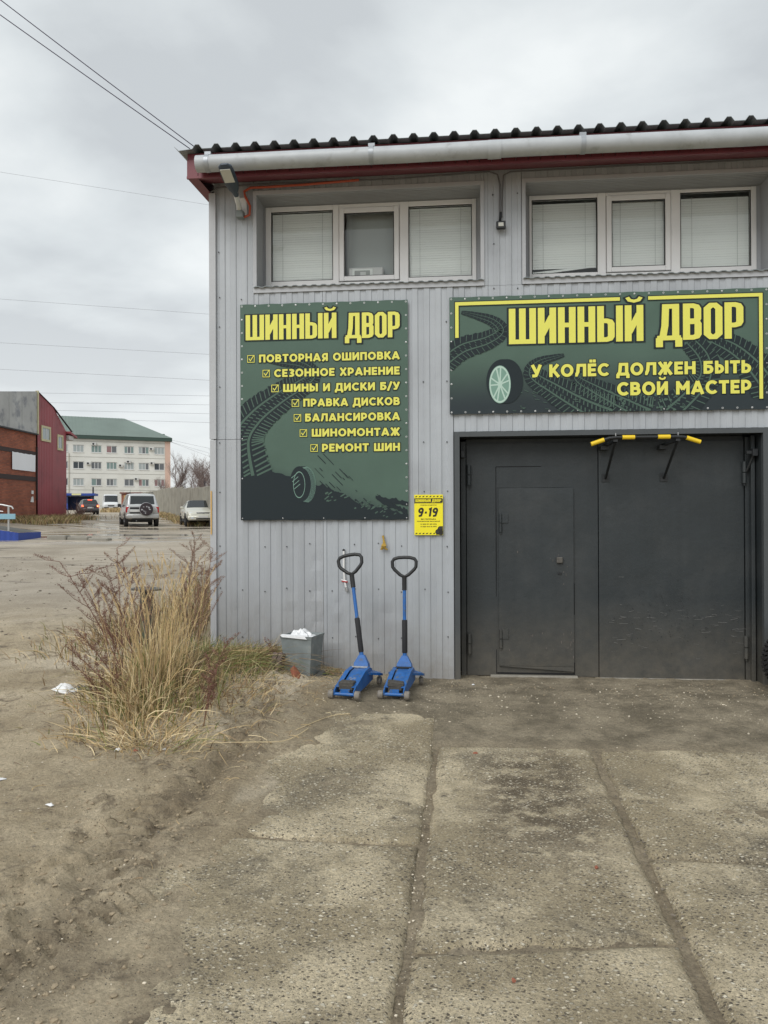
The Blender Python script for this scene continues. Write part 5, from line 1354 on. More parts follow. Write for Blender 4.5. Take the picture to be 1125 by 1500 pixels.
# ---------------------------------------------------------------- bin, debris by the wall
bz = gz(-1.5, 7.25) - .01
bn = empty('waste_bin', (-1.50, 7.24, bz), RAD(-14), 'square grey plastic bin with white bag standing by the wall', 'bin')
def frustum(mb, w0, d0, w1, d1, z0, z1, t):
    o = [(-1, -1), (1, -1), (1, 1), (-1, 1)]
    vs = [(a * w0, b * d0, z0) for a, b in o] + [(a * w1, b * d1, z1) for a, b in o] + [(a * (w1 - t), b * (d1 - t), z1) for a, b in o] + [(a * (w0 - t), b * (d0 - t), z0 + t) for a, b in o]
    fs = [(3, 2, 1, 0)] + [(i, (i + 1) % 4, 4 + (i + 1) % 4, 4 + i) for i in range(4)] + [(4 + i, 4 + (i + 1) % 4, 8 + (i + 1) % 4, 8 + i) for i in range(4)] + [(8 + i, 8 + (i + 1) % 4, 12 + (i + 1) % 4, 12 + i) for i in range(4)] + [(12, 13, 14, 15)]
    mb.add(vs, fs)
mb = MB(); frustum(mb, .130, .115, .158, .140, 0, .36, .006); mb.build('bin_body', M['bin'], bn)
mb = MB(); frustum(mb, .160, .142, .166, .148, .345, .375, .010); mb.build('rim', M['bin'], bn)
def crumple(w, d, h, seed, n=14, amp=.03):
    mb = MB(); vs = []; fs = []; rnd = random.Random(seed)
    for j in range(n + 1):
        for i in range(n + 1):
            u = i / n * 2 - 1; v = j / n * 2 - 1; f = (1 - abs(u) ** 3) * (1 - abs(v) ** 3)
            k = float(fbm(np.array([u * 1.0 + seed]), np.array([v * 1.0]), 1.7, 4, seed)[0])
            vs.append((u * w, v * d, h * f * (1 + k * 1.4) + amp * k * f + rnd.uniform(-.1, .1) * amp * f))
    for j in range(n):
        for i in range(n): fs.append((j * (n + 1) + i, j * (n + 1) + i + 1, (j + 1) * (n + 1) + i + 1, (j + 1) * (n + 1) + i))
    mb.add(vs, fs); return mb
cr = crumple(.145, .125, .045, 3, 18, .05); cr.v = [(x, y, z + .335) for x, y, z in cr.v]; cr.build('bag', M['bag'], bn, smooth_=True, fix=False)
mb = MB()
for p, q in (((-.160, -.142), (.10, -.146)),): mb.add([(p[0], p[1] - .010, .378), (q[0], q[1] - .010, .378), (q[0] + .02, q[1] - .012, .352), (p[0] + .02, p[1] - .012, .362), (p[0], p[1] + .03, .384), (q[0], q[1] + .03, .384)], [(0, 1, 5, 4), (3, 2, 1, 0)])
mb.build('bag', M['bag'], bn, fix=False)
mb = MB(); mb.bbox(-.13, .13, -.115, .115, -.012, .012, .004); mb.build('black_foot', M['gap'], bn)

def rock(w, d, h, seed, n=3, rough=.25):
    import bmesh
    bm = bmesh.new(); bmesh.ops.create_icosphere(bm, subdivisions=n, radius=1)
    rnd = random.Random(seed); cuts = [(Vector((rnd.gauss(0, 1), rnd.gauss(0, 1), rnd.gauss(0, 1))).normalized(), rnd.uniform(.45, .8)) for _ in range(11)]
    for v in bm.verts:
        p = v.co.copy()
        for nrm, dd in cuts:
            k = p.dot(nrm) - dd
            if k > 0: p -= nrm * k
        p *= 1 + rough * .3 * float(fbm(np.array([p.x * 1.0 + seed]), np.array([p.y + p.z]), 2.5, 3, seed)[0]); v.co = Vector((p.x * w, p.y * d, p.z * h))
    me = bpy.data.meshes.new('rock'); bm.to_mesh(me); bm.free(); return me
def rock_obj(name, w, d, h, seed, m, loc, rot=(0, 0, 0), **k):
    me = rock(w, d, h, seed, **({'n': k.pop('n')} if 'n' in k else {})); me.materials.append(m); o = bpy.data.objects.new(name, me); COL.objects.link(o); o.location = loc; o.rotation_euler = rot; tag(o, **k); return o
wb = empty('wood_offcut', (-1.735, 7.12, gz(-1.735, 7.12)), RAD(-18), 'short weathered wooden block leaning left of the grey bin', 'wood block')
T = Matrix.Rotation(RAD(12), 4, 'Y') @ Matrix.Rotation(RAD(-16), 4, 'X')
mb = MB(); mb.bbox(-.052, -.002, -.06, .05, -.01, .165, .006, T); mb.build('plank', M['wood'], wb)
mb = MB(); mb.bbox(.002, .048, -.055, .05, -.01, .180, .006, T); mb.build('plank', M['wood'], wb)
rock_obj('brick_fragment', .055, .045, .115, 5, M['brickred'], (-1.515, 6.98, gz(-1.515, 6.98) + .055), (RAD(-28), RAD(-24), .2), label='orange-red broken brick lying against the front of the bin', cat='brick')
rock_obj('dark_stone', .055, .05, .038, 8, M['stone'], (-3.09, 6.03, gz(-3.09, 6.03) + .025), label='dark stone beside the white litter at the weeds', cat='stone')
rock_obj('dark_stone', .075, .06, .05, 9, M['stone'], (-1.32, 7.22, gz(-1.32, 7.22) + .015), (0, 0, .6), label='dark lump of rubble at the right foot of the grey bin', cat='stone')
# white crumpled litter
pc = crumple(.10, .062, .028, 12, 12, .02); o = pc.build('litter', M['paper'], smooth_='all', fix=False); o.location = (-3.235, 6.05, gz(-3.235, 6.05) + .012); o.rotation_euler = (RAD(12), RAD(8), RAD(-22)); tag(o, 'white plastic packet lying on the earth left of the weeds', 'litter')
for i, (x, y, w, d, r_, lb) in enumerate(((-2.25, 4.88, .022, .014, .4, 'small white scrap just in front of the yellow grass clump'), (-1.95, 4.93, .012, .010, 1.1, 'tiny white and blue scrap at the foot of the grass clump'), (-2.70, 4.30, .030, .010, .7, 'thin white paper strip on the bare earth at the left edge'), (-2.22, 3.98, .026, .012, -.5, 'curled pale leaf-like scrap on bare earth at left'),
                                     (-2.12, 4.86, .014, .012, 0, 'small orange scrap in the litter below the grass clump'), (2.72, 7.10, .018, .012, .3, 'small pale pebble-like scrap near the tyre'), (0.12, 7.35, .014, .012, .2, 'small white scrap at the left post of the gate'))):
    c = crumple(w, d, .008, 20 + i, 6, .006); o = c.build('litter', M['brickred'] if 'orange' in lb else M['paper'], smooth_='all', fix=False); o.location = (x, y, gz(x, y) + .006); o.rotation_euler = (0, 0, r_); tag(o, lb, 'litter', 'bits of litter on the ground')

# tyre standing at the right-hand gate post
ty = empty('tyre', (3.035, 7.30, gz(3.0, 7.3) + .285), RAD(12), 'knobbly black tyre standing at the right edge by the gate', 'tyre')
mb = MB(); Rr, Wd = .285, .10
prof = [(-Wd * .75, .175), (-Wd, .20), (-Wd * 1.1, .235), (-Wd, .272), (-Wd * .7, Rr - .006), (0, Rr), (Wd * .7, Rr - .006), (Wd, .272), (Wd * 1.1, .235), (Wd, .20), (Wd * .75, .175), (0, .168), (-Wd * .75, .175)]
mb.lathe((0, 0, 0), (0, 1, 0), prof, 48); mb.build('carcass', M['tire'], ty, smooth_=True)
mb = MB(); rnd = random.Random(1)
for k in range(44):
    g = 2 * math.pi * k / 44
    for yy, ww in ((-.078, .034), (-.026, .040), (.026, .040), (.078, .034)):
        Mx = Matrix.Rotation(-(g + (.07 if yy > 0 else 0)), 4, 'Y') @ Matrix.Translation((0, yy, Rr + .003 - (.008 if abs(yy) > .05 else 0))) @ Matrix.Rotation(.4 if yy > 0 else -.4, 4, 'Z')
        mb.box(-.013, .013, -ww / 2, ww / 2, -.012, .012, Mx)
mb.build('tread_blocks', M['tire'], ty)
mb = MB(); mb.lathe((0, 0, 0), (0, 1, 0), [(-.07, .172), (-.06, .165), (.06, .165), (.07, .172)], 36); mb.cyl((0, -.03, 0), (0, 1, 0), .165, .01, 32); mb.build('rim', M['gatetrim'], ty, smooth_=True)
mb = MB(); mb.bbox(2.80, 2.84, 7.42, 7.46, -.02, .10, .003); 

# dark post in the weeds
po = empty('marker_post', (-3.18, 7.55, gz(-3.18, 7.55) - .05), 0, 'dark round post with flat cap standing in the tall dry weeds', 'post')
pt = .88 - po.location.z
mb = MB(); mb.tube([(0, 0, 0), (.01, -.01, pt * .5), (.012, -.015, pt)], [.072, .066, .062], 18); mb.build('shaft', M['post'], po, smooth_=True)
mb = MB(); mb.cyl((.014, -.015, pt + .008), (0.03, 0, 1), .150, .016, 24); mb.build('cap', M['post'], po, smooth_=True)
# ---------------------------------------------------------------- vehicles
G_CAR = {
    'glass': mat('car_glass_dark', (0.012, 0.016, 0.018), 0.08, spec=.8),
    'trim': mat('car_black_plastic', (0.02, 0.02, 0.022), 0.6), 'rub': M['tire'], 'rim': mat('wheel_alloy', (.32, .32, .33), .35, metal=.7, var=.2, vscale=20),
    'red': mat('tail_lamp_red', (.42, .012, .015), .25), 'clear': mat('headlamp_glass', (.62, .65, .68), .15), 'plate': mat('number_plate', (.62, .62, .60), .5),
    'chrome': mat('car_chrome', (.6, .6, .6), .2, metal=.9), 'amber': mat('lit_tail_lamp', (.5, .03, .02), .3, emis=(1.0, .12, .06), estr=1.6),
    'amberc': mat('lit_tail_lamp_core', (.9, .5, .1), .3, emis=(1.0, .45, .12), estr=2.2),
    'print': mat('cover_print_white', (.42, .42, .44), .5), 'coverc': mat('spare_cover', (.035, .025, .030), .4)}
def car(name, loc, heading, paint, st, label, wheels, wr, ww, extras, seed=0, cat='car'):
    """st: stations along x (front +x): (x, z_bottom, z_belt, half_w, z_top, half_w_top, side_glass, top_glass) - glass flags describe the span to the NEXT station"""
    root = empty(name, loc, heading, label, cat)
    def ring(s):
        x, zb, zt, w, zr, wt = s[:6]
        R_ = [(w * .80, zb), (w * .97, zb + .07), (w, zb + (zt - zb) * .45), (w, zb + (zt - zb) * .72), (w * .965, zt), (wt, zr - .045 if zr - zt > .08 else zr - .01), (wt - .09, zr), (wt * .45, zr + .015)]
        return [(x, -a, b) for a, b in R_] + [(x, a, b) for a, b in reversed(R_)]
    rings = [ring(s) for s in st]; n = 16
    body, gl = MB(), MB(); vs = [p for r in rings for p in r]; fs = []
    for i in range(len(st) - 1):
        for k in range(n):
            k2 = (k + 1) % n; q = (i * n + k, i * n + k2, (i + 1) * n + k2, (i + 1) * n + k)
            sideg = st[i][6] and k in (4, 10); topg = st[i][7] and k in (5, 6, 7, 8, 9)
            fs.append(q)
            if sideg or topg:
                P = [Vector(vs[a]) for a in q]; c = sum(P, Vector()) / 4; nn = (P[1] - P[0]).cross(P[3] - P[0])
                if nn.length < 1e-6: nn = Vector((0, 0, 1))
                nn.normalize(); m0 = Vector((c.x, 0, .8)); 
                if nn.dot(c - m0) < 0: nn = -nn
                sh = .90 if sideg else 1.0
                Q = [c + (p - c) * sh + nn * .008 for p in P]; gl.add(Q, [(0, 1, 2, 3)])
    fs.append(tuple(range(n))); fs.append(tuple((len(st) - 1) * n + k for k in range(n)))
    body.add(vs, fs); bo = body.build('body', paint, root, smooth_=True)
    bv = bo.modifiers.new('bevel', 'BEVEL'); bv.width = .02; bv.segments = 2; bv.limit_method = 'ANGLE'; bv.angle_limit = RAD(35)
    gl.build('window_glass', G_CAR['glass'], root, smooth_=False, fix=False)
    w0 = max(s[3] for s in st)
    for x in wheels:
        for s in (-1, 1):
            mb = MB(); mb.lathe((x, s * (w0 - .20), wr + .03), (0, s, 0), [(0, wr + .05), (.195, wr + .055), (.203, wr + .02), (.195, wr - .02)], 28); mb.build('wheel_arch', G_CAR['trim'], root, smooth_=True)
            mb = MB(); mb.lathe((x, s * (w0 - ww + .01), wr), (0, s, 0), [(0, wr * .6), (.01, wr * .93), (.03, wr), (ww - .03, wr), (ww - .008, wr * .93), (ww, wr * .66), (ww - .02, wr * .64)], 28)
            wo = mb.build('wheel', G_CAR['rub'], root, smooth_=True)
            mb = MB(); mb.cyl((x, s * (w0 - .025), wr), (0, 1, 0), wr * .22, .02, 12)
            for k in range(5):
                a = 2 * math.pi * k / 5; mb.box(-.02, .02, -.008, .008, .03, wr * .63, Matrix.Translation((x, s * (w0 - .024), wr)) @ Matrix.Rotation(a, 4, 'Y'))
            mb.lathe((x, s * (w0 - .03), wr), (0, s, 0), [(0, wr * .66), (.012, wr * .66), (.012, wr * .58), (0, wr * .57)], 24)
            mb.build('rim', G_CAR['rim'], wo)
    for nm, mm, box in extras:
        mb = MB()
        if box[0] == 'cyl': mb.lathe(*box[1:])
        elif box[0] == 'tube': mb.tube(*box[1:])
        else: mb.bbox(*box)
        mb.build(nm, mm, root, smooth_=True)
    return root

silver = mat('silver_car_paint', (.56, .57, .57), .28, metal=.35, coat=.5, grime=((.22, .19, .15), 1.2, 2.4))
sedanp = mat('champagne_car_paint', (.62, .61, .53), .28, metal=.25, coat=.5)
greyp = mat('dark_grey_car_paint', (.085, .082, .09), .3, metal=.4, coat=.5)
suv_st = [(-2.12, .50, .95, .78, .97, .70, 0, 0), (-2.10, .46, 1.08, .83, 1.12, .72, 0, 0), (-2.03, .42, 1.10, .875, 1.16, .74, 0, 0), (-1.98, .40, 1.10, .88, 1.22, .745, 0, 0), (-1.84, .38, 1.10, .89, 1.70, .68, 0, 0), (-1.74, .36, 1.10, .89, 1.76, .67, 1, 0),
          (-.98, .34, 1.08, .90, 1.80, .67, 0, 0), (-.90, .34, 1.08, .90, 1.80, .67, 1, 0), (-.10, .34, 1.06, .90, 1.80, .67, 0, 0), (0, .34, 1.06, .90, 1.80, .67, 1, 0), (.62, .34, 1.05, .90, 1.74, .66, 0, 1), (1.12, .34, 1.03, .89, 1.12, .74, 0, 0),
          (1.3, .34, 1.02, .88, 1.04, .76, 0, 0), (1.95, .36, .95, .85, .97, .72, 0, 0), (2.08, .42, .84, .78, .86, .66, 0, 0), (2.12, .48, .72, .70, .74, .6, 0, 0)]
ax_ = (-1, 0, 0)
suv_x = [('rear_window', G_CAR['glass'], ('tube', [(0, 0, -9), (0, 0, -9.01)], .001, 3)),
    ('bumper', silver, (-2.24, -2.04, -.86, .86, .42, .66, .05)), ('bumper_step', G_CAR['trim'], (-2.22, -2.06, -.55, .55, .36, .43, .02)),
    ('tail_lamp', G_CAR['red'], (-2.115, -1.98, .70, .865, .74, 1.06, .02)), ('tail_lamp', G_CAR['red'], (-2.115, -1.98, -.865, -.70, .74, 1.06, .02)),
    ('plate_recess', G_CAR['trim'], (-2.135, -2.09, .16, .66, .93, 1.04, .01)), ('number_plate', G_CAR['plate'], (-2.15, -2.12, .14, .64, .78, .90, .005)), ('trim_strip', G_CAR['trim'], (-2.14, -2.10, .10, .68, .70, .77, .01)),
    ('spare_wheel_cover', G_CAR['coverc'], ('cyl', (-2.13, -.18, .93), ax_, [(0, .36), (.14, .36), (.19, .33), (.20, .05), (.20, .001)], 36)),
    ('cover_ring', G_CAR['print'], ('cyl', (-2.13, -.18, .93), ax_, [(.10, .368), (.155, .366), (.175, .352), (.15, .35)], 36)),
    ('roof_rail', G_CAR['trim'], ('tube', [(-1.7, .60, 1.80), (-1.6, .60, 1.86), (.2, .60, 1.87), (.35, .60, 1.80)], .018, 8)), ('roof_rail', G_CAR['trim'], ('tube', [(-1.7, -.60, 1.80), (-1.6, -.60, 1.86), (.2, -.60, 1.87), (.35, -.60, 1.80)], .018, 8)),
    ('side_mirror', G_CAR['trim'], (.45, .60, .90, 1.08, 1.08, 1.26, .03)), ('side_mirror', G_CAR['trim'], (.45, .60, -1.08, -.90, 1.08, 1.26, .03)),
    ('side_moulding', silver, (-1.5, 1.6, .895, .915, .48, .58, .008)), ('side_moulding', silver, (-1.5, 1.6, -.915, -.895, .48, .58, .008)),
    ('underbody', G_CAR['trim'], (-1.9, 1.8, -.55, .55, .22, .40, .03)), ('exhaust_pipe', G_CAR['rim'], ('tube', [(-1.6, .3, .28), (-2.15, .32, .30)], .03, 10)), ('aerial', G_CAR['trim'], ('tube', [(.3, .4, 1.8), (.1, .42, 2.05)], .006, 5))]
def z_at(x, y): return float(base_z(np.array([x]), np.array([y]))[0])
hs_ = (44.23 - 40.42, -20.25 + 18.12); hd = math.atan2(hs_[0], hs_[1])
sc_ = (-18.22, 42.25)
suv = car('parked_car', (sc_[0], sc_[1], z_at(*sc_) + .0), hd, silver, suv_st, 'silver off-road car seen from behind with round spare wheel cover', (-1.38, 1.30), .36, .22, suv_x[1:], cat='car')
# rear glass of the off-road car, and the pattern printed on the spare wheel cover
mb = MB(); P = [(-2.005, -.64, 1.20), (-2.005, .64, 1.20), (-1.868, .60, 1.655), (-1.868, -.60, 1.655)]; mb.add(P + [(x + .01, y, z) for x, y, z in P], [(0, 3, 2, 1), (4, 5, 6, 7), (0, 1, 5, 4), (1, 2, 6, 5), (2, 3, 7, 6), (3, 0, 4, 7)]); mb.build('rear_window', G_CAR['glass'], suv)
mb = MB(); rnd = random.Random(6)
for k in range(11):
    a = rnd.uniform(0, 6.28); r0 = rnd.uniform(.02, .26); y, z = -.18 + r0 * math.cos(a), .93 + r0 * math.sin(a); s = rnd.uniform(.02, .06)
    mb.add([(-2.336, y + s * math.cos(t) * rnd.uniform(.6, 1.5), z + s * math.sin(t) * rnd.uniform(.5, 1.2)) for t in (0, 1.2, 2.3, 3.5, 4.8)], [(0, 1, 2, 3, 4)])
mb.build('cover_print', G_CAR['print'], suv, fix=False)

sed_st = [(-2.35, .45, .85, .74, .87, .66, 0, 0), (-2.28, .38, .96, .82, .98, .70, 0, 0), (-1.75, .34, 1.00, .87, 1.03, .72, 0, 1), (-1.05, .32, .98, .89, 1.40, .62, 1, 0), (-.42, .32, .96, .90, 1.43, .62, 0, 0), (-.35, .32, .96, .90, 1.43, .62, 1, 0),
          (.35, .32, .95, .90, 1.41, .62, 0, 1), (1.10, .32, .93, .89, 1.00, .76, 0, 0), (1.3, .34, .90, .88, .93, .74, 0, 0), (2.05, .36, .80, .84, .82, .72, 0, 0), (2.28, .40, .70, .78, .72, .66, 0, 0), (2.36, .46, .60, .70, .62, .58, 0, 0)]
sed_x = [('headlamp', G_CAR['clear'], (2.10, 2.29, .42, .76, .60, .74, .04)), ('headlamp', G_CAR['clear'], (2.10, 2.29, -.76, -.42, .60, .74, .04)),
    ('grille', G_CAR['trim'], (2.22, 2.335, -.34, .34, .58, .72, .015)), ('grille_surround', G_CAR['chrome'], (2.22, 2.33, -.37, .37, .715, .74, .008)), ('bumper', sedanp, (2.10, 2.42, -.82, .82, .30, .56, .06)),
    ('air_intake', G_CAR['trim'], (2.36, 2.43, -.38, .38, .34, .42, .01)), ('fog_lamp', G_CAR['clear'], (2.36, 2.43, .50, .66, .38, .46, .01)), ('fog_lamp', G_CAR['clear'], (2.36, 2.43, -.66, -.50, .38, .46, .01)), ('number_plate', G_CAR['plate'], (2.41, 2.44, -.26, .26, .44, .55, .004)),
    ('side_mirror', sedanp, (.70, .84, .90, 1.08, .94, 1.07, .03)), ('side_mirror', sedanp, (.70, .84, -1.08, -.90, .94, 1.07, .03)), ('sill', G_CAR['trim'], (-1.4, 1.4, -.86, .86, .22, .36, .03)),
    ('side_moulding', sedanp, (-1.2, 1.2, -.915, -.885, .54, .60, .008)), ('side_moulding', sedanp, (-1.2, 1.2, .885, .915, .54, .60, .008)), ('emblem', G_CAR['chrome'], (2.335, 2.35, -.06, .06, .62, .68, .004))]
hd2 = math.atan2(40.74 - 45.54, -14.86 + 17.12)
fd = Vector((math.cos(hd2), math.sin(hd2))); lf = Vector((-fd.y, fd.x))
fc = Vector((-14.86, 40.74)) + lf * .90; cc = fc - fd * 2.35
car('parked_car', (cc.x, cc.y, z_at(cc.x, cc.y)), hd2, sedanp, sed_st, 'champagne saloon facing the camera, half hidden by the workshop corner', (-1.38, 1.38), .315, .20, sed_x, cat='car')

hat_st = [(-1.92, .46, .86, .70, .88, .64, 0, 0), (-1.86, .40, .96, .78, .99, .68, 0, 1), (-1.50, .34, .98, .82, 1.42, .60, 0, 0), (-1.40, .32, .97, .83, 1.46, .60, 1, 0), (-.65, .32, .95, .84, 1.49, .60, 0, 0), (-.58, .32, .95, .84, 1.49, .60, 1, 0), (.20, .32, .94, .84, 1.45, .60, 0, 1), (.95, .32, .93, .83, 1.00, .70, 0, 0), (1.6, .34, .84, .80, .86, .66, 0, 0), (1.92, .42, .66, .70, .68, .6, 0, 0)]
hat_x = [('bumper', greyp, (-2.0, -1.82, -.78, .78, .36, .62, .05)), ('brake_lamp', G_CAR['amber'], (-1.93, -1.78, .58, .79, .72, .92, .02)), ('brake_lamp', G_CAR['amber'], (-1.93, -1.78, -.79, -.58, .72, .92, .02)),
    ('lamp_core', G_CAR['amberc'], (-1.945, -1.925, .62, .70, .76, .86, .008)), ('lamp_core', G_CAR['amberc'], (-1.945, -1.925, -.70, -.62, .76, .86, .008)), ('high_brake_lamp', G_CAR['amber'], (-1.62, -1.50, -.20, .20, 1.38, 1.46, .01)), ('number_plate', G_CAR['plate'], (-1.965, -1.93, -.26, .26, .60, .72, .004)),
    ('side_mirror', greyp, (.45, .58, .84, 1.0, .95, 1.08, .03)), ('side_mirror', greyp, (.45, .58, -1.0, -.84, .95, 1.08, .03)), ('sill', G_CAR['trim'], (-1.6, 1.5, -.7, .7, .2, .36, .03)), ('bumper_insert', G_CAR['trim'], (-2.02, -1.9, -.6, .6, .30, .38, .02))]
hd3 = math.atan2(3.77, -2.5); rc = Vector((-35.35, 70.87)); c3 = rc + Vector((math.cos(hd3), math.sin(hd3))) * 1.92
car('moving_car', (c3.x, c3.y, z_at(c3.x, c3.y)), hd3, greyp, hat_st, 'dark hatchback with lit brake lamps further down the road', (-1.18, 1.22), .30, .19, hat_x, cat='car')

# white van and blue car at the far end
vanw = mat('white_van_paint', (.66, .67, .67), .35)
van_st = [(-2.6, .45, 1.1, .90, 2.05, .82, 0, 0), (-2.5, .40, 1.1, .95, 2.25, .84, 0, 0), (1.1, .40, 1.1, .96, 2.25, .84, 1, 0), (1.5, .40, 1.1, .96, 2.1, .80, 0, 1), (2.1, .40, 1.08, .94, 1.25, .84, 0, 0), (2.6, .45, .9, .85, .95, .75, 0, 0)]
vx = [('headlamp', G_CAR['clear'], (2.45, 2.62, .5, .8, .75, .92, .03)), ('headlamp', G_CAR['clear'], (2.45, 2.62, -.8, -.5, .75, .92, .03)), ('grille', G_CAR['trim'], (2.5, 2.63, -.4, .4, .70, .85, .02)), ('bumper', G_CAR['trim'], (2.4, 2.7, -.88, .88, .4, .62, .04)), ('number_plate', G_CAR['plate'], (2.69, 2.72, -.26, .26, .46, .57, .004))]
vc = (-45.9, 97.5); car('parked_van', (vc[0], vc[1], z_at(*vc)), math.atan2(-97.5, 45.9) + .04, vanw, van_st, 'white van standing behind the dark hatchback', (-1.7, 1.7), .34, .22, vx, cat='van')
bluep = mat('blue_grey_car_paint', (.05, .085, .13), .3, metal=.3, coat=.4)
bc = (-45.3, 103.5); car('parked_car', (bc[0], bc[1], z_at(*bc)), math.atan2(-103.5, 45.3) - .5, bluep, sed_st, 'blue car parked at the far end of the road', (-1.38, 1.38), .315, .20, [e for e in sed_x if e[0] in ('headlamp', 'grille', 'number_plate')] + [('bumper', bluep, (2.10, 2.42, -.82, .82, .30, .56, .06))], cat='car')

# ---------------------------------------------------------------- red-clad brick building on the left
BRICK = bpy.data.materials.new('red_brickwork'); BRICK.use_nodes = True
def brick_nodes():
    nt = BRICK.node_tree; N = nt.nodes; L = nt.links; b = N['Principled BSDF']; b.inputs['Roughness'].default_value = .9
    tc = N.new('ShaderNodeTexCoord'); mp = N.new('ShaderNodeMapping'); mp.inputs['Rotation'].default_value = (RAD(-90), 0, 0)
    sx = N.new('ShaderNodeSeparateXYZ'); L.new(tc.outputs['Object'], sx.inputs[0]); cb = N.new('ShaderNodeCombineXYZ'); L.new(sx.outputs[0], cb.inputs[0]); L.new(sx.outputs[2], cb.inputs[1])
    br = N.new('ShaderNodeTexBrick'); L.new(cb.outputs[0], br.inputs['Vector']); br.inputs['Scale'].default_value = 1.0
    br.inputs['Brick Width'].default_value = .26; br.inputs['Row Height'].default_value = .077; br.inputs['Mortar Size'].default_value = .010; br.inputs['Mortar Smooth'].default_value = .3
    br.inputs['Color1'].default_value = (.40, .12, .06, 1); br.inputs['Color2'].default_value = (.28, .08, .045, 1); br.inputs['Mortar'].default_value = (.16, .12, .10, 1)
    n = N.new('ShaderNodeTexNoise'); n.inputs['Scale'].default_value = 1.2; n.inputs['Detail'].default_value = 6; L.new(cb.outputs[0], n.inputs['Vector'])
    mr = N.new('ShaderNodeMapRange'); mr.inputs[1].default_value = .3; mr.inputs[2].default_value = .7; mr.inputs[3].default_value = .75; mr.inputs[4].default_value = 1.2; L.new(n.outputs['Fac'], mr.inputs[0])
    mx = N.new('ShaderNodeMixRGB'); mx.blend_type = 'MULTIPLY'; mx.inputs[0].default_value = 1; L.new(br.outputs[0], mx.inputs[1]); L.new(mr.outputs[0], mx.inputs[2]); L.new(mx.outputs[0], b.inputs['Base Color'])
    bp = N.new('ShaderNodeBump'); bp.inputs['Distance'].default_value = .01; L.new(br.outputs['Fac'], bp.inputs['Height']); bp.invert = True; L.new(bp.outputs[0], b.inputs['Normal'])
brick_nodes()
azr = RAD(-3.718); RC = Vector((-24.657, 42.79, 0))
# local x runs along the wall away from the camera, y to the left (into the building)
rb = empty('brick_building', tuple(RC), math.pi / 2 - azr, 'red brick building with maroon metal cladding at the left edge', 'building')
cream = mat('cream_trim', (.52, .48, .30), .6, var=.1, vscale=3); redclad = mat('maroon_cladding', (.27, .05, .062), .5, var=.12, vscale=.8, col2=(.19, .035, .045), c2scale=.5)
greyclad = mat('weathered_grey_board', (.38, .385, .38), .6, var=.22, vscale=.7, col2=(.20, .21, .23), c2scale=1.1, c2lo=.48, c2hi=.66)
mb = MB(); mb.box(-14, 0, 0, 12, -1, 6.45); mb.build('brick_wall', BRICK, rb)
mb = MB(); mb.box(-.07, -.06, -.10, 11.9, 6.46, 8.93); mb.prism([(-14, 6.46), (-.07, 6.46), (-.07, 8.93), (-14, 6.7)], -.10, 11.9, 'xz'); hb = mb.build('upper_board_cladding', greyclad, rb)
for x in (-6.0, -4.6, -3.2, -1.8):
    mb = MB(); mb.box(x - .02, x + .02, -.112, -.101, 6.5, 8.90 + x * .16); mb.build('board_joint', greyclad, rb)
mb = MB(); mb.box(-14, 0, -.16, -.09, 6.38, 6.46); mb.build('drip_edge', G_CAR['trim'], rb)
mb = MB(); mb.box(-.06, .05, -.16, .0, 6.40, 8.98); mb.build('corner_strip', cream, rb)
band = mat('dark_band_paint', (.045, .03, .028), .8)
mb = MB(); mb.box(-14, -.02, -.03, -.002, 5.16, 5.40); mb.build('dark_band', band, rb)
mb = MB(); mb.box(-14, -.02, -.03, -.002, 3.66, 3.92); mb.build('dark_band', band, rb)
mb = MB(); mb.box(-.045, .02, -.10, -.004, 2.6, 5.7); mb.build('downpipe', band, rb)
mb = MB(); nx, nz = 24, 14; vs = []; fs = []
for j in range(nz + 1):
    for i in range(nx + 1):
        u, v = i / nx, j / nz; vs.append((-2.84 + 2.6 * u, -.06 - .03 * math.sin(u * 9) * v - .02 * abs(math.sin(u * 14 + 1)), 4.22 + .98 * v + .06 * abs(math.sin(u * 11)) * (v - 1) * -.0 - .05 * abs(math.sin(u * 3.14 * 5)) * v * .6))
for j in range(nz):
    for i in range(nx): fs.append((j * 25 + i, j * 25 + i + 1, (j + 1) * 25 + i + 1, (j + 1) * 25 + i))
mb.add(vs, fs); o = mb.build('blank_banner', mat('blank_white_banner', (.80, .81, .84), .6), None, smooth_='all', fix=False, origin=(0, 0, 0)); o.matrix_world = Matrix.Translation(RC) @ Matrix.Rotation(math.pi / 2 - azr, 4, 'Z')
tag(o, 'blank white cloth banner hung on the brick wall at the left', 'banner')
mb = MB(); mb.box(-.62, -.42, -.06, -.01, 2.92, 3.12); mb.build('notice', M['paper'], rb)
mb = MB(); mb.prism([(-.72, 2.45), (-.40, 2.45), (-.46, 2.78), (-.60, 2.74)], -.06, -.01, 'xz'); mb.build('notice', M['paper'], rb)
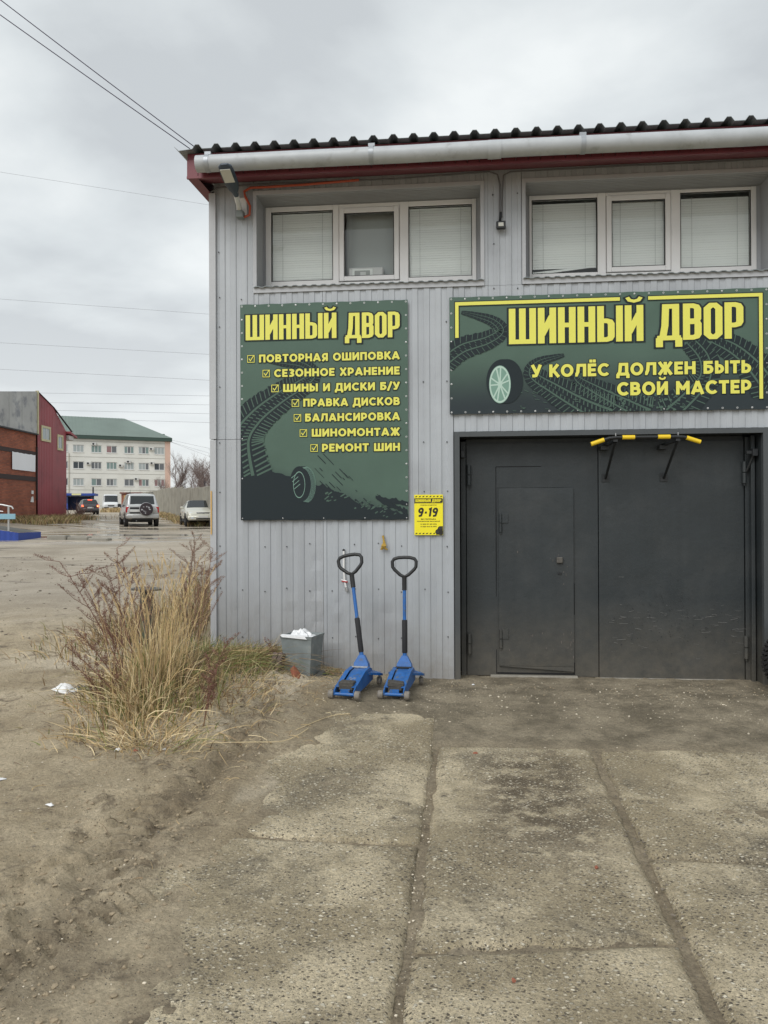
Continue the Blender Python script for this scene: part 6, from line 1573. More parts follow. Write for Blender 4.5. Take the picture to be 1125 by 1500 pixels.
# maroon gable cladding: ribbed facets with a sloping top
def facet(x0, x1, y0, y1, z00, z01, zb, nm):
    n = max(3, int(math.hypot(x1 - x0, y1 - y0) / .10)); P = []
    for i in range(n + 1):
        t = i / n; P.append((x0 + (x1 - x0) * t, y0 + (y1 - y0) * t - (.02 if i % 2 else 0), z00 + (z01 - z00) * t))
    mb = MB(); mb.add([(a, b, zb) for a, b, c in P] + [(a, b, c) for a, b, c in P], [(i, i + 1, n + 2 + i, n + 1 + i) for i in range(n)])
    return mb.build(nm, redclad, rb, fix=False)
facet(.06, 2.10, -.06, -.06, 8.95, 8.29, -1, 'metal_cladding'); facet(2.10, 4.6, -.06, .30, 8.29, 7.10, -1, 'metal_cladding')
mb = MB(); mb.prism([(.02, 8.93), (2.1, 8.26), (4.62, 7.06), (4.62, 7.10), (2.1, 8.30), (.02, 8.97)], -.12, -.02, 'xz'); mb.build('verge_trim', G_CAR['trim'], rb)
mb = MB(); mb.add([(-14, -.1, 6.7), (.04, -.1, 8.95), (2.1, -.05, 8.3), (4.6, .3, 7.1), (4.6, 12, 7.1), (2.1, 12, 8.3), (.04, 12, 8.95), (-14, 12, 6.7)], [(0, 1, 6, 7), (1, 2, 5, 6), (2, 3, 4, 5)]); mb.build('roof', G_CAR['trim'], rb, fix=False)
mb = MB(); mb.box(4.58, 4.6, .30, 12, -1, 7.1); mb.box(0.02, 4.58, 11.9, 12, -1, 7.1); mb.build('end_wall', redclad, rb)
winM = mat('far_window_pane', (.30, .34, .36), .12, spec=.7); winW = mat('far_window_frame', (.66, .66, .65), .5)
def rwin(x0, x1, z0, z1, y=-.10):
    mb = MB(); t = .13
    for b in ((x0, x0 + t, z0, z1), (x1 - t, x1, z0, z1), (x0 + t, x1 - t, z1 - t, z1), (x0 + t, x1 - t, z0, z0 + t)): mb.box(b[0], b[1], y - .03, y + .03, b[2], b[3])
    f = mb.build('window', cream, rb)
    mb = MB(); mb.box(x0 + t, x1 - t, y + .005, y + .02, z0 + t, z1 - t); mb.build('pane', winM, f)
    mb = MB(); xm = x0 + (x1 - x0) * .55; mb.box(xm - .03, xm + .03, y - .015, y + .004, z0 + t, z1 - t); mb.build('mullion', winW, f)
rwin(.44, 1.62, 6.10, 7.02); rwin(2.75, 3.55, 5.75, 6.72, .02)
# grey eave vent sticking out at the far end
mb = MB(); mb.bbox(4.62, 5.3, .1, .5, 6.55, 6.85, .02); mb.build('eave_box', mat('pale_eave', (.5, .5, .48), .6), rb); mb = MB(); mb.prism([(4.6, 6.95), (5.6, 6.75), (5.6, 6.85), (4.6, 7.1)], .0, .6, 'xz'); mb.build('canopy', redclad, rb)

# ramp with handrail at the left edge
rp = empty('entrance_ramp', (-14.6, 24.6, z_at(-14.6, 24.6)), RAD(4), 'blue-sided ramp with steel handrail at the left edge', 'ramp')
bluec = mat('blue_cladding', (.02, .055, .28), .5, var=.15, vscale=2)
z0 = rp.location.z
n = 34; P = [(-3.6 + 3.4 * i / n, -.02 if i % 2 else 0) for i in range(n + 1)]
mb = MB(); mb.add([(a, b, -.3) for a, b in P] + [(a, b, .26 + .50 * (1 - i / n)) for i, (a, b) in enumerate(P)], [(i, i + 1, n + 2 + i, n + 1 + i) for i in range(n)])
mb.add([(-.2, 0, -.3), (-.2, 1.6, -.3), (-.2, 1.6, .26), (-.2, 0, .26)], [(0, 1, 2, 3)]); mb.build('side_panel', bluec, rp, fix=False)
mb = MB(); mb.add([(-3.6, 0, .77), (-.2, 0, .27), (-.2, 1.6, .27), (-3.6, 1.6, .77)], [(0, 1, 2, 3)]); mb.build('ramp_deck', M['stone'], rp, fix=False)
rails = mat('stainless_rail', (.5, .5, .49), .35, metal=.6)
mb = MB(); mb.tube([(-3.6, .05, 1.62), (-.75, .05, 1.20), (-.45, .05, 1.14), (-.40, .05, 1.06)], .028, 10); mb.build('handrail', rails, rp, smooth_=True)
mb = MB(); mb.tube([(-3.6, .05, 1.32), (-.75, .05, .98)], .016, 8); mb.build('handrail', rails, rp, smooth_=True)
for x in (-.56, -2.3): mb = MB(); mb.tube([(x, .05, -.1), (x, .05, 1.17 + (-.56 - x) * .147)], .032, 10); mb.build('rail_post', rails, rp, smooth_=True)
mb = MB(); mb.bbox(-1.42, -.30, -.02, .02, .72, .90, .005); mb.build('rail_panel', mat('pale_blue_panel', (.22, .40, .48), .5), rp)
mb = MB(); mb.bbox(-2.6, -1.46, -.02, .02, .76, .94, .005); mb.build('rail_panel', mat('pale_blue_panel_far', (.22, .40, .48), .5), rp)
kb = empty('kerb', (-12.9, 24.9, z_at(-12.9, 24.9)), RAD(-8), kind='structure'); conc = mat('old_concrete', (.24, .225, .19), .85, var=.25, vscale=3, bump=.01, bscale=12)
for i in range(3):
    mb = MB(); x = -1.1 + i * .82; mb.bbox(x, x + .76, -.15, .15, -.25, .16 - i * .045, .03, Matrix.Rotation(RAD((-2, 3, -3, 4)[i]), 4, 'Z')); mb.build('kerb_stone', conc, kb)

# ---------------------------------------------------------------- office building, far down the road
FP = Vector((-77.82, 142.05, 0)); faz = RAD(60.4)
ob = empty('office_building', tuple(FP), math.pi / 2 - faz, 'white four-storey office building with green hipped roof', 'building')
U0, U1 = -16.0, 21.6
facadeW = mat('painted_panel_facade', (.68, .675, .63), .8, var=.05, vscale=.4, col2=(.60, .59, .54), c2scale=.22, c2lo=.45, c2hi=.7)
pinkW = mat('pink_facade', (.60, .42, .34), .8, var=.05, vscale=.5); greenR = mat('green_roof_sheet', (.16, .205, .18), .55, var=.10, vscale=.25); greenF = mat('dark_green_fascia', (.035, .065, .052), .5)
mb = MB(); mb.box(U0, 20.55, 0, 14, 0, 16.8); mb.build('facade', facadeW, ob)
mb = MB(); mb.box(20.56, U1, -.10, 14.05, 0, 16.8); mb.build('corner_strip', pinkW, ob)
mb = MB(); mb.box(U0, U1 + .3, -.55, 14.5, 16.82, 17.5); mb.build('fascia', greenF, ob)
mb = MB(); mb.add([(U0 - .2, -.6, 17.52), (U1 + .35, -.6, 17.52), (U1 + .35, 14.6, 17.52), (U0 - .2, 14.6, 17.52), (U0 + 3, 7, 22.0), (U1 - 8.3, 7, 22.0)], [(0, 1, 5, 4), (1, 2, 5), (2, 3, 4, 5), (3, 0, 4)]); mb.build('roof', greenR, ob, fix=False)
mb = MB(); mb.bbox(U1 - 1.2, U1 + .2, 9, 11, 17.4, 19.3, .05); mb.build('roof_hatch', greenF, ob)
for u in np.arange(U0 + .2, U1, .62):
    pass
mb = MB()
for u in np.arange(U0 + .5, U1 - 8.5, .60):
    u = float(u); mb.add([(u, -.58, 17.56), (u + .05, -.58, 17.56), (u + .05 , 7, 22.05), (u, 7, 22.05)], [(0, 1, 2, 3)])
o = mb.build('roof_seams', greenR, ob, fix=False); o['kind'] = 'stuff'
seamM = mat('facade_joint', (.30, .29, .26), .9)
for z in (3.6, 6.75, 10.0, 13.25, 16.3):
    mb = MB(); mb.box(U0, 20.5, -.02, -.002, z, z + .07); mb.build('facade_joint', seamM, ob)
mb = MB(); mb.tube([(2.35, -.08, 13.9), (2.35, -.08, 6.2), (.0, -.08, 6.2)], .05, 6); mb.build('gas_pipe', mat('pipe_paint', (.36, .30, .20), .7), ob)
cols = [(.26, 2.15), (3.08, 5.02), (6.41, 8.29), (9.24, 11.17), (12.6, 14.43), (15.35, 17.34), (18.41, 20.38)] + [(-2.6, -.7), (-5.5, -3.6), (-8.6, -6.7), (-11.5, -9.6), (-14.4, -12.5)]
rowsz = [(14.2, 15.55), (10.95, 12.3), (7.65, 9.0), (4.35, 5.75)]
curt = [mat('curtain_' + n, c, .8) for n, c in (('grey', (.14, .15, .16)), ('white', (.34, .38, .38)), ('pink', (.28, .17, .17)), ('green', (.19, .26, .25)), ('dark', (.05, .06, .07)))]
pick = [[1, 1, 3, 2, 3, 0, 1], [1, 4, 0, 3, 1, 1, 0], [4, 1, 0, 4, 0, 2, 2], [3, 1, 1, 3, 3, 0, 0]]
rnd = random.Random(12)
for ri, (z0, z1) in enumerate(rowsz):
    for ci, (u0, u1) in enumerate(cols):
        if ri == 3 and ci in (1, 2, 4): continue
        w = u1 - u0; mb = MB(); y = -.012
        mb.box(u0 - .06, u1 + .06, -.09, .0 - .003, z0 - .10, z0 - .001)
        for a, b in ((u0, u0 + .07), (u1 - .07, u1)): mb.box(a, b, y - .03, y, z0, z1)
        mb.box(u0 + .07, u1 - .07, y - .03, y, z0, z0 + .07); mb.box(u0 + .07, u1 - .07, y - .03, y, z1 - .07, z1)
        ms = [.34, .67] if rnd.random() < .75 else [.5]
        for m_ in ms: mb.box(u0 + w * m_ - .05, u0 + w * m_ + .05, y - .032, y - .001, z0 + .07, z1 - .07)
        f = mb.build('window', winW, ob)
        k = [0] + ms + [1]
        for a, b in zip(k, k[1:]):
            c = pick[ri][ci] if ci < 7 else rnd.randrange(5)
            c = c if rnd.random() < .6 else rnd.choice((0, 1, 4, 3))
            mb = MB(); mb.box(u0 + w * a + .06, u0 + w * b - .05, y - .018, y - .006, z0 + .07, z1 - .07); mb.build('pane', curt[c], f)
        # dark head flashing strip projecting above each window
        mb = MB(); mb.box(u0 - .02, u1 + .02, -.10, -.003, z1 + .002, z1 + .06); mb.build('lintel', seamM, f)
acm = mat('ac_casing', (.55, .55, .53), .5)
for i, (u, z) in enumerate(((6.9, 15.85), (5.9, 12.0), (17.85, 15.2), (17.95, 12.3), (11.9, 11.7), (13.4, 12.5), (.1, 10.6), (14.9, 9.05))):
    mb = MB(); mb.bbox(u - .42, u + .42, -.42, -.05, z - .28, z + .28, .03); a = mb.build('air_conditioner', acm, ob)
    mb = MB(); mb.cyl((u - .12, -.425, z), (0, 1, 0), .20, .02, 16); mb.build('fan_grille', G_CAR['trim'], a)
mb = MB(); mb.bbox(-.3, .6, -.7, -.05, 3.3, 4.6, .03); mb.build('stair_box', acm, ob)
# blue entrance canopy
pr = empty('entrance_porch', (-68.9, 133.4, z_at(-68.9, 133.4)), math.pi / 2 - faz - RAD(14), 'dark blue entrance shelter in front of the white office building', 'porch')
mb = MB(); mb.bbox(-2.95, 2.95, -.3, 3, 2.62, 3.05, .03); mb.build('canopy_roof', bluec, pr)
mb = MB(); mb.box(-2.4, 2.3, 2.6, 2.7, 0, 2.6); mb.box(-2.5, -1.7, -.1, 0, 0, 2.6); mb.box(2.2, 2.3, 0, 2.6, 0, 2.6); mb.box(-2.5, -2.4, 0, 2.6, 0, 2.6); mb.build('shelter_wall', mat('navy_panel', (.012, .025, .085), .6), pr)
mb = MB(); mb.box(-2.5, -1.7, -.14, -.11, 0, 1.2); mb.build('lower_panel', bluec, pr)
mb = MB(); mb.bbox(-1.0, .6, -.36, -.31, 2.70, 3.02, .005); mb.build('sign_panel', mat('pale_yellow_panel', (.62, .60, .30), .6), pr)
mb = MB(); mb.bbox(.2, 1.0, 2.5, 2.58, 1.2, 2.0, .005); mb.build('notice', M['room'], pr)
mb = MB(); mb.bbox(2.45, 2.7, .2, .4, 0, 4.2, .01); mb.build('vent_pipe', M['cableblack'], pr)
# brick kiosk beyond the off-road car
kk = empty('brick_kiosk', (-46.9, 107.5, z_at(-46.9, 107.5)), RAD(10), 'small brown brick kiosk behind the silver off-road car', 'kiosk')
mb = MB(); mb.box(-1.9, 2.6, 0, 4, 0, 2.5); mb.build('wall', BRICK, kk)
mb = MB(); mb.bbox(-2.1, 2.8, -.25, 4.2, 2.52, 2.72, .02); mb.build('roof', mat('brown_roof', (.16, .06, .045), .7), kk)
mb = MB(); mb.box(-1.55, -1.2, -.06, -.005, .1, 2.3); mb.box(-.9, -.55, -.06, -.005, .1, 2.3); mb.build('wall_pier', M['woodyellow'], kk)
mb = MB(); mb.box(.2, 1.5, -.04, -.005, .3, 1.6); mb.build('shutter', mat('kiosk_shutter', (.13, .15, .14), .6), kk)

# ---------------------------------------------------------------- concrete panel fence, each slab a part
fn = empty('panel_fence', (-13.815, 41.845, z_at(-13.8, 41.8)), 0, 'grey concrete panel fence running back behind the parked cars', 'fence')
fcm = mat('fence_concrete', (.27, .255, .21), .9, var=.16, vscale=.7, col2=(.20, .185, .15), c2scale=1.3, c2lo=.45, c2hi=.7, bump=.01, bscale=9)
fa = RAD(-27.51); fdv = Vector((math.sin(fa), math.cos(fa), 0)); base = Vector((-13.815, 41.845, 0))
edges = [-10.5, -6.9, -3.3, .60, 4.4, 8.18, 12.3, 16.55, 20.6, 24.6, 28.7, 33, 37, 41, 45, 49]
for a, b in zip(edges, edges[1:]):
    p = base + fdv * a; q = base + fdv * b; jt = .07
    if a == 8.18 or a == .60: a += .08
    zt = 2.25 + (.02 if int(a) % 2 else -.03); zb = z_at((p.x + q.x) / 2, (p.y + q.y) / 2)
    Mx = Matrix.Translation((p.x, p.y, zb)) @ Matrix.Rotation(math.pi / 2 - fa, 4, 'Z'); L_ = (q - p).length
    mb = MB(); mb.bbox(jt / 2, L_ - jt / 2, -.07, .07, -.4, zt, .025, Mx)
    o = mb.build('concrete_panel', fcm, fn, world=True)
    mb = MB(); mb.bbox(.30, .34, .071, .10, .3, zt - .3, .005, Mx)
    mb = MB()
    mb.box(-.02, .02, -.04, .05, -.3, zt - .15, Mx); mb.build('joint', G_CAR['trim'] if abs(a) < 9 else fcm, fn, world=True)

# ---------------------------------------------------------------- wires
def wire(name, a, b, sag, r, m, label, group=None):
    a = Vector(a); b = Vector(b); P = [a.lerp(b, i / 24) - Vector((0, 0, sag * 4 * (i / 24) * (1 - i / 24))) for i in range(25)]
    mb = MB(); mb.tube([tuple(p) for p in P], r, 5); o = mb.build(name, m, None, smooth_='all', origin=tuple(a)); tag(o, label, 'power line', group)
def thru(p, q, ext=.35):
    p = Vector(p); q = Vector(q); return tuple(p - (q - p) * ext), tuple(q + (q - p) * ext)
cw = mat('violet_black_cable', (.03, .02, .06), .5)
a0 = Vector((-2.56, 7.15, 5.15))
wire('overhead_cable', a0, (-6.35, 5.95, 7.72), .02, .0045, cw, 'thin service cable from the roof corner, the lower of the two at top left')
wire('overhead_cable', a0 + Vector((.04, 0, .02)), (-6.1, 5.95, 7.78), .02, .0045, cw, 'thin service cable from the roof corner, the upper of the two at top left')
far = [((-35.57, 56.68, 28.49), (-19.42, 58.28, 25.87), 'highest far wire, crossing the sky level with the roof gutter'), ((-35.61, 56.72, 18.59), (-19.46, 58.31, 17.35), 'far wire level with the top of the tall green banner'),
       ((-35.63, 56.73, 15.18), (-19.47, 58.32, 14.21), 'far wire level with the second line of banner text'), ((-35.63, 56.74, 13.11), (-19.48, 58.33, 12.19), 'far wire next below the second line of banner text'),
       ((-31.67, 57.13, 11.23), (-19.48, 58.34, 10.97), 'far wire just above the maroon cladding'), ((-31.41, 57.16, 10.48), (-19.49, 58.34, 10.27), 'far wire level with the top of the maroon cladding'),
       ((-31.41, 57.17, 9.89), (-19.49, 58.34, 9.58), 'far wire just above the green roof ridge'), ((-25.06, 57.79, 9.07), (-19.49, 58.34, 8.89), 'lowest far wire, passing the slope of the green roof')]
for p, q, lb in far:
    p, q = thru(p, q, .6); wire('power_line', p, q, 0.0, .009, M['wirefar'], lb, 'far power lines across the sky')
for k, (s, e) in enumerate(((17.3, 13.0), (16.9, 11.2), (16.9, 9.6), (11.2, 11.9), (9.6, 10.2))):
    wire('power_line', (-59.2, 152.6, s), (-38, 150, e), .25, .02, M['wirefar'], 'faint wire right of the office building, number %s from the top' % ('one', 'two', 'three', 'four', 'five')[k], 'faint wires right of the office building')
# ---------------------------------------------------------------- weeds and grass
def ribbons(paths, widths, name, mats, idx=None, origin=None, kind=None, parent=None, **tags):
    """thin leaf ribbons; widths per path at base; tapering; slightly twisted in space"""
    V = []; F = []; MI = []; n = 0
    for pi, (P, w) in enumerate(zip(paths, widths)):
        P = np.asarray(P, float); m = len(P); d = np.gradient(P, axis=0); side = np.cross(d, np.array([0.15, -1.0, 0.1])); l = np.linalg.norm(side, axis=1, keepdims=True); side = side / np.maximum(l, 1e-6)
        tw = _hash(pi * 1.0, pi * 2.0, 3) * 2.4 - 1.2
        side = side * math.cos(tw) + np.array([0, 1, 0]) * math.sin(tw) * .8
        t = np.linspace(0, 1, m)[:, None]; ww = w * (1 - t ** 2.2 * .92) * .5
        a = P + side * ww; b = P - side * ww
        for i in range(m): V.append(a[i]); V.append(b[i])
        for i in range(m - 1): F.append((n + 2 * i, n + 2 * i + 1, n + 2 * i + 3, n + 2 * i + 2)); MI.append(idx[pi] if idx else 0)
        n += 2 * m
    V = np.array(V); o3 = np.array(origin if origin else (0, 0, 0))
    me = bpy.data.meshes.new(name); me.from_pydata((V - o3).tolist(), [], F); 
    for mm in mats: me.materials.append(mm)
    me.polygons.foreach_set('material_index', MI); me.polygons.foreach_set('use_smooth', [True] * len(F)); me.update()
    o = bpy.data.objects.new(name, me); COL.objects.link(o); o.location = tuple(o3)
    if parent: o.parent = parent; o.location = (0, 0, 0)
    tag(o, kind=kind, **tags); return o
def leafmat(name, c, rough=.7, var=.3):
    m = mat(name, c, rough, var=var, vscale=9); b = m.node_tree.nodes['Principled BSDF']
    return m
straw = leafmat('dry_straw', (.52, .375, .185)); straw2 = leafmat('pale_straw', (.66, .53, .31)); straw3 = leafmat('brown_straw', (.30, .20, .105)); grn = leafmat('fading_green_grass', (.17, .20, .055)); olive = leafmat('olive_grass', (.24, .21, .08))
dock = leafmat('reddish_dock', (.17, .08, .055)); dock2 = leafmat('brown_dock', (.22, .125, .08)); dead = leafmat('dead_brown_weed', (.15, .105, .065))
GM = [straw, straw2, straw3, grn, olive, dead]
R0 = np.random.RandomState(4)
def blade(x, y, z, h, lean, az, curl, n=6):
    t = np.linspace(0, 1, n); r = lean * t + curl * t ** 2.5
    return np.stack([x + np.cos(az) * r * h, y + np.sin(az) * r * h, z + h * (t - .45 * abs(curl) * t ** 3)], -1)
def clump(name, cx, cy, rx, ry, n, hmin, hmax, w, mats_w, lean=.25, curl=.5, seed=0, kind='stuff', spread=1.0, bias=None, **tags):
    R_ = np.random.RandomState(seed); xs_ = R_.normal(cx, rx, n); ys_ = R_.normal(cy, ry, n); zs_ = ground_z(xs_, ys_) - .01
    paths = []; ws = []; idx = []
    for i in range(n):
        if ys_[i] > D - .03 and xs_[i] > -2.54: continue
        r = math.hypot((xs_[i] - cx) / rx, (ys_[i] - cy) / ry); az = math.atan2(ys_[i] - cy, xs_[i] - cx) + R_.normal(0, 1.0 * spread)
        if bias is not None and R_.rand() < .5: az = bias + R_.normal(0, .5)
        h = R_.uniform(hmin, hmax) * max(.35, 1 - .22 * r); P = blade(xs_[i], ys_[i], zs_[i], h, abs(R_.normal(0, lean)), az, max(-.2, R_.normal(curl * .5, curl * .6)))
        if ys_[i] > D - .6 and xs_[i] > -2.54: P[:, 1] = np.minimum(P[:, 1], D - .03)
        paths.append(P); ws.append(w * R_.uniform(.6, 1.4)); idx.append(int(R_.choice(len(mats_w), p=np.array(mats_w) / sum(mats_w))))
    return ribbons(paths, ws, name, GM, idx, origin=(cx, cy, float(gz(cx, cy))), kind=kind, **tags)
# tall yellow reed grass with feathery heads
clump('dry_grass', -2.40, 5.90, .085, .24, 200, .50, 1.0, .0065, [5, 4, 1.5, .6, .4, .5], lean=.14, curl=.2, seed=1)
clump('dry_grass', -2.38, 5.80, .13, .28, 90, .40, .75, .009, [3, 5, 1, .8, .6, 0], lean=.25, curl=.6, seed=61)
clump('dry_grass', -2.32, 5.45, .22, .20, 110, .18, .36, .010, [3, 6, 1, 1.2, .8, 0], lean=.35, curl=1.0, seed=62)
clump('dead_grass', -2.36, 6.0, .24, .32, 620, .20, .50, .007, [1.5, .6, 3.5, 1.5, 2.5, 3], lean=.25, curl=.5, seed=63)
clump('dry_grass', -2.38, 5.65, .20, .26, 600, .16, .42, .0065, [3, 3, 2.5, 2, 2.2, 1], lean=.32, curl=.7, seed=2)
def plumes():
    paths = []; ws = []; idx = []; R_ = np.random.RandomState(8)
    for i in range(85):
        x, y = R_.normal(-2.40, .12), R_.normal(6.0, .30); z = gz(x, y); h = R_.uniform(.80, 1.16); az = R_.uniform(0, 6.3); ln = abs(R_.normal(0, .10))
        P = blade(x, y, z, h, ln, az, .12, 8); paths.append(P); ws.append(.0045); idx.append(0)
        top = P[-1]; d = P[-1] - P[-3]; d /= np.linalg.norm(d)
        for k in range(26):
            t = R_.rand(); s = top - d * (.20 * (1 - t)); a2 = R_.uniform(0, 6.3); L_ = .035 * (1 - t * .6)
            q = s + d * L_ + np.array([math.cos(a2), math.sin(a2), 0]) * L_ * .42
            paths.append(np.stack([s, (s + q) / 2 + d * .004, q])); ws.append(.0034); idx.append(int(R_.choice([0, 0, 1])))
    ribbons(paths, ws, 'dry_grass', GM, idx, origin=(-2.3, 6, .3), kind='stuff')
plumes()
# green and straw mound between the clump and the corner, matted against the wall
clump('green_grass', -2.30, 6.95, .28, .25, 1100, .16, .40, .006, [1.6, 1, 1, 3.4, 3.4, .4], lean=.45, curl=1.0, seed=3, bias=-.4)
clump('matted_grass', -1.98, 7.30, .24, .13, 1100, .14, .34, .0055, [2, 1, 2.4, 1.8, 2.6, 1.6], lean=.8, curl=1.3, seed=4, bias=-.2)
clump('dry_grass', -2.55, 6.35, .35, .35, 520, .12, .38, .006, [3, 2, 3, .9, 1.4, 1.5], lean=.5, curl=1.0, seed=5)
clump('dry_grass', -2.75, 5.95, .22, .26, 380, .08, .24, .006, [3, 2, 3, 1.2, 1.4, 1.5], lean=.5, curl=1.0, seed=6)
clump('dead_grass', -2.15, 5.05, .30, .16, 520, .06, .20, .0055, [3, 3, 2, .8, 1, 1], lean=.9, curl=1.0, seed=7)
clump('dead_grass', -1.78, 6.2, .22, .45, 420, .05, .18, .005, [3, 2, 3, .5, .8, 2], lean=1.2, curl=.8, seed=8)
# brown weeds behind the corner
clump('dead_grass', -3.35, 9.0, .45, .85, 1100, .18, .55, .007, [.7, .2, 3, 1, 2, 4], lean=.25, curl=.5, seed=9)
clump('dead_grass', -3.55, 7.9, .40, .5, 700, .12, .40, .007, [2, 1, 3, .6, 1, 3], lean=.4, curl=.8, seed=10)
clump('dead_grass', -3.6, 11.6, .5, 1.2, 800, .2, .5, .009, [.7, .2, 3, 1, 2, 4], lean=.25, curl=.5, seed=19)
# matted stalks lying along the wall foot and over the earth
def lying(n, x0, x1, y0, y1, seed, lmin, lmax, name, w=.004):
    R_ = np.random.RandomState(seed); paths = []; ws = []; idx = []
    for i in range(n):
        x, y = R_.uniform(x0, x1), R_.uniform(y0, y1); a = R_.uniform(0, 6.3); L_ = R_.uniform(lmin, lmax); c = R_.normal(0, .5); t = np.linspace(0, 1, 6)
        X = x + np.cos(a + c * t) * L_ * t; Y = np.minimum(y + np.sin(a + c * t) * L_ * t, D - .04); Zg = ground_z(X, Y); Z = Zg[0] + (Zg[-1] - Zg[0]) * t; Z = Z + max(0, float((Zg - Z).max())) * .8 + .005 + R_.uniform(0, .02) * np.sin(t * math.pi)
        paths.append(np.stack([X, Y, Z], -1)); ws.append(w * R_.uniform(.5, 1.3)); idx.append(int(R_.choice([0, 1, 2, 5])))
    ribbons(paths, ws, name, GM, idx, origin=(x0, y0, 0), kind='stuff')
lying(330, -2.7, -1.45, 4.9, 7.5, 21, .06, .30, 'fallen_straw'); lying(60, -3.3, -1.2, 3.2, 5.0, 22, .04, .16, 'fallen_straw', .0035); lying(70, -1.7, -1.0, 6.3, 7.5, 23, .04, .22, 'fallen_straw'); lying(30, -1.3, -.9, 5.0, 6.2, 24, .05, .12, 'fallen_straw', .003)
lying(55, -1.35, -1.05, 7.35, 7.56, 25, .03, .12, 'fallen_straw', .004)
# single long straws
for k, (P, lb) in enumerate((([(-1.75, 5.05), (-1.45, 5.12), (-1.22, 5.25), (-1.12, 5.6)], 'long pale straw curving over the earth towards the jacks'), ([(-1.50, 6.75), (-1.72, 6.62), (-1.98, 6.50)], 'long pale straw lying left of the broken brick'), ([(-1.20, 5.55), (-1.02, 5.95), (-.88, 6.1)], 'thin bent straw on the earth in front of the left jack'))):
    S = [tuple(v) for v in spline(P, 8)]; mb = MB(); zz = [gz(x, y) for x, y in S]; zz = [max(zz[max(0, i - 4):i + 5]) for i in range(len(zz))]; zz = [sum(zz[max(0, i - 4):i + 5]) / len(zz[max(0, i - 4):i + 5]) for i in range(len(zz))]; mb.tube([(x, y, z_ + .006) for (x, y), z_ in zip(S, zz)], .0026, 5); tag(mb.build('straw', straw2, origin=(P[0][0], P[0][1], gz(*P[0]))), lb, 'straw')

def dock_plant(x, y, h, lx, ly, seed, label, m=dock, dens=1.0):
    """dead dock or wormwood: woody stem, side branches, dense seed clusters"""
    R_ = random.Random(seed); z = gz(x, y); root = empty('dead_weed', (x, y, z), 0, label, 'weed', 'tall reddish dead weeds')
    st = [Vector((lx * (t ** 1.3), ly * (t ** 1.3), h * t)) for t in np.linspace(0, 1, 9)]
    mb = MB(); mb.tube([tuple(p) for p in st], [.0050 - .0004 * i for i in range(9)], 5)
    tips = [(st[i], st[i] + Vector((R_.uniform(-1, 1) * .22 * h, R_.uniform(-.8, .8) * .2 * h, R_.uniform(.18, .40) * h * (1.15 - i / 9)))) for i in range(2, 9) for _ in range(2 if i < 8 else 1)]
    for a, b in tips:
        mid = (a + b) / 2 + Vector((0, 0, -.02)); mb.tube([tuple(a), tuple(mid), tuple(b)], [.0026, .002, .001], 4)
    mb.build('stem', m, root)
    V = []; F = []
    segs = [(st[i], st[i + 1], 1) for i in range(3, 8)] + [(a.lerp(b, .25), b, 1.3) for a, b in tips]
    for a, b, dn_ in segs:
        for k in range(int((b - a).length * 700 * dens * dn_)):
            c = a.lerp(b, R_.random()) + Vector((R_.gauss(0, .008), R_.gauss(0, .008), R_.gauss(0, .006))); s = R_.uniform(.0035, .008); n = len(V)
            for q in range(3): V.append(c + Vector((R_.uniform(-1, 1), R_.uniform(-1, 1), R_.uniform(-1, 1))) * s)
            F.append((n, n + 1, n + 2))
    mb = MB(); mb.add(V, F); o = mb.build('seed_heads', m, root, fix=False); o['kind'] = 'stuff'
    return root
dl = [(-2.72, 6.05, 1.02, -.62, .10, dock, 'tall red-brown weed leaning furthest left over the road'), (-2.66, 6.15, .96, -.30, .05, dock, 'red-brown weed rising between the leaning weed and the post'), (-2.95, 6.5, 1.10, -.12, .15, dock2, 'tall brown weed just left of the dark post'),
      (-2.58, 5.75, .55, -.40, -.02, dock, 'low red-brown weed sprawling to the left above the white packet'), (-2.50, 5.55, .50, -.42, -.10, dock, 'short red-brown weed at the front left of the clump'), (-1.86, 5.45, .42, .10, .0, dock, 'short dark red weed at the right foot of the clump'),
      (-2.55, 7.3, 1.05, .12, .1, dock2, 'tall brown weed right of the yellow grass'), (-2.78, 7.9, 1.12, -.05, .1, dock2, 'tallest brown weed close to the workshop corner'), (-2.66, 8.6, .95, .10, .1, dock2, 'brown weed half hidden by the workshop corner'),
      (-3.05, 7.2, .85, .10, .05, dock2, 'brown weed directly behind the dark post'), (-2.80, 6.25, .88, -.50, .12, dock, 'red-brown weed leaning second furthest left over the road'), (-2.78, 6.6, .98, -.22, .0, dock, 'dense red-brown weed in front of the dark post, slightly left'), (-2.45, 7.0, .95, .05, .0, dock2, 'slender brown weed just behind the yellow grass heads'), (-3.1, 8.4, 1.05, .1, .1, dock2, 'brown weed behind the post standing out against the road'), (-2.62, 5.55, .36, -.26, -.05, dock, 'lowest red-brown weed lying over the earth above the white packet'), (-1.98, 5.75, .55, .22, .0, dock, 'small dark red weed among the straw right of the clump'), (-1.72, 7.16, .30, -.09, .0, dock, 'single dark twig standing beside the wooden block')]
for i, (x, y, h, lx, ly, m, lb) in enumerate(dl): dock_plant(x, y, h, lx, ly, 30 + i, lb, m, .35 if 'twig' in lb else 1.0)

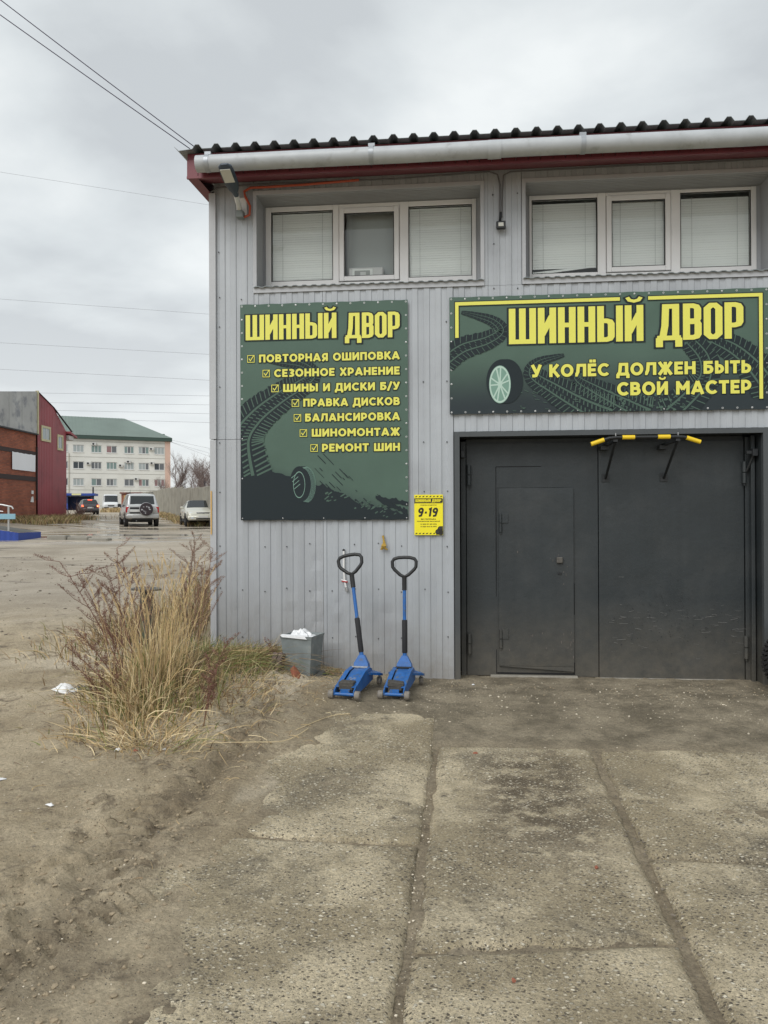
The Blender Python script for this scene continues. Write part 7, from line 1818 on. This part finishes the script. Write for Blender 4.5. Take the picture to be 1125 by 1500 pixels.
# scattered stones and clods in the yard: real little rocks, one mass
def gravel(n, fx, fy, smin, smax, seed, m, name):
    R_ = np.random.RandomState(seed); V = []; F = []
    X = fx(R_, n); Y = fy(R_, n); Z = ground_z(X, Y); BZ = base_z(X, Y)
    ico = [(0, 0, 1), (.89, 0, .45), (.28, .85, .45), (-.72, .53, .45), (-.72, -.53, .45), (.28, -.85, .45), (.72, .53, -.45), (-.28, .85, -.45), (-.89, 0, -.45), (-.28, -.85, -.45), (.72, -.53, -.45)]
    fi = [(0, 1, 2), (0, 2, 3), (0, 3, 4), (0, 4, 5), (0, 5, 1), (1, 6, 2), (2, 7, 3), (3, 8, 4), (4, 9, 5), (5, 10, 1), (2, 6, 7), (3, 7, 8), (4, 8, 9), (5, 9, 10), (1, 10, 6)]
    ico = np.array(ico)
    for i in range(n):
        s = smin + (smax - smin) * R_.rand() ** 3; sc = s * R_.uniform(.6, 1.4, 3); sc[2] *= .6; a = R_.uniform(0, 6.3); P = ico * (1 + R_.uniform(-.25, .25, (11, 1))) * sc
        P = np.stack([P[:, 0] * math.cos(a) - P[:, 1] * math.sin(a), P[:, 0] * math.sin(a) + P[:, 1] * math.cos(a), P[:, 2]], -1) + np.array([X[i], Y[i], max(Z[i], BZ[i] - .004) + sc[2] * .15]); k = len(V) * 11
        V.append(P); F += [(a_ + k, b_ + k, c_ + k) for a_, b_, c_ in fi]
    V = np.concatenate(V); me = bpy.data.meshes.new(name); me.from_pydata(V.tolist(), [], F); me.materials.append(m); o = bpy.data.objects.new(name, me); COL.objects.link(o); tag(o, kind='stuff')
peb = mat('pale_pebble', (.62, .55, .43), .85, var=.3, vscale=60); pebd = mat('dark_pebble', (.17, .145, .11), .85, var=.3, vscale=60); clodm = mat('earth_clod', (.30, .24, .16), .95, var=.25, vscale=40)
U = lambda a, b: (lambda R_, n: R_.uniform(a, b, n))
def ydense(R_, n): return 1.7 + 5.6 * R_.rand(n) ** 1.4
gravel(1500, U(-3.6, 3.3), ydense, .002, .008, 1, peb, 'gravel'); gravel(1300, U(-3.6, 3.3), ydense, .002, .008, 2, pebd, 'gravel')
gravel(2200, lambda R_, n: R_.normal(-1.62, .28, n), ydense, .003, .013, 3, clodm, 'earth_clods'); gravel(900, U(-4, -1.3), lambda R_, n: R_.uniform(1.8, 7, n), .003, .012, 4, clodm, 'earth_clods')
gravel(700, U(-1.2, 3.0), U(6.2, 7.55), .002, .009, 5, peb, 'gravel'); gravel(400, U(-1.2, 3.0), U(6.9, 7.58), .003, .012, 6, clodm, 'earth_clods')
gravel(500, U(-1.3, 1.2), lambda R_, n: R_.uniform(1.8, 5.5, n), .002, .006, 9, clodm, 'gravel')
gravel(260, lambda R_, n: R_.normal(-.20, .03, n), ydense, .002, .006, 10, peb, 'gravel'); gravel(420, lambda R_, n: R_.normal(.90, .035, n), ydense, .002, .010, 11, pebd, 'gravel')
gravel(900, U(-12, -3), U(7, 18), .008, .03, 7, pebd, 'gravel')
# dead leaves against the wall
mb = MB(); rnd = random.Random(8)
for i in range(70):
    x = rnd.choice((rnd.uniform(-1.38, -1.05), rnd.uniform(-2.4, -1.5))); y = rnd.uniform(7.25, 7.52); z = gz(x, y) + .006; s = rnd.uniform(.012, .028); a = rnd.uniform(0, 6.3)
    P = [Vector((s * math.cos(a + t) * (1 if q % 2 else .7), s * math.sin(a + t) * .8, rnd.uniform(0, .018))) + Vector((x, y, z)) for q, t in enumerate((0, 1.1, 2.2, 3.3, 4.4, 5.4))]; mb.add(P, [(0, 1, 2, 3, 4, 5)])
o = mb.build('dead_leaves', straw3, fix=False); tag(o, kind='stuff')

# brick chips on the slabs
for x, y, s_, lb in ((.10, 5.28, .022, 'small orange brick chip on the damp slab, nearest the gate'), (.62, 3.62, .018, 'small orange brick chip near the middle of the centre slab'), (.18, 2.72, .014, 'dark red chip on the front slab just below its cross joint')):
    rock_obj('brick_chip', s_, s_ * .7, s_ * .4, int(y * 10), M['brickred'], (x, y, float(base_z(x, y)) + .006), (0, 0, x * 7), label=lb, cat='brick chip', group='brick chips on the concrete')
# far vegetation
def far_grass(name, x0, x1, y0, y1, n, h, w, wts, seed):
    R_ = np.random.RandomState(seed); paths = []; ws = []; idx = []; X = R_.uniform(x0, x1, n); Y = R_.uniform(y0, y1, n); Z = ground_z(X, Y)
    for i in range(n): paths.append(blade(X[i], Y[i], Z[i], R_.uniform(.5, 1) * h, abs(R_.normal(0, .3)), R_.uniform(0, 6.3), .4, 3)); ws.append(w); idx.append(int(R_.choice(6, p=np.array(wts) / sum(wts))))
    ribbons(paths, ws, name, GM, idx, origin=(x0, y0, 0), kind='stuff')
far_grass('roadside_grass', -26.4, -21.5, 38, 42.2, 2600, .55, .03, [3, 1, 3, 1.4, 2.4, 2], 41); far_grass('roadside_grass', -24.6, -23.0, 42, 47.5, 900, .5, .03, [3, 1, 3, 1.2, 2, 2], 42)
far_grass('roadside_grass', -44, -37.5, 90, 96, 2200, .8, .05, [4, 2, 3, .3, 1, .5], 43); far_grass('roadside_grass', -24.6, -15.5, 46.5, 62, 200, .3, .03, [3, 1, 3, 1, 2, 2], 44)
def along(n, name, seed, d0, d1, off, h, w):
    R_ = np.random.RandomState(seed); paths = []; ws = []; idx = []
    for i in range(n):
        t = R_.uniform(d0, d1); p = base + fdv * t; x = p.x - off * R_.rand() * math.cos(fa) ; y = p.y + off * R_.rand() * math.sin(fa) * 1; z = z_at(x, y)
        paths.append(blade(x, y, z, R_.uniform(.5, 1) * h, .2, R_.uniform(0, 6.3), .4, 3)); ws.append(w); idx.append(int(R_.choice(6, p=np.array([3, 1, 3, 1, 2, 2]) / 12)))
    ribbons(paths, ws, name, GM, idx, origin=(-14, 42, 1), kind='stuff')
along(2200, 'roadside_grass', 45, 0, 34, 1.4, .42, .03)
base_f = base

bark = mat('far_bark', (.15, .12, .105), .9, var=.2, vscale=3); twigm = mat('far_twigs', (.20, .15, .135), .9)
def bare_tree(x, y, h, seed, label, spread=.32, tw=1.0, col=None, crown_only=False, name='bare_tree', group='bare trees behind the fence'):
    R_ = random.Random(seed); z = z_at(x, y); root = empty(name, (x, y, z), 0, label, 'tree' if name == 'bare_tree' else 'shrub', group)
    T_, C_ = MB(), MB(); end = []
    def grow(p, d, L_, r, lv):
        n = 4; P = [p]
        for i in range(n): d = (d + Vector((R_.gauss(0, .12), R_.gauss(0, .12), R_.gauss(.03, .06)))).normalized(); P.append(P[-1] + d * L_ / n)
        (T_ if lv < 1 else C_).tube([tuple(q) for q in P], [r * (1 - .55 * i / n) for i in range(n + 1)], 5 if lv < 2 else 3)
        if lv >= 4: return
        for i in range(1, n + 1):
            for _ in range(2 if lv else 1 + (i > 1)):
                dd = (d + Vector((R_.gauss(0, spread * 1.8), R_.gauss(0, spread * 1.8), R_.uniform(-.1, .5)))).normalized(); grow(P[i], dd, L_ * R_.uniform(.42, .62), r * .42, lv + 1 if lv else 1)
    if crown_only:
        for k in range(9): grow(Vector((R_.gauss(0, .4), R_.gauss(0, .4), 0)), Vector((R_.gauss(0, .35), R_.gauss(0, .35), 1)).normalized(), h * R_.uniform(.5, .8), .025, 2)
    else: grow(Vector((0, 0, -.1)), Vector((R_.gauss(0, .05), R_.gauss(0, .05), 1)), h * .62, .09 * h / 5, 0)
    if T_.v: T_.build('trunk', bark, root, fix=False)
    C_.build('crown', col or twigm, root, fix=False)
    return root
tl = [(-30.1, 78, 5.6, 'bare young tree behind the fence, nearest the office building'), (-28.4, 76, 5.0, 'bare tree behind the fence, second from the office building'), (-28.6, 80, 5.9, 'bare tree behind the fence beside the thin mast'), (-25.9, 74, 4.9, 'bare tree behind the fence between the mast and the dark pole'),
      (-21.9, 66, 4.6, 'bare bushy tree behind the fence right of the dark pole'), (-20.7, 64, 4.9, 'bare bushy tree behind the fence closest to the workshop corner'), (-23.4, 68, 4.3, 'low bare tree close behind the dark pole')]
for i, (x, y, h, lb) in enumerate(tl): bare_tree(x, y, h + 0.0, 60 + i, lb, .34)
mb = MB(); mb.tube([(-29.3, 80, 1.5), (-29.3, 80, 6.9)], .04, 6); tag(mb.build('mast', M['wirefar'], origin=(-29.3, 80, 1.5)), 'thin grey mast rising among the bare trees', 'mast')
mb = MB(); mb.tube([(-23.75, 70, 1.5), (-23.75, 70, 5.15)], .09, 6); mb.bbox(-23.95, -23.55, 69.9, 70.1, 4.7, 4.82, .01); tag(mb.build('utility_pole', M['cableblack'], origin=(-23.75, 70, 1.5)), 'short dark wooden pole behind the fence', 'pole')
pinkb = mat('pinkish_bush', (.24, .15, .13), .9)
for i, (x, y, h, lb) in enumerate(((-45.6, 104, 2.6, 'pinkish bare bush beside the brown kiosk'), (-43.6, 103, 2.2, 'pinkish bare bush in front of the brown kiosk'), (-24.0, 46.6, 1.0, 'dark bare bush at the far foot of the maroon cladding'))): bare_tree(x, y, h, 80 + i, lb, .4, crown_only=True, name='bare_bush', group='bare bushes along the road', col=pinkb)
fir = mat('grey_green_foliage', (.09, .095, .075), .9)
